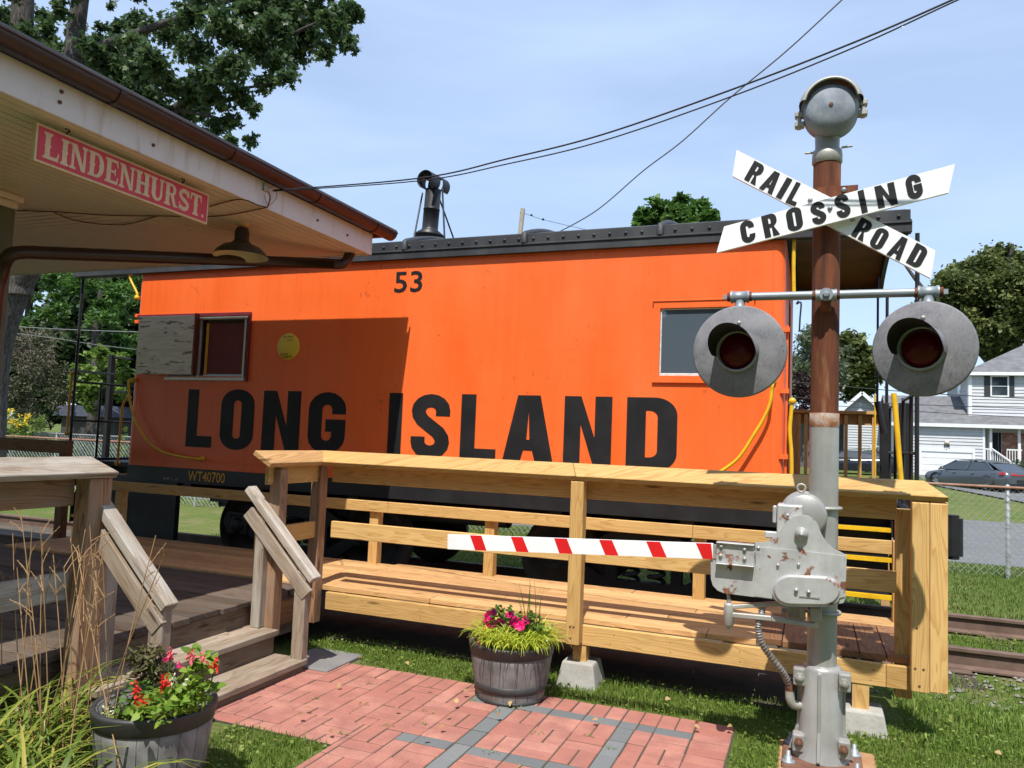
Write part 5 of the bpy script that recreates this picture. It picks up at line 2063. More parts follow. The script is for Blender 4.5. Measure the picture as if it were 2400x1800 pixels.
m.lathe([(0, .062), (.016, .06), (.018, .035), (.03, .034)], (MX, YA, za), (0, -1, 0), 6, smooth=False).cut()
m.build_each('plug', M['galv'], arm)


def signal_lamp(cpx, edge, axis, rl_scale, lab):
    Y_ = 4.235
    axis = Vector(axis).normalized()
    c = onY(*cpx, Y_)
    Rd = (onY(*edge, Y_) - c).length
    t_ = thing('signal_lamp', lab, 'lamp', c) if False else None
    m = MB()
    m.lathe([(.10, .012), (Rd - .008, .012), (Rd, .006), (Rd, -.006), (Rd - .004, -.004), (.10, .004)], c, axis, 56)
    disc = m.build('background_disc', M['discgray'], sig)
    cl_ = c + Vector((-.008, 0, .0)) * 1
    Rn = .098
    m = MB()
    m.lathe([(Rn, .004), (Rn - .01, .014), (Rn * .75, .026), (Rn * .4, .035), (0, .038)], cl_, axis, 36)
    m.build('lens', M['lens'], disc)
    m = MB()
    m.lathe([(Rn + .012, .012), (Rn + .012, .03), (Rn, .034), (Rn, .012)], cl_, axis, 36)
    m.build('lens_rim', M['galv'], disc)
    # peaked hood: long over the top, cut back towards the sides
    up_ = (Vector((0, 0, 1)) - axis * axis.z).normalized()
    sd_ = axis.cross(up_)
    m = MB()
    rows = []
    K = 30
    for i in range(K + 1):
        a_ = rd(-104 + 208 * i / K)
        Lh = .03 + .245 * max(0, cos(a_ * .82)) ** .6
        pr_ = []
        for j in range(5):
            f_ = j / 4
            rr = Rn + .016 + .004 * f_
            pr_.append(cl_ + axis * (.012 + Lh * f_) + (up_ * cos(a_) + sd_ * sin(a_)) * rr)
        rows.append(pr_)
    vs = [q for r_ in rows for q in r_]
    fs = [(i * 5 + j, (i + 1) * 5 + j, (i + 1) * 5 + j + 1, i * 5 + j + 1) for i in range(K) for j in range(4)]
    m.add(vs, fs, None, .5, True, 0)
    inner = [q - (q - (cl_ + axis * (q - cl_).dot(axis))).normalized() * .003 for q in vs]
    m.add(inner, [tuple(reversed(f)) for f in fs], None, .5, True, 1)
    m.build('hood', [M['discgray'], M['hoodblack']], disc)
    m = MB()
    m.lathe([(0, .018), (.008, .017), (.011, .010), (.013, .006)], c + up_ * (Rn + .055) + axis * .004, axis, 8)
    m.build('stud', M['galvlight'], disc)
    m = MB()
    m.lathe([(.13, -.02), (.13, -.09), (.11, -.13), (0, -.14)], c, axis, 28)
    m.tube([c + up_ * (Rd - .06) - axis * .02, Vector((c.x, YA, (zl_ + zr_) / 2 - .07))], .03, 12)
    m.build('lamp_housing', M['hoodblack'], disc)


signal_lamp(LL(731, 962), LL(1365, 962), (-.10, -1, -.02), 1, '')
signal_lamp(LR(855, 920), LR(1525, 925), (-.30, -.95, -.02), 1, '')

# gate mechanism ---------------------------------------------------
YM = 4.24
gm = MB()
out = [K6(*q) for q in ((740, 1190), (735, 865), (860, 872), (940, 838), (1020, 780), (1090, 705), (1150, 610), (1210, 535), (1300, 490), (1400, 476), (1500, 485), (1580, 530), (1640, 610), (1680, 720), (1730, 820), (1800, 900), (1880, 975), (1955, 1002), (2055, 1060))]
out += [N4(*q) for q in ((1255, 110), (1248, 440), (1225, 500), (1130, 520), (480, 462), (-10, 400), (-80, 372), (-130, 320), (-150, 250), (-152, 40))]
out = out + [K6(178, 1140)]
P = [onY(*q, YM) for q in out]
gm.prism(P, (0, .020, 0), tone=.5)
gmech = gm.build('gate_mechanism', M['silverrust'], sig, bevel=.006, segs=2)
# raised lower part of the plate
gm = MB()
P = [onY(*q, YM - .006) for q in [K6(745, 930), K6(1400, 990), K6(2045, 1068), N4(1240, 435), N4(1000, 500), N4(480, 455), N4(300, 430), K6(742, 1200)]]
gm.prism(P, (0, .0055, 0), tone=.5)
gm.build('face_plate', M['silverrust'], gmech, bevel=.002)
gm = MB()
p, q = onY(*K6(1040, 1000), YM), onY(*K6(1420, 345), YM)
gm.box((p.x, YM + .021, p.z), (q.x, YM + .16, q.z), .5)
p2, q2 = onY(*N4(60, 300), YM), onY(*N4(1190, 20), YM)
gm.box((p2.x, YM + .0205, p2.z), (q2.x, YM + .10, q2.z - .02), .5)
gm.build('housing', M['silverrust'], gmech, bevel=.008, segs=2)
gm = MB()
q = onY(*K6(1520, 540), YM)
rr = q.z
c1 = onY(*K6(1440, 480), YM + .1)
rt = onY(*K6(1440, 140), YM + .1).z - c1.z
gm.lathe([(0, -.075), (rt * .8, -.075), (rt * .93, -.06), (rt * .93, .05), (rt, .052), (rt, .068), (rt * .93, .07), (rt * .9, .11), (0, .11)], (c1.x, YM + .15, c1.z), (0, 1, 0), 32)
gm.build('motor_drum', M['silver'], gmech)
gm = MB()
ce = onY(*K6(1402, 85), YM + .11)
gm.tube([ce + Vector((.020 * cos(a_), 0, .020 * sin(a_))) for a_ in [2 * pi * i / 20 for i in range(21)]], .006, 8, caps=False)
gm.tube([ce + Vector((0, 0, -.022)), ce + Vector((0, 0, -.045))], .008, 8)
gm.build('lifting_eye', M['galvlight'], gmech)
gm = MB()
cp = onY(*K6(1405, 745), YM)
gm.lathe([(.034, -.004), (.032, .020), (.022, .022), (.021, .030), (.014, .031), (.013, .042), (.007, .043), (.006, .055), (0, .056)], cp, (0, -1, 0), 24)
gm.build('pivot', M['silver'], gmech)
gm = MB()
pts = [N4(*q) for q in arc(665, 365, 172, 158, 90, 270, 10) + arc(1025, 375, 172, 152, -90, 90, 10)]
F_ = [onY(*q, YM - .055) for q in pts]
gm.prism([onY(*q, YM - .004) for q in pts], (0, -.040, 0), tone=.5, smooth_side=True)
cx_ = sum((p.x for p in F_)) / len(F_); cz_ = sum((p.z for p in F_)) / len(F_)
lo = [onY(*q, YM - .044) for q in pts]
lo2 = [Vector((cx_ + (p.x - cx_) * .93, YM - .058, cz_ + (p.z - cz_) * .86)) for p in lo]
mm_ = len(pts)
gm.add(lo + lo2, [(k, (k + 1) % mm_, mm_ + (k + 1) % mm_, mm_ + k) for k in range(mm_)], None, .5, True)
gm.add(lo2, [tuple(range(mm_))], None, .5)
gm.build('oval_cover', M['silverrust'], gmech)
gm = MB()
for px in ((735, 365), (865, 385)):
    c = onY(*N4(*px), YM - .058)
    gm.lathe([(0, .016), (.009, .015), (.010, 0)], c, (0, -1, 0), 10)
for px in ((545, 108), (760, 100)):
    c = onY(*N4(*px), YM - .006)
    gm.lathe([(0, .012), (.007, .011), (.008, 0)], c, (0, -1, 0), 10)
for px in ((1205, 478), (785, 945)):
    c = onY(*K6(*px), YM - .0)
    gm.lathe([(0, .012), (.009, .011), (.011, 0)], c, (0, -1, 0), 6)
c = onY(*N4(865, 440), YM - .058)
gm.box((c.x - .045, YM - .062, c.z - .003), (c.x + .05, YM - .057, c.z + .004), .5)
gm.build('bolt', M['silver'], gmech)
# channel bracket that carries the arm
gm = MB()
p, q = onY(*K6(180, 1135), YM), onY(*K6(735, 905), YM)
p3 = onY(*K6(710, 1200), YM - .02)
zA = .5 * (onY(*K6(180, 860), YM).z + onY(*K6(730, 915), YM).z); zBm = .5 * (onY(*K6(180, 1140), YM).z + onY(*K6(715, 1200), YM).z)
gm.box((p.x, YM - .022, zBm), (q.x - .002, YM - .016, zA), .5)
gm.box((p.x, YM - .040, zA), (q.x - .002, YM + .02, zA + .006), .5)
gm.box((p.x, YM - .045, zBm - .006), (q.x - .002, YM + .02, zBm), .5)
ch_ = gm.build('arm_bracket', M['silverrust'], gmech, bevel=.002)
gm = MB()
for px in ((250, 925), (240, 1058), (585, 970), (585, 1103)):
    c = onY(*K6(*px), YM - .022)
    gm.lathe([(0, .012), (.009, .011), (.011, 0)], c, (0, -1, 0), 8).cut()
gm.build_each('bolt', M['galvlight'], ch_)
# side lug, U bolts
gm = MB()
p, q = onY(*K6(875, 800), YM + .04), onY(*K6(970, 710), YM + .04)
gm.box((p.x, YM + .03, p.z), (q.x + .03, YM + .06, q.z), .5)
p, q = onY(*K6(1040, 1000), YM + .05), onY(*K6(990, 340), YM + .05)
gm.box((q.x, YM + .05, onY(*K6(990, 600), YM).z), (p.x, YM + .1, q.z), .5)
gm.build('side_lug', M['silverrust'], gmech, bevel=.005)
for pz, rr in ((385, .085), (1, .085)):
    gm = MB()
    zU = onY(*K6(1750, 385), MY - .09).z if pz == 385 else onY(*N4(1050, 625), MY - .09).z
    gm.tube([(MX - .13, MY - .03, zU), (MX - .09, MY - .05, zU)] + [(MX + .086 * cos(rd(a_)), MY + .086 * sin(rd(a_)), zU) for a_ in range(210, 400, 15)] + [(MX + .06, MY + .09, zU), (MX - .10, MY + .09, zU)], .0095, 8)
    gm.build('u_bolt', M['galvlight'], sig)
    gm = MB()
    gm.box((MX - .175, MY - .09, zU - .045), (MX - .10, MY + .06, zU + .045), .5)
    gm.tube([(MX - .20, MY - .05, zU - .01), (MX - .165, MY - .05, zU - .01)], .022, 6, smooth=False)
    gm.build('clamp', M['silver'], sig, bevel=.012, segs=2)
# crank arm below: hollow lever from the link boss to the mast clamp
gm = MB()
cb_ = onY(*N4(35, 610), YM + .03)
hh = .055
gm.lathe([(0, hh + .002), (.022, hh), (.025, hh - .01), (.027, -hh), (.018, -hh - .012), (0, -hh - .016)], cb_, (0, 0, 1), 18)
ct = onY(*N4(700, 495), YM + .06)
gm.bar(cb_ + Vector((.01, .0, .036)), ct, .03, .022)
c2_, c3_ = onY(*N4(480, 660), YM + .03), onY(*N4(935, 735), YM + .05)
gm.bar(cb_ + Vector((.01, 0, -.004)), c2_, .03, .026)
gm.bar(c2_, c3_, .03, .026)
c4_ = onY(*N4(925, 545), YM + .05)
gm.bar(c3_ + Vector((.004, 0, -.01)), c4_, .03, .02, (1, 0, 0))
c5_, c6_ = onY(*N4(800, 545), YM + .055), onY(*N4(800, 670), YM + .055)
gm.bar(c5_, c6_, .02, .03, (1, 0, 0))
gm.box((c4_.x - .02, YM + .03, c6_.z), (c4_.x + .035, YM + .14, c4_.z), .5)
gm.build('crank_lever', M['galvlight'], gmech, bevel=.004)
gm = MB()
lt = onY(*N4(25, 400), YM + .03)
gm.tube([lt, cb_ + Vector((0, 0, hh + .02))], .008, 8)
gm.tube([cb_ + Vector((0, 0, hh)), cb_ + Vector((0, 0, hh + .02))], .013, 6, smooth=False).cut()
gm.tube([cb_ + Vector((0, 0, -hh - .03)), cb_ + Vector((0, 0, -hh - .012))], .012, 6, smooth=False).cut()
gm.build_each('link_rod', M['silver'], gmech)
# flexible conduit, elbow
pth = [onY(*N4(*q), YM + d) for q, d in (((385, 520), .06), ((375, 610), .05), ((345, 700), .04), ((345, 800), .04), ((380, 920), .05), ((460, 1040), .08), ((560, 1170), .11), ((630, 1280), .14), ((670, 1390), .16))]
cp_ = catmull(pth, 14)
rs_ = [.0165 + .0032 * sin(i * 1.9) for i in range(len(cp_))]
gm = MB()
gm.tube(cp_, rs_, 12)
gm.build('conduit', M['conduit'], sig)
gm = MB()
e_ = pth[-1]
gm.tube([e_ + Vector((-.002, 0, .025)), e_ + Vector((.0, 0, -.01))], .024, 12)
gm.build('rusty_collar', M['rust'], sig)
gm = MB()
gm.tube(catmull([e_ + Vector((0, 0, -.01)), e_ + Vector((.002, 0, -.05)), e_ + Vector((.02, .01, -.08)), e_ + Vector((.07, .03, -.085))], 5), .024, 12)
gm.build('elbow', M['galvlight'], sig)

# striped gate arm
ga = [onY(*q, 4.232) for q in ((1049, 1252.5), (1049, 1287), (1671, 1274), (1671, 1310.5))]
gate = thing('gate_arm', 'white gate arm with slanting red stripes across the ramp railing', 'gate arm', ga[2])
m = MB()
m.prism([ga[0], ga[2], ga[3], ga[1]], (0, .02, 0), tone=.5)
m.build('board', M['white'], gate, bevel=.002)
for tx0, tx1, bx0, bx1 in ((5, 90, 45, 128), (308, 395, 350, 440), (628, 722, 668, 766), (962, 1056, 1008, 1106), (1310, 1412, 1360, 1463), (1678, 1790, 1730, 1804)):
    def on_edge(xz, top):
        x_ = 1100 + xz / 3.16
        t_ = (x_ - 1049) / (1671 - 1049)
        y_ = (1252.5 + (1274 - 1252.5) * t_) if top else (1287 + (1310.5 - 1287) * t_)
        q_ = onY(x_, y_, 4.232)
        q_.y = 4.2305
        return q_
    m = MB()
    a_, b_, c_, d_ = on_edge(tx0, True), on_edge(tx1, True), on_edge(bx1, False), on_edge(bx0, False)
    m.add([a_, b_, c_, d_], [(0, 1, 2, 3)], None, .5)
    m.build('red_stripe', M['redtape'], gate)
m = MB()
m.box((ga[2].x, 4.236, ga[3].z + .004), (p.x if False else ga[2].x + .05, 4.25, ga[2].z - .004), .5)
m.build('arm_end', M['galvlight'], gate)

# ------------------------------------------------------------------ guard railing on the far side of the platform
YGU = YF + .12
gp = lambda a, b_: onY(*ZD(a, b_), YGU)
gr_ = thing('platform_guardrail', 'wooden baluster railing behind the open end platform of the caboose', 'railing', gp(1200, 850))
m = MB()
p, q = gp(795, 270), gp(1612, 255)
m.box((p.x - .05, YGU - .07, q.z - .02), (q.x, YGU + .07, q.z + .018), .5)
m.build('cap_rail', M['pine'], gr_, bevel=.003)
m = MB()
m.box((p.x - .05, YGU - .01, gp(1000, 345).z), (q.x - .01, YGU + .028, q.z - .021), .3)
m.build('upper_rail', M['pinedeck'], gr_)
m = MB()
m.box((p.x - .05, YGU - .01, gp(1000, 850).z - .12), (q.x - .01, YGU + .028, gp(1000, 785).z), .3)
m.build('lower_rail', M['pinedeck'], gr_)
zl_g = gp(1000, 850).z - .12
for px in (820, 880, 1000, 1110, 1225, 1345, 1465, 1595):
    xx_ = gp(px, 500).x
    m = MB()
    m.box((xx_ - .019, YGU - .05, zl_g), (xx_ + .019, YGU - .011, q.z - .03), random.random(), axis=2)
    m.build('baluster', M['pine'], gr_)
m = MB()
m.box((q.x - .09, YGU - .045, -.2), (q.x - .001, YGU + .045, q.z - .021), .4, axis=2)
m.box((p.x - .05, YGU - .045, -.2), (p.x + .04, YGU + .045, q.z - .021), .4, axis=2)
m.build('post', M['pinedeck'], gr_)

# ------------------------------------------------------------------ chain link fences


def chain_fence(label, Y, xa, xb, z0, z1, pitch, topmat, posts, group, wr=.0034):
    f = thing('chain_link_fence', label, 'fence', ((xa + xb) / 2, Y, z0))
    m = MB()
    H_ = z1 - z0 - .03
    n__ = int((xb - xa) / pitch)
    for k in range(-int(H_ / pitch) - 1, n__ + 1):
        for s_ in (1, -1):
            a_ = xa + k * pitch if s_ > 0 else xa + k * pitch + H_
            c_ = a_ + s_ * H_
            x0_, zz0, x1_, zz1 = a_, z0 + .02, c_, z0 + .02 + H_
            if max(x0_, x1_) < xa or min(x0_, x1_) > xb:
                continue
            lo_, hi_ = xa, xb
            def cl(xq):
                xq2 = min(hi_, max(lo_, xq))
                return xq2, zz0 + (xq2 - x0_) / (x1_ - x0_) * (zz1 - zz0)
            (u0, v0), (u1, v1) = cl(x0_), cl(x1_)
            d_ = .002 * s_
            m.add([(u0 - wr, Y + d_, v0), (u0 + wr, Y + d_, v0), (u1 + wr, Y + d_, v1), (u1 - wr, Y + d_, v1)], [(0, 1, 2, 3)], None, .5)
            m.add([(u0, Y + d_ - wr, v0), (u0, Y + d_ + wr, v0), (u1, Y + d_ + wr, v1), (u1, Y + d_ - wr, v1)], [(0, 1, 2, 3)], None, .5)
    m.build('wire_mesh', M['chain'], f)
    m = MB()
    m.tube([(xa - .1, Y, z1), (xb + .1, Y, z1)], .022, 8)
    m.build('top_rail', M[topmat], f)
    for px in posts:
        m = MB()
        m.tube([(px, Y + .03, z0 - .15), (px, Y + .03, z1 + .03), (px, Y + .03, z1 + .045)], [.03, .03, .012], 10)
        for zz in (z0 + .3, z0 + .7, z0 + 1.1):
            if zz < z1:
                m.tube([(px, Y + .03, zz), (px, Y + .03, zz + .02)], .034, 10)
        m.build('post', M['fencegalv'], f)
    return f


YFe = 13.3
pfx = onY(2363, 1200, YFe).x
chain_fence('chain link fence with a rusty top rail along the near side of the road', YFe, -18.5, 7.0, -.14, onY(*R1(1810, 206), YFe).z, .105, 'fencerust',
            [pfx - 3.05 * k for k in range(0, 7)] + [pfx + 3.05], 'chain link fences')
zfar = onY(*zf(0, 600, 3.606)(385, 1495), 25.6).z
chain_fence('pale chain link fence with a silver top rail across the road', 25.6, -36.5, -24.5, gz(0, 25.6) - .05, zfar, .16, 'fencegalv', [-35.5 + 3 * k for k in range(4)] + [-24.55], 'chain link fences', .004)

# ------------------------------------------------------------------ houses across the road
YH = 46.0
hp = lambda a, b_, Y=YH: onY(*R4(a, b_), Y)


def lap_wall(m, x0, x1, z0, z1, Y, lap=.17, side=None, xs=None, holes=()):
    """clapboards: each board leans out a little at its foot"""
    n__ = max(1, int((z1 - z0) / lap))
    lp_ = (z1 - z0) / n__
    for k in range(n__):
        a_, c_ = z0 + k * lp_, z0 + (k + 1) * lp_
        segs = [(x0, x1)]
        for hx0, hx1, hz0, hz1 in holes:
            if c_ > hz0 + .02 and a_ < hz1 - .02:
                segs = [s_ for (u, w_) in segs for s_ in ((u, min(w_, hx0)), (max(u, hx1), w_)) if s_[1] - s_[0] > .01]
        for u, w_ in segs:
            if side is None:
                m.add([(u, Y - .034, a_), (w_, Y - .034, a_), (w_, Y, c_), (u, Y, c_)], [(0, 1, 2, 3)], None, random.random())
                m.add([(u, Y, a_), (w_, Y, a_), (w_, Y - .034, a_), (u, Y - .034, a_)], [(0, 1, 2, 3)], None, .5)
            else:
                m.add([(xs + side * .022, u, a_), (xs + side * .022, w_, a_), (xs, w_, c_), (xs, u, c_)], [(0, 1, 2, 3)], None, random.random())
                m.add([(xs, u, a_), (xs, w_, a_), (xs + side * .022, w_, a_), (xs + side * .022, u, a_)], [(0, 1, 2, 3)], None, .5)


hs = thing('house', 'pale gray two storey house with an attached white garage door', 'house', (hp(900, 1300).x, YH + 4, gz(0, YH)))
zg = gz(0, YH) - .1
xgl, xgr = hp(640, 1300).x, hp(1186, 1300).x
zge = hp(900, 1128).z
gd0, gd1 = hp(803, 1285), hp(1112, 1285)
m = MB()
lap_wall(m, xgl, xgr, zg + .25, zge, YH, holes=[(gd0.x - .12, gd1.x + .12, zg, gd0.z + .1)])
lap_wall(m, YH, YH + 6, zg + .25, zge + .0, 0, side=-1, xs=xgl)
m.build('garage_wall', M['siding'], hs)
m = MB()
m.box((xgl, YH + .0, zg - .3), (gd0.x - .12, YH + .2, zg + .25), .5)
m.box((gd1.x + .12, YH + .0, zg - .3), (xgr, YH + .2, zg + .25), .5)
m.build('foundation', M['concrete'], hs)
m = MB()
m.box((gd0.x - .12, YH - .04, zg), (gd0.x, YH + .06, gd0.z + .10), .5)
m.box((gd1.x, YH - .04, zg), (gd1.x + .12, YH + .06, gd0.z + .10), .5)
m.box((gd0.x + .001, YH - .04, gd0.z), (gd1.x - .001, YH + .06, gd0.z + .10), .5)
m.box((xgr - .08, YH - .035, zg + .2), (xgr + .02, YH + .06, zge), .5)
m.build('trim', M['whitetrim'], hs)
m = MB()
for k in range(4):
    h_ = (gd0.z - zg - .02) / 4
    m.box((gd0.x + .001, YH + .02, zg + k * h_ + .01), (gd1.x - .001, YH + .06, zg + (k + 1) * h_ - .012), .5)
    m.box((gd0.x + .001, YH + .045, zg + k * h_ - .01), (gd1.x - .001, YH + .055, zg + k * h_ + .02), .5)
m.build('garage_door', M['whitetrim'], hs, bevel=.012)
# garage roof
m = MB()
rdg = hp(870, 955, YH + 3.5)
xrr = hp(1426, 1110).x + 2
m.add([(xgl - .35, YH - .2, zge + .05), (xrr, YH - .2, zge + .05), (xrr, YH + 3.6, zge + 1.75), (xgl - .35, YH + 3.6, zge + 1.75)], [(0, 1, 2, 3)], None, .5)
m.add([(xgl - .35, YH + 7.6, zge + .05), (xrr, YH + 7.6, zge + .05), (xrr, YH + 3.6, zge + 1.75), (xgl - .35, YH + 3.6, zge + 1.75)], [(3, 2, 1, 0)], None, .5)
m.build('roof', M['shingle'], hs)
m = MB()
m.box((xgl - .35, YH - .29, zge - .12), (xrr, YH - .201, zge + .06), .5)
m.box((xgl - .35, YH - .2, zge - .03), (xrr, YH, zge), .5)
m.build('eave_gutter', M['whitetrim'], hs)
# upper storey
xu = hp(1092, 900, YH + 1).x
zu1 = hp(1150, 815, YH + 1).z
YU = YH + 1.0
wz0, wz1 = hp(1200, 950, YU).z, hp(1200, 838, YU).z
wx0, wx1 = hp(1230, 900, YU).x, hp(1325, 900, YU).x
m = MB()
lap_wall(m, xu, xu + 9, zge - .3, zu1, YU, holes=[(wx0, wx1, wz0, wz1)])
lap_wall(m, YU, YU + 7, zge - .3, zu1, 0, side=-1, xs=xu)
m.build('upper_wall', M['siding'], hs)
m = MB()
m.box((xu - .03, YU - .05, zge - .3), (xu + .13, YU - .001, zu1), .5)
m.box((xu - .05, YU + .001, zge - .3), (xu - .026, YU + .14, zu1), .5)
m.box((xu + .131, YU - .06, zge + .35), (xu + 9, YU - .024, zge + .5), .5)
m.build('corner_trim', M['whitetrim'], hs)
m = MB()
m.prism([(wx0 - .07, YU - .045, wz0 - .07), (wx1 + .07, YU - .045, wz0 - .07), (wx1 + .07, YU - .045, wz1 + .07), (wx0 - .07, YU - .045, wz1 + .07)], (0, .06, 0),
        [[(wx0, YU - .045, wz0), (wx1, YU - .045, wz0), (wx1, YU - .045, wz1), (wx0, YU - .045, wz1)]], tone=.5)
m.box((wx0, YU - .03, (wz0 + wz1) / 2 - .02), (wx1, YU + .01, (wz0 + wz1) / 2 + .02), .5)
wn_ = m.build('window', M['whitetrim'], hs)
m = MB()
m.box((wx0, YU + .0, wz0), (wx1, YU + .005, wz1), .5)
m.build('pane', M['glassdk'], wn_)
for xa_, xb_ in ((hp(1183, 900, YU).x, wx0 - .075), (wx1 + .075, hp(1367, 900, YU).x)):
    m = MB()
    m.box((xa_, YU - .045, wz0 - .05), (xb_, YU - .023, wz1 + .05), .5)
    m.build('shutter', M['shutterdk'], hs)
m = MB()
yw0, yw1 = YU + 2.2, YU + 3.3
zw0 = hp(1000, 940, YU + 2).z
m.box((xu - .03, yw0, zw0), (xu - .015, yw1, zw0 + 1.2), .5)
sw = m.build('window', M['whitetrim'], hs)
m = MB()
m.box((xu - .034, yw0 + .1, zw0 + .1), (xu - .0305, yw1 - .1, zw0 + 1.1), .5)
m.build('pane', M['glassdk'], sw)
m = MB()
ez = zu1
pk_ = hp(1240, 672, YU + 3.5)
m.add([(xu - .3, YU - .25, ez), (xu + 9.5, YU - .25, ez), (xu + 6.0, YU + 3.5, ez + 2.0), (xu + 3.4, YU + 3.5, ez + 2.0)], [(0, 1, 2, 3)], None, .5)
m.add([(xu - .3, YU - .25, ez), (xu + 3.4, YU + 3.5, ez + 2.0), (xu - .5, YU + 7.5, ez)], [(0, 1, 2)], None, .5)
m.add([(xu + 9.5, YU - .5, ez), (xu + 9.5, YU + 7.5, ez), (xu + 6.0, YU + 3.5, ez + 2.0)], [(0, 1, 2)], None, .5)
m.add([(xu - .5, YU + 7.5, ez), (xu + 3.4, YU + 3.5, ez + 2.0), (xu + 6.0, YU + 3.5, ez + 2.0), (xu + 9.5, YU + 7.5, ez)], [(0, 1, 2, 3)], None, .5)
m.build('upper_roof', M['shingle'], hs)
m = MB()
m.box((xu - .35, YU - .34, ez - .14), (xu + 9.5, YU - .25, ez + .03), .5)
m.box((xu - .4, YU - .34, ez - .14), (xu - .3501, YU + 7.5, ez + .03), .5)
m.box((xu - .35, YU - .25, ez - .05), (xu + 9.5, YU + 7.4, ez - .02), .5)
m.build('upper_gutter', M['whitetrim'], hs)
# recessed porch: brick wall, glazed door, posts, steps
YPo = YH + 1.6
zpf = zg + .75
m = MB()
bxs = xgr + .05
x_ = hp(1292, 1250, YPo).x
row = 0
z_ = zg
while z_ < zge:
    xx_ = x_ - (row % 2) * .1
    while xx_ < x_ + 6:
        m.box((max(xx_, x_), YPo, z_), (xx_ + .195, YPo + .08, z_ + .062), random.random() ** 2)
        xx_ += .21
    z_ += .075
    row += 1
m.build('brick_wall', M['bricks'], hs)
m = MB()
m.box((xgr, YPo + .02, zg), (xgr + 9, YPo + .09, zge - .02), .5)
m.box((xgr - .0, YH + .05, zg), (xgr + .04, YPo + .1, zge), .5)
m.build('porch_wall', M['siding'], hs)
m = MB()
dx0, dx1 = hp(1205, 1200, YPo).x, hp(1290, 1200, YPo).x
m.box((dx0, YPo - .03, zpf), (dx1, YPo + .015, zpf + 2.15), .5)
dr = m.build('door', M['whitetrim'], hs)
m = MB()
m.box((dx0 + .15, YPo - .04, zpf + .25), (dx0 + .48, YPo - .031, zpf + 2.0), .5)
m.box((dx0 + .62, YPo - .04, zpf + .25), (dx1 - .15, YPo - .031, zpf + 2.0), .5)
m.build('pane', M['glassdk'], dr)
m = MB()
m.box((xgr + .05, YH + .1, zpf - .12), (xgr + 6, YPo - .03, zpf), .5)
m.box((xgr + .05, YH + .2, zg - .2), (xgr + 6, YPo - .04, zpf - .121), .5)
m.build('porch_floor', M['concrete'], hs)
m = MB()
for pxx in (hp(1228, 1200).x, hp(1402, 1200).x):
    m.box((pxx - .06, YH + .12, zpf), (pxx + .06, YH + .24, zge - .03), .5)
m.build('porch_post', M['whitetrim'], hs)
m = MB()
xra, xrb = hp(1325, 1340).x, hp(1420, 1340).x
for (a_, c_, zz0, zz1) in ((xra, xrb, zpf, zpf), (hp(1192, 1300).x, hp(1228, 1300).x, zpf, zpf)):
    m.box((a_, YH + .14, zpf + .85), (c_, YH + .2, zpf + .92), .5)
    k = a_
    while k < c_:
        m.box((k, YH + .15, zpf + .05), (k + .035, YH + .185, zpf + .849), .5)
        k += .12
pa_, pb_ = Vector((hp(1232, 1300).x, YH + .05, zpf + .9)), Vector((hp(1322, 1380).x, YH - 1.3, zg + .95))
for off in (0, -.75):
    m.bar(pa_ + Vector((0, 0, off)), pb_ + Vector((0, 0, off)), .06, .07)
for k in range(9):
    q_ = pa_.lerp(pb_, (k + .5) / 9)
    m.bar(q_, q_ + Vector((0, 0, -.75)), .035, .035, (0, 1, 0))
m.bar(pb_ + Vector((0, 0, .05)), pb_ + Vector((0, 0, -1.0)), .11, .11, (0, 1, 0))
m.build('porch_railing', M['whitetrim'], hs)
m = MB()
for k in range(4):
    f_ = (k + .5) / 4
    q_ = pa_.lerp(pb_, f_)
    m.box((q_.x - .6, q_.y - .17, zg - .1), (q_.x + .7, q_.y + .17, zpf - .16 * (k + 1)), .5)
m.build('porch_steps', M['concrete'], hs)
m = MB()
lc_ = hp(956, 1238)
m.lathe([(0, .1), (.10, .08), (.13, 0), (.10, -.08), (0, -.1)], lc_ + Vector((0, -.12, 0)), (0, 0, 1), 12)
m.build('wall_light', M['lampwhite'], hs)
m = MB()
put_font(m, '178', (hp(942, 1275).x, YH - .03, hp(942, 1275).z), (hp(975, 1260).x - hp(942, 1260).x, 0, 0), (0, 0, .22), .01)
m.build('house_number', M['letter'], hs)

# gable-fronted neighbour seen through the platform railing
YN = 50.0
np_ = lambda a, b_: onY(*R4(a, b_), YN)
hn = thing('gable_house', 'pale gray house wing with a gable front behind the caboose platform', 'house', (np_(470, 1400).x, YN + 3, gz(0, YN)))
nx0, nx1 = np_(345, 1200).x, np_(594, 1200).x
zn0, zn1 = gz(0, YN) - .1, np_(430, 1062).z
ap = np_(440, 940)
ex0, ex1 = np_(283, 1062).x, 2 * ap.x - np_(283, 1062).x
m = MB()
lap_wall(m, nx0, ex1 - .4, zn0 + .2, zn1, YN, .15, holes=[(np_(492, 1300).x, np_(550, 1300).x, np_(492, 1330).z, np_(492, 1262).z)])
k = 0
while zn1 + k * .15 < ap.z - .2:
    t0 = k * .15 / (ap.z - zn1)
    t1 = (k + 1) * .15 / (ap.z - zn1)
    a0_, c0_ = ex0 + .3 + (ap.x - ex0 - .3) * t0, ex1 - .3 + (ap.x - ex1 + .3) * t0
    a1_, c1_ = ex0 + .3 + (ap.x - ex0 - .3) * t1, ex1 - .3 + (ap.x - ex1 + .3) * t1
    zz0, zz1 = zn1 + k * .15, zn1 + (k + 1) * .15
    m.add([(a0_, YN - .025, zz0), (c0_, YN - .025, zz0), (c1_, YN, zz1), (a1_, YN, zz1)], [(0, 1, 2, 3)], None, .5)
    m.add([(a0_, YN, zz0), (c0_, YN, zz0), (c0_, YN - .025, zz0), (a0_, YN - .025, zz0)], [(0, 1, 2, 3)], None, .5)
    k += 1
m.build('wall', M['siding'], hn)
m = MB()
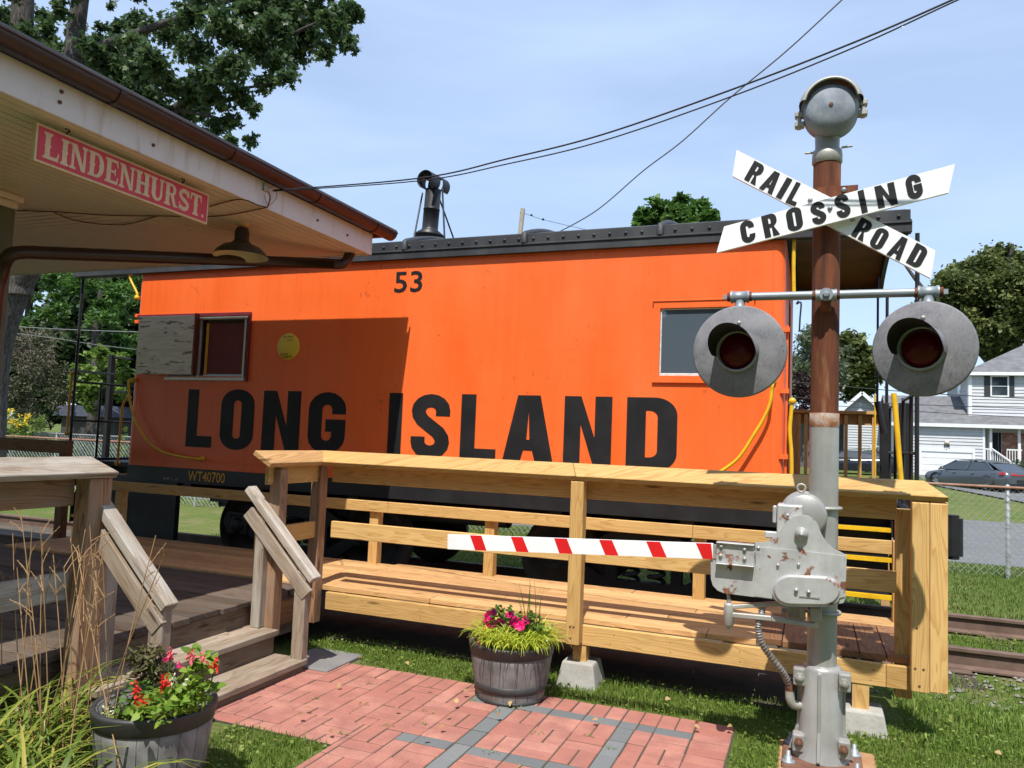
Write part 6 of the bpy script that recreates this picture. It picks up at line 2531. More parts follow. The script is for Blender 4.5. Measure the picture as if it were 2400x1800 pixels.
for sgn in (-1, 1):
    e_ = Vector((ex0 if sgn < 0 else ex1, YN - .4, zn1 - .05))
    A_ = Vector((ap.x, YN - .4, ap.z + .1))
    for q0, q1 in ((e_, A_),):
        m.add([q0, q1, q1 + Vector((0, 9, 0)), q0 + Vector((0, 9, 0))], [(0, 1, 2, 3)], None, .5)
m.build('roof', M['shingle'], hn)
m = MB()
for sgn in (-1, 1):
    e_ = Vector((ex0 if sgn < 0 else ex1, YN - .42, zn1 - .12))
    A_ = Vector((ap.x, YN - .42, ap.z + .03))
    m.bar(e_, A_, .04, .20, (0, 0, 1))
m.box((nx0 - .6, YN - .1, zn1 - .12), (ex1, YN - .026, zn1 - .001), .5)
m.build('rake_trim', M['whitetrim'], hn)
m = MB()
a_, c_ = np_(492, 1330), np_(550, 1262)
m.box((a_.x, YN - .03, a_.z), (c_.x, YN + .02, c_.z), .5)
nw = m.build('window', M['whitetrim'], hn)
m = MB()
m.box((a_.x + .28, YN - .036, a_.z + .14), (c_.x - .14, YN - .0305, c_.z - .14), .5)
m.build('pane', M['glassdk'], nw)
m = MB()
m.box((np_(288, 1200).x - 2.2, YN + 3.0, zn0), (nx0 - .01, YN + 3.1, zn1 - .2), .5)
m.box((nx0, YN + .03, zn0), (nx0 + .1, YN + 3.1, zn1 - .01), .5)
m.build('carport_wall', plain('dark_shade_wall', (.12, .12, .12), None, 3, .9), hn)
YW = 58.0
wp = lambda a, b_: onY(*R4(a, b_), YW)
hw = thing('porch_house', 'small white porch with a gable seen beside the orange end wall', 'house', (wp(100, 1300).x, YW, gz(0, YW)))
m = MB()
wl_, wr_ = wp(-40, 1300).x, wp(128, 1300).x
zt_, zb_w = wp(100, 1235).z, gz(0, YW)
m.box((wl_, YW + 1.5, zb_w), (wr_, YW + 1.6, zt_), .5)
for px in (66, 108, 126, 20):
    xx_ = wp(px, 1300).x
    m.box((xx_ - .06, YW - .06, zb_w), (xx_ + .06, YW + .06, zt_), .5)
m.box((wl_, YW - .05, zb_w + .8), (wr_, YW + .0, zb_w + .88), .5)
m.build('porch', M['whitetrim'], hw)
m = MB()
apw = wp(135, 1190)
m.prism([(wp(58, 1245).x, YW - .3, zt_), (wp(212, 1245).x, YW - .3, zt_), (apw.x, YW - .3, apw.z + .4)], (0, 2, 0), tone=.5)
m.build('gable', M['siding'], hw)

# ------------------------------------------------------------------ cars


def car(name, label, loc, ang, paint, group=None):
    """sedan: nose towards +x in its own frame, 4.65 m long"""
    t = thing(name, label, 'car', (0, 0, 0), group)
    L2 = 2.32
    m = MB()
    # stations along the car: x, half width at sill, at belt, z sill, z belt
    st = [(-2.32, .62, .70, .42, .80), (-2.22, .78, .84, .28, .96), (-1.7, .88, .90, .20, 1.00), (-.9, .90, .91, .18, .97), (0, .90, .91, .18, .94), (.9, .90, .91, .18, .90), (1.5, .88, .89, .20, .84), (2.0, .80, .82, .24, .76), (2.26, .62, .66, .32, .66), (2.33, .45, .48, .40, .58)]
    rows = []
    for x_, w0, w1, z0_, z1_ in st:
        rows.append([(x_, -w0, z0_), (x_, -w1 - .02, z0_ + (z1_ - z0_) * .5), (x_, -w1 * .97, z1_ - .06), (x_, -w1 * .82, z1_), (x_, w1 * .82, z1_), (x_, w1 * .97, z1_ - .06), (x_, w1 + .02, z0_ + (z1_ - z0_) * .5), (x_, w0, z0_)])
    vs = [p_ for r_ in rows for p_ in r_]
    k_ = 8
    m.add(vs, [(i * k_ + j, i * k_ + j + 1, (i + 1) * k_ + j + 1, (i + 1) * k_ + j) for i in range(len(st) - 1) for j in range(k_ - 1)], None, .5, True)
    m.add(rows[0], [tuple(range(k_))], None, .5)
    m.add(rows[-1], [tuple(reversed(range(k_)))], None, .5)
    # roof skin and pillars
    gh = [(-1.95, .70, 1.00), (-1.25, .60, 1.34), (-.3, .58, 1.42), (.45, .58, 1.38), (1.35, .68, .90)]
    roof = [gh[1], gh[2], gh[3]]
    rv = []
    for x_, w_, z_ in [(-1.35, .60, 1.31)] + roof + [(.58, .59, 1.34)]:
        rv.append([(x_, -w_, z_ - .03), (x_, -w_ * .8, z_ + .01), (x_, w_ * .8, z_ + .01), (x_, w_, z_ - .03)])
    vs = [p_ for r_ in rv for p_ in r_]
    m.add(vs, [(i * 4 + j, i * 4 + j + 1, (i + 1) * 4 + j + 1, (i + 1) * 4 + j) for i in range(len(rv) - 1) for j in range(3)], None, .5, True)
    for sg_y in (-1, 1):
        for (a_, c_) in (((-1.95, .74, .98), (-1.30, .60, 1.30)), ((-1.62, .80, .98), (-1.12, .61, 1.31)), ((-.28, .86, .93), (-.28, .60, 1.38)), ((1.35, .76, .89), (.50, .59, 1.35))):
            m.bar((a_[0], sg_y * a_[1], a_[2]), (c_[0], sg_y * c_[1], c_[2]), .07, .05, (0, sg_y, 1))
        m.lathe([(0, .06), (.06, .05), (.075, 0), (0, -.06)], (.95, sg_y * .98, .98), (1, 0, 0), 10)
    body = m.build('body', paint, t)
    m = MB()
    gl_ = [(-1.97, .72, .97), (-1.33, .585, 1.30), (.55, .575, 1.335), (1.37, .74, .885)]
    Lf = [Vector((x_, -w_, z_)) for x_, w_, z_ in gl_]
    Rt = [Vector((x_, w_, z_)) for x_, w_, z_ in gl_]
    m.add(Lf + Rt, [(0, 1, 5, 4), (2, 3, 7, 6)], None, .5)
    for S_ in (-1, 1):
        m.add([(gl_[0][0] + .35, S_ * .83, .96), (-1.12, S_ * .60, 1.30), (.50, S_ * .59, 1.335), (1.20, S_ * .85, .90)], [(0, 1, 2, 3) if S_ > 0 else (3, 2, 1, 0)], None, .5)
    m.build('windows', M['glassdk'], t)
    for x_ in (-1.36, 1.36):
        for S_ in (-1, 1):
            m = MB()
            m.lathe([(.20, .1), (.31, .1), (.33, .07), (.33, -.07), (.31, -.1), (0, -.1)], (x_, S_ * .80, .33), (0, S_, 0), 24)
            w_ = m.build('wheel', M['tyre'], t)
            m = MB()
            for a_ in range(0, 360, 72):
                m.bar((x_, S_ * .895, .33), (x_ + .2 * cos(rd(a_)), S_ * .895, .33 + .2 * sin(rd(a_))), .02, .07, (cos(rd(a_ + 90)), 0, sin(rd(a_ + 90))))
            m.lathe([(.20, .095), (.215, .10), (.22, .08)], (x_, S_ * .80, .33), (0, S_, 0), 24)
            m.build('rim', M['rim'], w_)
            m = MB()
            m.lathe([(.39, .105), (.36, .11), (.36, .06)], (x_, S_ * .805, .35), (0, S_, 0), 20, a0=0, a1=pi, ref=(1, 0, 0) if S_ < 0 else (-1, 0, 0))
            m.build('wheel_arch', M['tyre'], t)
    m = MB()
    for S_ in (-1, 1):
        m.hexa([(-2.34, S_ * .36, .76), (-2.2, S_ * .88, .80), (-2.0, S_ * .915, .82), (-2.25, S_ * .36, .78), (-2.31, S_ * .36, .87), (-2.2, S_ * .87, .92), (-1.98, S_ * .90, .90), (-2.25, S_ * .36, .88)])
    m.box((-2.335, -.6, .79), (-2.32, .6, .83), .5)
    m.build('tail_light', M['taillight'], t)
    m = MB()
    m.box((-2.36, -.30, .48), (-2.31, .30, .60), .5)
    m.box((-2.36, -.75, .24), (-2.2, .75, .40), .5)
    m.build('bumper', M['tyre'], t)
    m = MB()
    for x_, S_ in ((-.75, -1), (.25, -1), (-.75, 1), (.25, 1)):
        m.box((x_, S_ * .925 - .015, .80), (x_ + .16, S_ * .925 + .015, .83), .5)
    m.build('door_handle', M['chrome'], t)
    t.rotation_euler = (0, 0, ang)
    t.location = loc
    t.scale = (.93, .93, .90)
    return t


YC1 = 37.5
c1g = onY(2262, 1160, YC1)
car('parked_car', 'silver gray sedan parked on the driveway in front of the garage', (onY(2288, 1150, YC1).x, YC1, gz(0, YC1) - .06), rd(127), M['carpaint'])
YC2 = 44.0
car('parked_car', 'dark sedan parked beside the gable house, behind the wooden platform railing', (onY(*R4(395, 1440), YC2).x, YC2, gz(0, YC2)), rd(180), M['cardark'])
m = MB()
xd0, xd1 = gd0.x - .3, gd1.x + .5
m.add([(xd0 + 2.6, 24.45, -.135), (xd1 + 5.2, 24.45, -.135), (xd1 + 3.6, 31, gz(0, 31) + .05), (xd0 + 2.2, 31, gz(0, 31) + .05), (xd1 + 1, 37.5, gz(0, 37.5) + .05), (xd0 - .2, 37.5, gz(0, 37.5) + .05), (xd1, YH, gz(0, YH) + .05), (xd0, YH, gz(0, YH) + .05)], [(0, 1, 2, 3), (3, 2, 4, 5), (5, 4, 6, 7)], None, .5)
m.build('driveway', M['asphalt'], kind='structure')

# ------------------------------------------------------------------ utility pole and service wires far off
YP = 26.0
pp = onY(*F5(1800, 605), YP)
pb_l = onY(*F5(1762, 950), YP)
dirp = (pp - pb_l).normalized()
up_ = thing('utility_pole', 'pale wooden pole rising behind the caboose roof', 'pole', (pp - dirp * (pp.z / dirp.z)))
m = MB()
m.tube([pp - dirp * ((pp.z + .3) / dirp.z), pp], [.11, .085], 12)
m.build('shaft', M['polewood'], up_)
m = MB()
m.tube(catmull([onY(*F5(1760, 655), YP - .1), onY(*F5(1840, 672), YP), onY(*F5(1960, 715), YP), onY(*F5(2060, 745), YP), onY(*F5(2212, 782), YP), onY(1380, 540, YP)], 4), .009, 5)
m.lathe([(0, -.05), (.035, -.03), (.035, .03), (0, .05)], onY(*F5(1912, 686), YP), (1, 0, -.3), 8)
m.lathe([(0, -.05), (.04, -.03), (.04, .03), (0, .05)], onY(*F5(2062, 742), YP), (1, 0, -.3), 8)
m.build('guy_wire', M['wire'], up_)
for k, (L, Y_, rr, lab) in enumerate((
        ([R4(-400, 850), R4(60, 872), R4(600, 920), R4(1000, 948), R4(1430, 968), R4(2000, 985)], 30, .016, 'upper dark wire of three crossing in front of the houses'),
        ([R4(-400, 930), R4(60, 965), R4(600, 1000), R4(1000, 1015), R4(1430, 1030), R4(2000, 1040)], 30, .013, 'middle dark wire of three crossing in front of the houses'),
        ([R4(-400, 975), R4(60, 1000), R4(600, 1036), R4(1000, 1062), R4(1430, 1082), R4(2000, 1095)], 30, .012, 'lowest dark wire of three crossing in front of the houses'),
        ([zf(0, 600, 3.606)(-300, 570), zf(0, 600, 3.606)(120, 597), zf(0, 600, 3.606)(640, 625), zf(0, 600, 3.606)(1140, 642), zf(0, 600, 3.606)(2600, 690)], 22, .018, 'upper pale wire crossing the dark trees left of the caboose'),
        ([zf(0, 600, 3.606)(-300, 600), zf(0, 600, 3.606)(420, 690), zf(0, 600, 3.606)(800, 748), zf(0, 600, 3.606)(1140, 790), zf(0, 600, 3.606)(2600, 980)], 22, .012, 'lower pale wire crossing the dark trees left of the caboose'))):
    m = MB()
    m.tube(catmull([onY(*q_, Y_) for q_ in L], 5), rr, 5)
    tag(m.build('utility_wire', M['wire'] if k < 3 else M['wirelight']), lab, 'wire', 'utility wires across the road')

# ------------------------------------------------------------------ trees and shrubs
D = lambda x, y, Y: onY(x / .92167, y / .92167, Y)      # coordinates read off the full view


def clump(L, Y, dy=0.0, flat=1.0):
    out = []
    for (x, y, r) in L:
        Yq = Y + NR.uniform(-dy, dy)
        c = D(x, y, Yq)
        rr = r / .92167 * Yq / (FPX * .95)
        out.append((np.array(c), (rr, rr * 1.1, rr * flat)))
    return out


# big maple whose branches hang over the canopy
YT = 15.0
tw = lambda x, y, Y=YT: D(x, y, Y)
limbs = [
    ([tw(-25, 1050), tw(-14, 800), tw(30, 640), tw(95, 520), tw(130, 380), tw(150, 200), tw(165, 60), tw(185, -80)], (.42, .20)),
    ([tw(38, 640), tw(40, 400), tw(45, 160), tw(48, 40), tw(55, -120)], (.40, .26)),
    ([tw(140, 330), tw(260, 290), tw(380, 235), tw(450, 170), tw(540, 120), tw(660, 60)], (.20, .04)),
    ([tw(160, 120), tw(300, 70), tw(430, 25), tw(600, -40)], (.14, .05)),
    ([tw(380, 235), tw(450, 250), tw(520, 270)], (.07, .02)),
    ([tw(450, 170), tw(520, 190), tw(600, 175)], (.06, .02)),
    ([tw(660, 60), tw(720, 35), tw(770, 20)], (.04, .012)),
    ([tw(-120, 500), tw(-60, 300), tw(0, 150), tw(20, 60)], (.12, .04)),
]
L = [(10, 40, 45), (60, 100, 40), (100, 60, 30), (110, 120, 35), (130, 20, 30), (195, 105, 38), (235, 140, 42), (285, 95, 45), (270, 165, 40), (330, 130, 48), (365, 180, 45), (300, 50, 40),
     (370, 70, 48), (420, 110, 50), (410, 30, 48), (480, 60, 55), (450, 165, 45), (500, 140, 50), (545, 95, 50), (540, 30, 55), (600, 60, 50), (590, 130, 42), (620, 10, 50), (660, 70, 45),
     (680, 20, 45), (720, 50, 40), (700, 110, 30), (745, 25, 35), (770, 30, 22), (755, 95, 25), (620, 165, 30), (570, 180, 30), (520, 205, 34), (470, 215, 36), (430, 235, 34), (400, 250, 30), (500, 260, 26),
     (545, 235, 22), (540, 300, 20), (465, 275, 24), (350, 235, 28), (560, 10, 50), (440, -30, 60), (600, -50, 60), (300, -20, 30), (700, -40, 50), (220, 60, 18), (240, 10, 12), (640, 110, 38), (735, 80, 25),
     (20, -30, 50), (60, 75, 45), (95, 95, 45), (150, 110, 45), (175, 150, 42), (215, 100, 42), (255, 110, 45), (160, 60, 30), (205, 175, 40), (240, 195, 40), (300, 200, 45), (330, 215, 40), (90, 30, 28), (255, 60, 26), (385, 265, 34), (310, 150, 45), (420, 200, 44), (450, 290, 24), (500, 300, 18), (150, -40, 60), (-60, 60, 80), (-80, -60, 90)]
make_tree('maple_tree', 'large maple whose leafy branches hang over the station canopy', 'tree', (tw(20, 1050).x, YT, -.15), limbs, clump(L, YT, 1.6, .9), (400, 8, .17), .135, LEAFM, 'maple', up=.2, droop=.5, shell=.15)

# trees beyond the road on the left
def rnd(cx, cy, rx, ry, n, r0, r1, seed):
    rs = np.random.RandomState(seed)
    out = []
    for _ in range(n):
        a_, q_ = rs.rand() * 6.28, math.sqrt(rs.rand())
        out.append((cx + rx * q_ * cos(a_), cy + ry * q_ * sin(a_), rs.uniform(r0, r1)))
    return out


def ground_at(x, Y):
    return D(x, 900, Y).x


g1 = 'trees beyond the road'
bx_ = D(210, 700, 31)
make_tree('locust_tree', 'feathery bright green locust tree behind the left end of the caboose', 'tree', (bx_.x, 31, .0),
          [([(bx_.x, 31, -.1), (bx_.x + .2, 31, 3), (bx_.x - .1, 31, 7), (bx_.x + .5, 31, 11)], (.28, .10))],
          clump(rnd(215, 615, 120, 85, 46, 18, 34, 3) + rnd(90, 680, 40, 50, 8, 18, 28, 4) + rnd(275, 740, 25, 60, 9, 12, 20, 9), 31, 3.0, .6), (22, 34, .24), .30, LEAFL, 'locust', up=.8, group=g1, shell=.4)
bx2 = D(60, 700, 40)
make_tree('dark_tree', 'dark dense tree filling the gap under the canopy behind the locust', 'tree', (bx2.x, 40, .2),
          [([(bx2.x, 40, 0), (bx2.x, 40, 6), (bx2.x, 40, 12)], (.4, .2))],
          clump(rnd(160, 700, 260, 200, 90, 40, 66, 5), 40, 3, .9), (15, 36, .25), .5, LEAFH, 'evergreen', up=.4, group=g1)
bx3 = D(330, 800, 42)
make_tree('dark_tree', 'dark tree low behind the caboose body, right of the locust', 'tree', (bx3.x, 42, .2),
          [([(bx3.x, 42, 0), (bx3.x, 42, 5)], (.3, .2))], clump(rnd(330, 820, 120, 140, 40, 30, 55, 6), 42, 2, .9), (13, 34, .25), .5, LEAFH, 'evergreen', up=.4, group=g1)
sx_ = D(65, 800, 28)
make_tree('rounded_shrub', 'tall rounded gray green shrub with bare brown twigs under the canopy', 'shrub', (sx_.x, 28, -.05),
          [([(sx_.x, 28, -.1), (sx_.x + .1, 28, 1.5), (sx_.x, 28, 3.0)], (.12, .05))],
          clump(rnd(68, 830, 74, 100, 52, 24, 38, 7) + [(60, 735, 26), (95, 750, 24), (30, 760, 26)], 28, 1.2, .9), (34, 26, .22), .13, LEAF4, 'shrubgray', up=.3)
m = MB()
for k in range(170):
    x_, y_ = NR.uniform(20, 128), NR.uniform(712, 800)
    a0_ = D(x_, y_, 26.6 + NR.rand())
    a1_ = a0_ + Vector((NR.uniform(-.7, .9), NR.uniform(-.3, .3), NR.uniform(-.6, .25)))
    mid = a0_.lerp(a1_, .5) + Vector((0, 0, .15))
    m.tube([a0_, mid, a1_], [.014, .010, .005], 4, False)
m.build('twigs', M['twig'], bpy.data.objects['rounded_shrub'], kind='stuff')
sx2 = D(215, 850, 27)
make_tree('broadleaf_shrub', 'glossy light green shrub seen through the left platform railing', 'shrub', (sx2.x, 27, -.05),
          [([(sx2.x, 27, -.1), (sx2.x, 27, 2.4)], (.08, .04))], clump(rnd(215, 830, 58, 68, 26, 18, 28, 8) + [(195, 770, 14), (225, 765, 16), (265, 860, 14)], 27, .8, .9), (40, 20, .2), .22, LEAFH, 'limeleaf', up=.7)
sx3 = D(35, 920, 24.9)
yb_sh = make_tree('flowering_bush', 'low bush dotted with yellow flowers under the canopy edge', 'bush', (sx3.x, 24.9, -.1), None,
                  clump(rnd(38, 925, 52, 38, 26, 14, 22, 9), 24.9, .5, .9), (60, 22, .2), .11, LEAF4, 'limeleaf', up=.6)
P_, t_ = crown_points(clump(rnd(25, 905, 40, 20, 10, 10, 16, 10), 24.4, .3), (40, 10, .2))
leaf_mesh('blossoms', P_, .12, LEAF4, M['yellowflower'], yb_sh, .5)
sx4 = D(268, 950, 25.2)
make_tree('arborvitae', 'narrow column of bright green foliage beside the orange caboose end', 'shrub', (sx4.x, 25.2, -.05), None,
          clump([(268, 925, 9), (267, 945, 11), (267, 965, 12), (266, 985, 13), (265, 1003, 13)], 25.2, .1, 1.1), (120, 22, .16), .10, LEAFL, 'limeleaf', up=.3)
# low planting between the fences
P_ = np.stack([NR.uniform(-19, -9, 2600), NR.uniform(13.6, 14.5, 2600), NR.uniform(-.15, .28, 2600)], 1)
leaf_mesh('roadside_weeds', P_, .07, LEAFL, M['limeleaf'], None, .3, kind='stuff')
P_ = np.stack([NR.uniform(-38, -22, 5000), NR.uniform(25.8, 28, 5000), NR.uniform(-.1, .55, 5000) ** 1.0], 1)
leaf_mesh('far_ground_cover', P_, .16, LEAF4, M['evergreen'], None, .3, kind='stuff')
m = MB()
q_ = D(190, 960, 36)
m.box((q_.x - 2.5, 36, -.1), (q_.x + 2.2, 39, 1.9), .5)
sh_ = thing('garden_shed', 'dark low shed in the shade behind the light green shrub', 'shed', (q_.x, 37, 0))
m.build('wall', plain('dark_shed', (.05, .045, .04), None, 3, .9), sh_)
m = MB()
m.prism([(q_.x - 2.8, 35.6, 1.9), (q_.x + 2.5, 35.6, 1.9), (q_.x + 2.1, 35.6, 2.6), (q_.x - 2.4, 35.6, 2.6)], (0, 3.8, 0), tone=.5)
m.build('roof', plain('blue_gray_roof', (.07, .08, .11), None, 3, .8), sh_)

# tree behind the caboose roof, oak and pale trees on the right
tx_ = D(1460, 480, 36)
make_tree('round_tree', 'bright green tree top showing above the caboose roof', 'tree', (tx_.x, 36, .2),
          [([(tx_.x, 36, 0), (tx_.x, 36, 6), (tx_.x, 36, 11.5)], (.35, .12))],
          clump(rnd(1458, 480, 82, 38, 30, 14, 24, 12) + [(1385, 478, 12), (1395, 470, 10), (1475, 432, 14), (1510, 440, 13), (1535, 462, 14), (1545, 480, 13), (1440, 442, 13)] + rnd(1455, 560, 90, 50, 14, 25, 36, 13), 36, 1.5, .9), (55, 30, .2), .24, LEAFH, 'locust', up=.5)
ox_ = D(2150, 700, 64)
make_tree('oak_tree', 'large olive green oak standing behind the two storey house', 'tree', (ox_.x, 64, .4),
          [([(ox_.x, 64, 0), (ox_.x, 64, 8), (ox_.x + 1, 64, 17)], (.6, .2)), ([(ox_.x, 64, 8), (ox_.x - 4, 64, 13), (ox_.x - 6, 64, 16)], (.3, .08))],
          clump(rnd(2140, 660, 110, 100, 70, 20, 36, 14) + [(2165, 545, 18), (2130, 570, 20), (2050, 600, 16), (2035, 605, 12), (2200, 560, 22), (2025, 615, 9), (2090, 575, 16), (2240, 600, 40), (2030, 690, 22)], 64, 4, .55), (24, 50, .30), .28, LEAFH, 'oakleaf', up=.5, shell=.25)
px2 = D(1760, 780, 62)
make_tree('pale_tree', 'pale gray green tree between the caboose end and the mast', 'tree', (px2.x, 62, .4),
          [([(px2.x, 62, 0), (px2.x, 62, 7), (px2.x + .5, 62, 12)], (.3, .06))],
          clump(rnd(1770, 790, 60, 70, 34, 14, 26, 15) + [(1745, 715, 14), (1760, 730, 16), (1738, 735, 12), (1800, 760, 16)], 62, 2, .9), (16, 40, .26), .36, LEAFL, 'paleleaf', up=.3)
px3 = D(1845, 800, 66)
make_tree('green_tree', 'mid green tree just right of the rusty mast behind the gable house', 'tree', (px3.x, 66, .4),
          [([(px3.x, 66, 0), (px3.x, 66, 7), (px3.x, 66, 11)], (.3, .06))],
          clump(rnd(1850, 800, 45, 62, 26, 14, 24, 16) + [(1825, 735, 13), (1860, 745, 14), (1875, 765, 14)], 66, 2, .9), (16, 40, .26), .36, LEAFH, 'oakleaf', up=.4)
rx_ = D(1738, 840, 52)
make_tree('purple_shrub', 'dark purple leaved shrub beside the orange caboose corner', 'shrub', (rx_.x, 52, .4), None,
          clump(rnd(1740, 850, 28, 45, 14, 12, 20, 17), 52, .8, 1), (20, 30, .22), .22, LEAF4, 'redleaf', up=.3)
hx_ = D(2225, 1025, 43)
hd = thing('clipped_hedge', 'clipped dark green hedge in front of the house porch', 'hedge', (hx_.x, 43, .4))
P_ = np.stack([NR.uniform(hx_.x - .6, hx_.x + 3, 5000), NR.uniform(42.6, 43.6, 5000), gz(0, 43) + NR.uniform(0, 1.05, 5000)], 1)
leaf_mesh('foliage', P_, .11, LEAF4, M['evergreen'], hd, .6)
hx2 = D(1877, 1010, 47)
P_, t_ = crown_points([(np.array((hx2.x, 47, gz(0, 47) + .5)), (.55, .5, .6)), (np.array((hx2.x + .1, 47, gz(0, 47) + .9)), (.4, .4, .4))], (300, 14, .2))
o_ = leaf_mesh('round_shrub', P_, .10, LEAF4, M['limeleaf'], None, .5)
tag(o_, 'small round green shrub at the corner of the gable house', 'shrub')

# ------------------------------------------------------------------ planters
barrel_no = []


def barrel(label, x, y, r_top, r_bot, h, z0=.006):
    t = thing('planter_barrel', label, 'planter', (x, y, z0), 'half barrel planters')
    m = MB()
    n__ = 18
    prof_ = [(r_bot, 0), (r_bot + (r_top - r_bot) * .45, h * .35), (r_bot + (r_top - r_bot) * .8, h * .7), (r_top, h)]
    for k in range(n__):
        a0_, a1_ = 2 * pi * k / n__ + .006, 2 * pi * (k + 1) / n__ - .006
        m.lathe(prof_ + [(r_top - .018, h), (r_top - .03, h * .62)], (x, y, z0), (0, 0, 1), 5, a0=a0_, a1=a1_, tone=random.random())
    m.lathe([(0, .01), (r_bot - .01, .01), (r_bot - .006, .0), (r_bot - .004, h * .3), (r_bot + (r_top - r_bot) * .78, h * .7), (r_top - .006, h - .004)], (x, y, z0), (0, 0, 1), 48)
    m.build('staves', M['barrel'], t)

    def rad(f):
        return np.interp(f, [0, .35, .7, 1], [p_[0] for p_ in prof_])
    for f0, f1 in ((.005, .075), (.20, .34), (.82, 1.0)):
        m = MB()
        a_, c_ = rad(f0), rad(f1)
        if f1 == 1.0:
            m.lathe([(a_ + .002, h * f0), (a_ + .006, h * f0 + .003), (c_ + .007, h - .012), (c_ + .010, h - .004), (c_ + .006, h + .006), (c_ - .012, h + .006), (c_ - .020, h - .01)], (x, y, z0), (0, 0, 1), 56)
        else:
            m.lathe([(a_ + .001, h * f0), (a_ + .005, h * f0 + .002), (c_ + .005, h * f1 - .002), (c_ + .001, h * f1)], (x, y, z0), (0, 0, 1), 56)
        m.build('hoop', M['hoop'], t)
    m = MB()
    m.lathe([(0, h * .86), (.1, h * .87), (r_top * .7, h * .85), (r_top - .03, h * .82)], (x, y, z0), (0, 0, 1), 28)
    m.build('soil', M['soil'], t)
    return t


BXc, BYc = -1.735, 4.615
barrel('half barrel planter with magenta petunias on the brick path corner', BXc, BYc, .262, .205, .345)
b2 = onZ(*H3(1515, 1015), .38)
BX2, BY2 = b2.x, b2.y
barrel('half barrel planter with red salvias next to the wooden steps', BX2, BY2, .252, .205, .385, -.005)


def strappy(name, label, cat, base_fn, n, L0, L1, w, mat, parent=None, spread=.7, seg=5, rs=None, arch=1.0, kind=None, droop=1.0):
    """arching strap leaves as folded ribbons"""
    rs = rs or NR
    V, F, T = [], [], []
    for i in range(n):
        bx__, by__, bz__ = base_fn(rs)
        a_ = rs.rand() * 2 * pi
        L_ = rs.uniform(L0, L1)
        out = spread * rs.uniform(.35, 1.0)
        wv = w * rs.uniform(.7, 1.2)
        dx, dy = cos(a_), sin(a_)
        sx__, sy__ = -dy, dx
        lean = rs.uniform(.2, .55)
        b0 = len(V)
        px, py, pz = bx__, by__, bz__
        el = pi / 2 - lean * spread
        dl = L_ / seg
        curl = arch * rs.uniform(.25, .62) * droop
        for k in range(seg + 1):
            f = k / seg
            ww = wv * (1 - f ** 2.2) * (.6 + .8 * min(1, f * 3) * .5) + .0006
            V.append((px - sx__ * ww, py - sy__ * ww, pz)); V.append((px, py, pz - ww * .35)); V.append((px + sx__ * ww, py + sy__ * ww, pz))
            px += dx * cos(el) * dl; py += dy * cos(el) * dl; pz += sin(el) * dl
            pz = max(pz, .012 + .002 * rs.rand()) if bz__ < .1 else pz
            el -= curl * (.4 + f)
        tn = rs.rand()
        for k in range(seg):
            o__ = b0 + 3 * k
            F.append((o__, o__ + 1, o__ + 4, o__ + 3)); F.append((o__ + 1, o__ + 2, o__ + 5, o__ + 4))
            T += [tn, tn]
    off = world_loc(parent) if parent else Vector((0, 0, 0))
    me = bpy.data.meshes.new(name)
    me.from_pydata([(a_ - off.x, b__ - off.y, c_ - off.z) for a_, b__, c_ in V], [], F)
    at = me.attributes.new('tone', 'FLOAT', 'FACE')
    at.data.foreach_set('value', T)
    me.polygons.foreach_set('use_smooth', [True] * len(F))
    me.materials.append(M[mat])
    o__ = bpy.data.objects.new(name, me)
    COL.objects.link(o__)
    if parent:
        o__.parent = parent
    if label:
        tag(o__, label, cat)
    if kind:
        o__['kind'] = kind
    return o__


def disc_base(x, y, r, z):
    def f(rs):
        a_, q__ = rs.rand() * 6.28, math.sqrt(rs.rand()) * r
        return x + q__ * cos(a_), y + q__ * sin(a_), z
    return f


zb1 = .335
hk = thing('golden_grass', 'yellow green arching grass filling the petunia barrel', 'plant', (BXc, BYc, zb1))
strappy('leaves', None, None, disc_base(BXc + .03, BYc - .02, .215, zb1), 1300, .13, .25, .0046, 'hakone', hk, 1.15, 6, arch=1.05)
strappy('tall_blades', None, None, disc_base(BXc + .12, BYc + .02, .05, zb1), 14, .3, .42, .004, 'petunialeaf', hk, .25, 5, arch=.2)
pt = thing('petunia_plant', 'magenta petunias blooming in the barrel on the path corner', 'flower', (BXc - .05, BYc, zb1))
P_, t_ = crown_points([(np.array((BXc + .02, BYc, .43)), (.17, .17, .08)), (np.array((BXc + .12, BYc - .02, .46)), (.1, .1, .07)), (np.array((BXc - .08, BYc, .47)), (.09, .08, .09))], (4200, 5, .12))
leaf_mesh('leaves', P_, .026, LEAFH, M['petunialeaf'], pt, .6)


def petal_flower(c, axis, r, mat, par, n=5, name='flower', depth=.5):
    axis = Vector(axis).normalized()
    ref = Vector((0, 0, 1)) if abs(axis.z) < .9 else Vector((1, 0, 0))
    u = axis.cross(ref).normalized()
    v_ = axis.cross(u)
    m = MB()
    c = Vector(c)
    rim = []
    N_ = n * 6
    for k in range(N_):
        a_ = 2 * pi * k / N_
        rr = r * (.86 + .16 * abs(cos(a_ * n / 2)))
        rim.append(c + (u * cos(a_) + v_ * sin(a_)) * rr + axis * r * (.05 + .10 * cos(a_ * n)))
    mid = [c + (u * cos(2 * pi * k / N_) + v_ * sin(2 * pi * k / N_)) * r * .38 - axis * r * .10 for k in range(N_)]
    thr = c - axis * r * depth
    vs_ = rim + mid + [thr]
    m.add(vs_, [(k, (k + 1) % N_, N_ + (k + 1) % N_, N_ + k) for k in range(N_)], None, NR.rand(), True)
    m.add(vs_, [(N_ + k, N_ + (k + 1) % N_, 2 * N_) for k in range(N_)], None, 0., True)
    return m.build(name, M[mat], par)


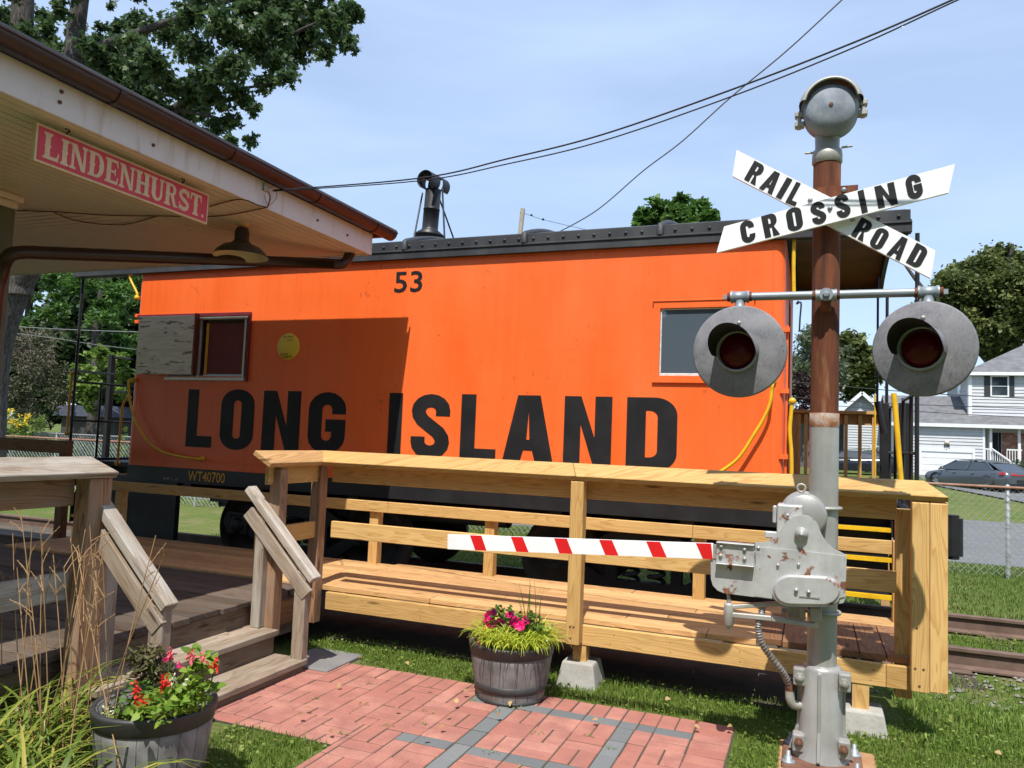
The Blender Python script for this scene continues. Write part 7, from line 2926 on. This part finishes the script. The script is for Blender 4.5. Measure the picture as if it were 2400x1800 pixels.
pdisp = [(1058, 1330, 15), (1052, 1345, 14), (1057, 1360, 16), (1080, 1349, 16), (1101, 1331, 14), (1113, 1344, 16), (1106, 1355, 14), (1124, 1352, 13), (1136, 1340, 12), (1079, 1376, 13), (1100, 1328, 10), (1067, 1322, 10), (1040, 1387, 14), (1118, 1349, 12)]
for i, (dx_, dy_, rr_) in enumerate(pdisp):
    Yq = BYc + NR.uniform(-.16, .02)
    c_ = D(dx_, dy_, Yq)
    r_ = rr_ / .92167 * 4.9 / FPX * .8
    petal_flower(c_, (NR.uniform(-.5, .5), -1, NR.uniform(-.1, .6)), r_, 'magenta' if i not in (4, 11) else 'purplepetal', pt)
m = MB()
for i, (dx_, dy_, rr_) in enumerate(pdisp):
    c_ = D(dx_, dy_, BYc - .05)
    m.tube([(c_.x, BYc, c_.z - .02), (BXc + (c_.x - BXc) * .6, BYc, .31)], .0022, 5, False)
m.build('stems', M['petunialeaf'], pt)
for (dx_, dy_) in ((1098, 1367), (1182, 1382), (1183, 1358), (1193, 1352)):
    petal_flower(D(dx_, dy_, BYc - .1), (0, -1, .6), .010, 'salviawhite', pt, 5, 'small_flower')

# salvias in the near barrel
zb2 = .335
sv = thing('salvia_plant', 'salvias with red and pink flower spikes in the near barrel', 'flower', (BX2, BY2, zb2))
hq = lambda a_, c_, dY=0.: onY(*H3(a_, c_), BY2 + dY)


def spike(pb, pt_, mat, n, r, name='flower_spike'):
    P__, sz_ = [], []
    for k in range(n):
        f = k / n
        c_ = pb.lerp(pt_, f)
        a_ = k * 2.4
        P__.append(np.array(c_) + np.array((cos(a_), sin(a_), .2)) * r * (1.1 - f * .7) * .55)
        sz_.append(r * 1.5 * (1.15 - f * .6))
    return leaf_mesh(name, np.array(P__), np.array(sz_), LEAFL * np.array((1.5, 1.0)), M[mat], sv, .1, droop=.3)


for (x0_, y0_, x1_, y1_, mt, n_, r_, dY) in ((1375, 1060, 1310, 820, 'salviared', 44, .020, -.10), (1575, 885, 1610, 745, 'salviared', 34, .020, -.04), (1640, 600, 1655, 480, 'salviapink', 26, .016, .06),
                                             (1630, 590, 1650, 560, 'magenta', 10, .018, .06), (1875, 600, 1850, 520, 'salviapink', 22, .018, .02), (1975, 620, 1940, 530, 'salviapink', 16, .016, .03), (2085, 690, 2105, 580, 'salviared', 22, .017, .0),
                                             (1730, 660, 1735, 620, 'magenta', 9, .015, .04), (1640, 920, 1700, 730, 'salviawhite', 36, .015, -.02), (1800, 850, 1830, 780, 'salviawhite', 14, .014, -.04)):
    spike(hq(x0_, y0_, dY - .09), hq(x1_, y1_, dY - .09), mt, n_, r_)


def leafy(px, dY, n, size, mat, rx, rz, shape=LEAFH, name='leaves', up=.9, droop=.25, seed=1):
    c_ = hq(px[0], px[1], dY)
    n, size = int(n * 1.9), size * .68
    rs = np.random.RandomState(seed)
    d_ = rs.normal(size=(n, 3))
    d_ /= np.linalg.norm(d_, axis=1)[:, None]
    P__ = np.array(c_) + d_ * (rs.rand(n) ** .4)[:, None] * np.array((rx, rx, rz))
    return leaf_mesh(name, P__, size * (.7 + .6 * rs.rand(n)), shape, M[mat], sv, up, droop=droop, fold=.25)


leafy((1600, 1030), -.12, 90, .052, 'salvialeaf', .16, .06, seed=2)
leafy((1760, 960), -.06, 80, .05, 'salvialeaf', .12, .08, seed=3)
leafy((1920, 830), .0, 46, .060, 'salvialeaf', .09, .12, seed=4)
leafy((1930, 640), .02, 26, .062, 'salvialeaf', .055, .08, seed=5)
leafy((1320, 1000), -.08, 46, .050, 'petunialeaf', .08, .09, seed=6)
leafy((1480, 700), .05, 150, .055, 'bronzeleaf', .11, .12, LEAFL * np.array((1.0, 1.3)), seed=7, droop=.1)
leafy((1420, 590), .05, 70, .055, 'bronzeleaf', .08, .05, LEAFL * np.array((1.0, 1.4)), seed=8, droop=.05)
leafy((1120, 1150), -.12, 30, .022, 'salvialeaf', .06, .02, seed=9)
leafy((1030, 1110), -.1, 18, .018, 'salviawhite', .05, .02, seed=10)
m = MB()
for (x0_, y0_, x1_, y1_) in ((1400, 1130, 1375, 1060), (1560, 1100, 1580, 880), (1620, 1100, 1640, 600), (1860, 1000, 1900, 600), (2000, 980, 2085, 690), (1980, 1000, 1960, 620), (1500, 1050, 1470, 640), (1800, 1050, 1820, 850), (1660, 1080, 1640, 920)):
    m.tube([hq(x0_, y0_, 0), hq((x0_ + x1_) / 2 + 8, (y0_ + y1_) / 2, 0), hq(x1_, y1_, 0)], .003, 5, False)
m.build('stems', M['petunialeaf'], sv)

# daylily bed with dry stalks in the left corner
dl = thing('daylily_clump', 'arching green daylily leaves in the bed at the foot of the deck', 'plant', (-3.0, 2.55, 0))


def bed(rs):
    while True:
        x_, y_ = rs.uniform(-3.75, -2.45), rs.uniform(1.75, 2.95)
        if y_ < 3.2 + .5 * (x_ + 3.0) + .2 and y_ < 2.95 - (x_ + 3.1) * .55 and x_ / y_ < -1.2 and (x_ - BX2) ** 2 + (y_ - BY2) ** 2 > .29 ** 2:
            return x_, y_, .0


strappy('leaves', None, None, bed, 900, .34, .80, .0095, 'daylily', dl, 1.0, 8, arch=.85)
strappy('low_leaves', None, None, bed, 500, .2, .45, .006, 'grass', dl, 1.1, 6, arch=.8)
strappy('dry_leaves', None, None, bed, 110, .3, .6, .008, 'dryleaf', dl, 1.3, 7, arch=1.2)
stalk_px = [((110, 1650), (95, 1030 + 205)), ((60, 1700), (120, 1330)), ((100, 1660), (60, 1290)), ((150, 1640), (200, 1240)), ((210, 1600), (165, 1260)), ((170, 1620), (225, 1275)), ((240, 1590), (180, 1290)), ((140, 1660), (125, 1300)), ((60, 1640), (30, 1250)), ((290, 1610), (365, 1255)), ((280, 1600), (385, 1300)), ((40, 1700), (75, 1240)), ((120, 1640), (215, 1290)), ((250, 1580), (240, 1290)), ((15, 1640), (8, 1350)), ((190, 1620), (240, 1300)), ((90, 1650), (50, 1210)), ((100, 1650), (100, 1270)), ((230, 1600), (210, 1230)), ((160, 1650), (150, 1330)), ((70, 1650), (40, 1330)), ((205, 1620), (232, 1340))]
for (p0_, p1_) in stalk_px:
    Yq = NR.uniform(2.45, 2.8)
    a_, c_ = onY(*p0_, Yq), onY(*p1_, Yq + NR.uniform(-.1, .1))
    a_ = a_ + (a_ - c_).normalized() * (a_.z / max(.3, (c_ - a_).normalized().z))
    m = MB()
    cur = catmull([a_, a_.lerp(c_, .5) + Vector((NR.uniform(-.03, .03), 0, 0)), c_], 5)
    m.tube(cur, [.0034 - .0016 * k / 10 for k in range(11)], 6)
    for k in range(NR.randint(2, 5)):
        f = NR.uniform(.68, 1.0)
        b0_ = a_.lerp(c_, f)
        d_ = Vector((NR.uniform(-1, 1), NR.uniform(-.6, .6), NR.uniform(.5, 1.2))).normalized() * NR.uniform(.04, .12)
        m.tube([b0_, b0_ + d_ * .55 + Vector((0, 0, .006)), b0_ + d_], [.0026, .002, .0012], 5)
        for j in range(3):
            m.lathe([(0, -.006), (.0028, 0), (0, .008)], b0_ + d_ * (.6 + .2 * j), d_, 5)
    m.build('dry_stalk', M['stalk'], dl)

# ------------------------------------------------------------------ grass (uncountable)


def grass(name, mat, n, region, hmin, hmax, w, dens=None, seed=5, lean=.5):
    rs = np.random.RandomState(seed)
    out = []
    tot_ = 0
    while tot_ < n:
        x_, y_ = region(rs, n)
        out.append(np.stack([x_, y_], 1))
        tot_ += len(x_)
    XY = np.concatenate(out)[:n]
    Z_ = np.array([gz(a_, c_) for a_, c_ in XY])
    a_ = rs.rand(n) * 2 * pi
    patch = .5 + .5 * np.sin(XY[:, 0] * 3.1 + 1.7 * np.sin(XY[:, 1] * 2.3)) * np.cos(XY[:, 1] * 2.7 + XY[:, 0])
    h_ = rs.uniform(hmin, hmax, n) * (.65 + .6 * patch)
    w_ = w * rs.uniform(.6, 1.3, n)
    le = rs.uniform(.1, 1, n) * lean
    dx, dy = np.cos(a_), np.sin(a_)
    base_ = np.stack([XY[:, 0], XY[:, 1], Z_ - .004], 1)
    side = np.stack([-dy, dx, 0 * dx], 1) * w_[:, None]
    dirv = np.stack([dx, dy, 0 * dx], 1)
    upv = np.array((0, 0, 1.))
    m1 = base_ + dirv * (h_ * le * .35)[:, None] + upv * (h_ * .6)[:, None]
    tip = base_ + dirv * (h_ * le)[:, None] + upv * (h_ * (1 - le * .25))[:, None]
    V = np.stack([base_ - side, base_ + side, m1 + side * .8, m1 - side * .8, tip], 1).reshape(-1, 3)
    i0 = np.arange(n) * 5
    loops = np.stack([i0, i0 + 1, i0 + 2, i0 + 3, i0 + 3, i0 + 2, i0 + 4], 1).ravel()
    ls = np.stack([np.arange(n) * 7, np.arange(n) * 7 + 4], 1).ravel()
    lt = np.tile([4, 3], n)
    me = bpy.data.meshes.new(name)
    me.vertices.add(n * 5)
    me.vertices.foreach_set('co', V.astype(np.float32).ravel())
    me.loops.add(len(loops))
    me.loops.foreach_set('vertex_index', loops.astype(np.int32))
    me.polygons.add(2 * n)
    me.polygons.foreach_set('loop_start', ls.astype(np.int32))
    me.polygons.foreach_set('loop_total', lt.astype(np.int32))
    at = me.attributes.new('tone', 'FLOAT', 'FACE')
    at.data.foreach_set('value', np.repeat(np.clip(rs.normal(.42, .2, n) + .18 * (patch - .5), 0, 1), 2).astype(np.float32))
    me.materials.append(M[mat])
    me.update(calc_edges=True)
    o__ = bpy.data.objects.new(name, me)
    COL.objects.link(o__)
    o__['kind'] = 'stuff'
    return o__


def reg_near(rs, n):
    x_, y_ = rs.uniform(-3.6, 1.9, n), rs.uniform(2.6, 5.35, n)
    ok = np.array([not on_path(a_ + rs.uniform(-.02, .02), c_ + rs.uniform(-.03, .03)) and not (-3.6 < a_ < -2.9 and 3.0 < c_ < 4.82)
                   and (a_ - BXc) ** 2 + (c_ - BYc) ** 2 > .21 ** 2 and (a_ - BX2) ** 2 + (c_ - BY2) ** 2 > .225 ** 2 and not (MX - .2 < a_ < MX + .26 and MY - .26 < c_ < MY + .21)
                   and not (c_ > 5.15 and a_ < .55 and rs.rand() < .75) and not (a_ < -2.35 and c_ < 2.5) for a_, c_ in zip(x_, y_)])
    return x_[ok], y_[ok]


def reg_right(rs, n):
    x_, y_ = rs.uniform(.55, 4.2, n), rs.uniform(4.9, 9.6, n)
    ok = (y_ < 7.15) & (rs.rand(n) < np.where(y_ > 6.5, .45, 1)) | ((y_ > 7.62) & (y_ < 8.75)) | (y_ > 9.12)
    return x_[ok], y_[ok]


def reg_far(rs, n):
    x_, y_ = rs.uniform(-9, 6.5, n), rs.uniform(9.2, 14.7, n)
    return x_, y_


grass('grass', 'grass', 78000, reg_near, .022, .056, .0023, seed=5)
grass('grass', 'grass', 40000, reg_right, .03, .09, .0032, seed=6, lean=.8)
grass('grass', 'grassfar', 70000, reg_far, .03, .07, .006, seed=8)
# broad weeds in the lawn and in the joints of the bricks
n = 5200
rs = np.random.RandomState(21)
x_, y_ = [], []
while len(x_) < n:
    a_, c_ = reg_near(rs, 2000)
    x_ += list(a_); y_ += list(c_)
P_ = np.stack([np.array(x_[:n]), np.array(y_[:n]), np.array([gz(p, q) for p, q in zip(x_[:n], y_[:n])]) + rs.uniform(.012, .04, n)], 1)
leaf_mesh('clover', P_, .012 + .012 * rs.rand(n), LEAFH, M['grass'], None, 1.5, kind='stuff')
a_, c_ = reg_right(rs, 5000)
P_ = np.stack([a_, c_, np.array([gz(p, q) for p, q in zip(a_, c_)]) + rs.uniform(.02, .08, len(a_))], 1)
leaf_mesh('low_weeds', P_, .02 + .02 * rs.rand(len(a_)), LEAFL, M['grass'], None, .9, kind='stuff')
jx = [(-2.62, 4.4), (-2.05, 4.12), (-2.16, 3.83), (-1.98, 3.95), (-2.45, 4.05), (-1.9, 4.42), (-1.7, 4.30), (-1.35, 4.1), (-1.5, 3.75), (-1.1, 4.2), (-1.62, 4.41), (-2.3, 3.62), (-.95, 4.1), (-2.75, 4.0)]
P_ = np.concatenate([np.array((p, q, PZ + .008)) + rs.normal(size=(9, 3)) * np.array((.022, .012, .003)) for p, q in jx])
leaf_mesh('joint_weeds', P_, .018, LEAFL, M['grass'], None, 1.0, kind='stuff')
P_ = np.stack([rs.uniform(-3.2, 1.6, 46), rs.uniform(3.3, 5.2, 46), np.full(46, .05)], 1)
leaf_mesh('fallen_leaves', P_, .035, LEAFH, M['dryleaf'], None, 1.6, kind='stuff', fold=.4)

# ------------------------------------------------------------------ unseen trees added behind the viewer to block sky light; caboose glass reflects them
for k, (tx__, ty__, hh_) in enumerate(((-15, -15, 11), (-5.5, -19, 12), (5, -20, 12), (14, -16, 11), (24, -12, 12))):
    cl__ = []
    for _ in range(16):
        a__ = NR.rand() * 6.28
        q__ = NR.rand() ** .5 * 3.6
        cl__.append((np.array((tx__ + q__ * cos(a__), ty__ + q__ * sin(a__), NR.uniform(2.5, hh_))), (2.0, 2.0, 1.7)))
    make_tree('sky_block_tree', 'leafy tree added out of view behind the camera to block sky light', 'tree', (tx__, ty__, 0),
              [([(tx__, ty__, -.1), (tx__ + .2, ty__, hh_ * .4), (tx__, ty__, hh_ * .85)], (.3, .08))], cl__, (9, 22, .30), .62, LEAFH, 'oakleaf', up=.4, group='unseen trees added to block sky light')
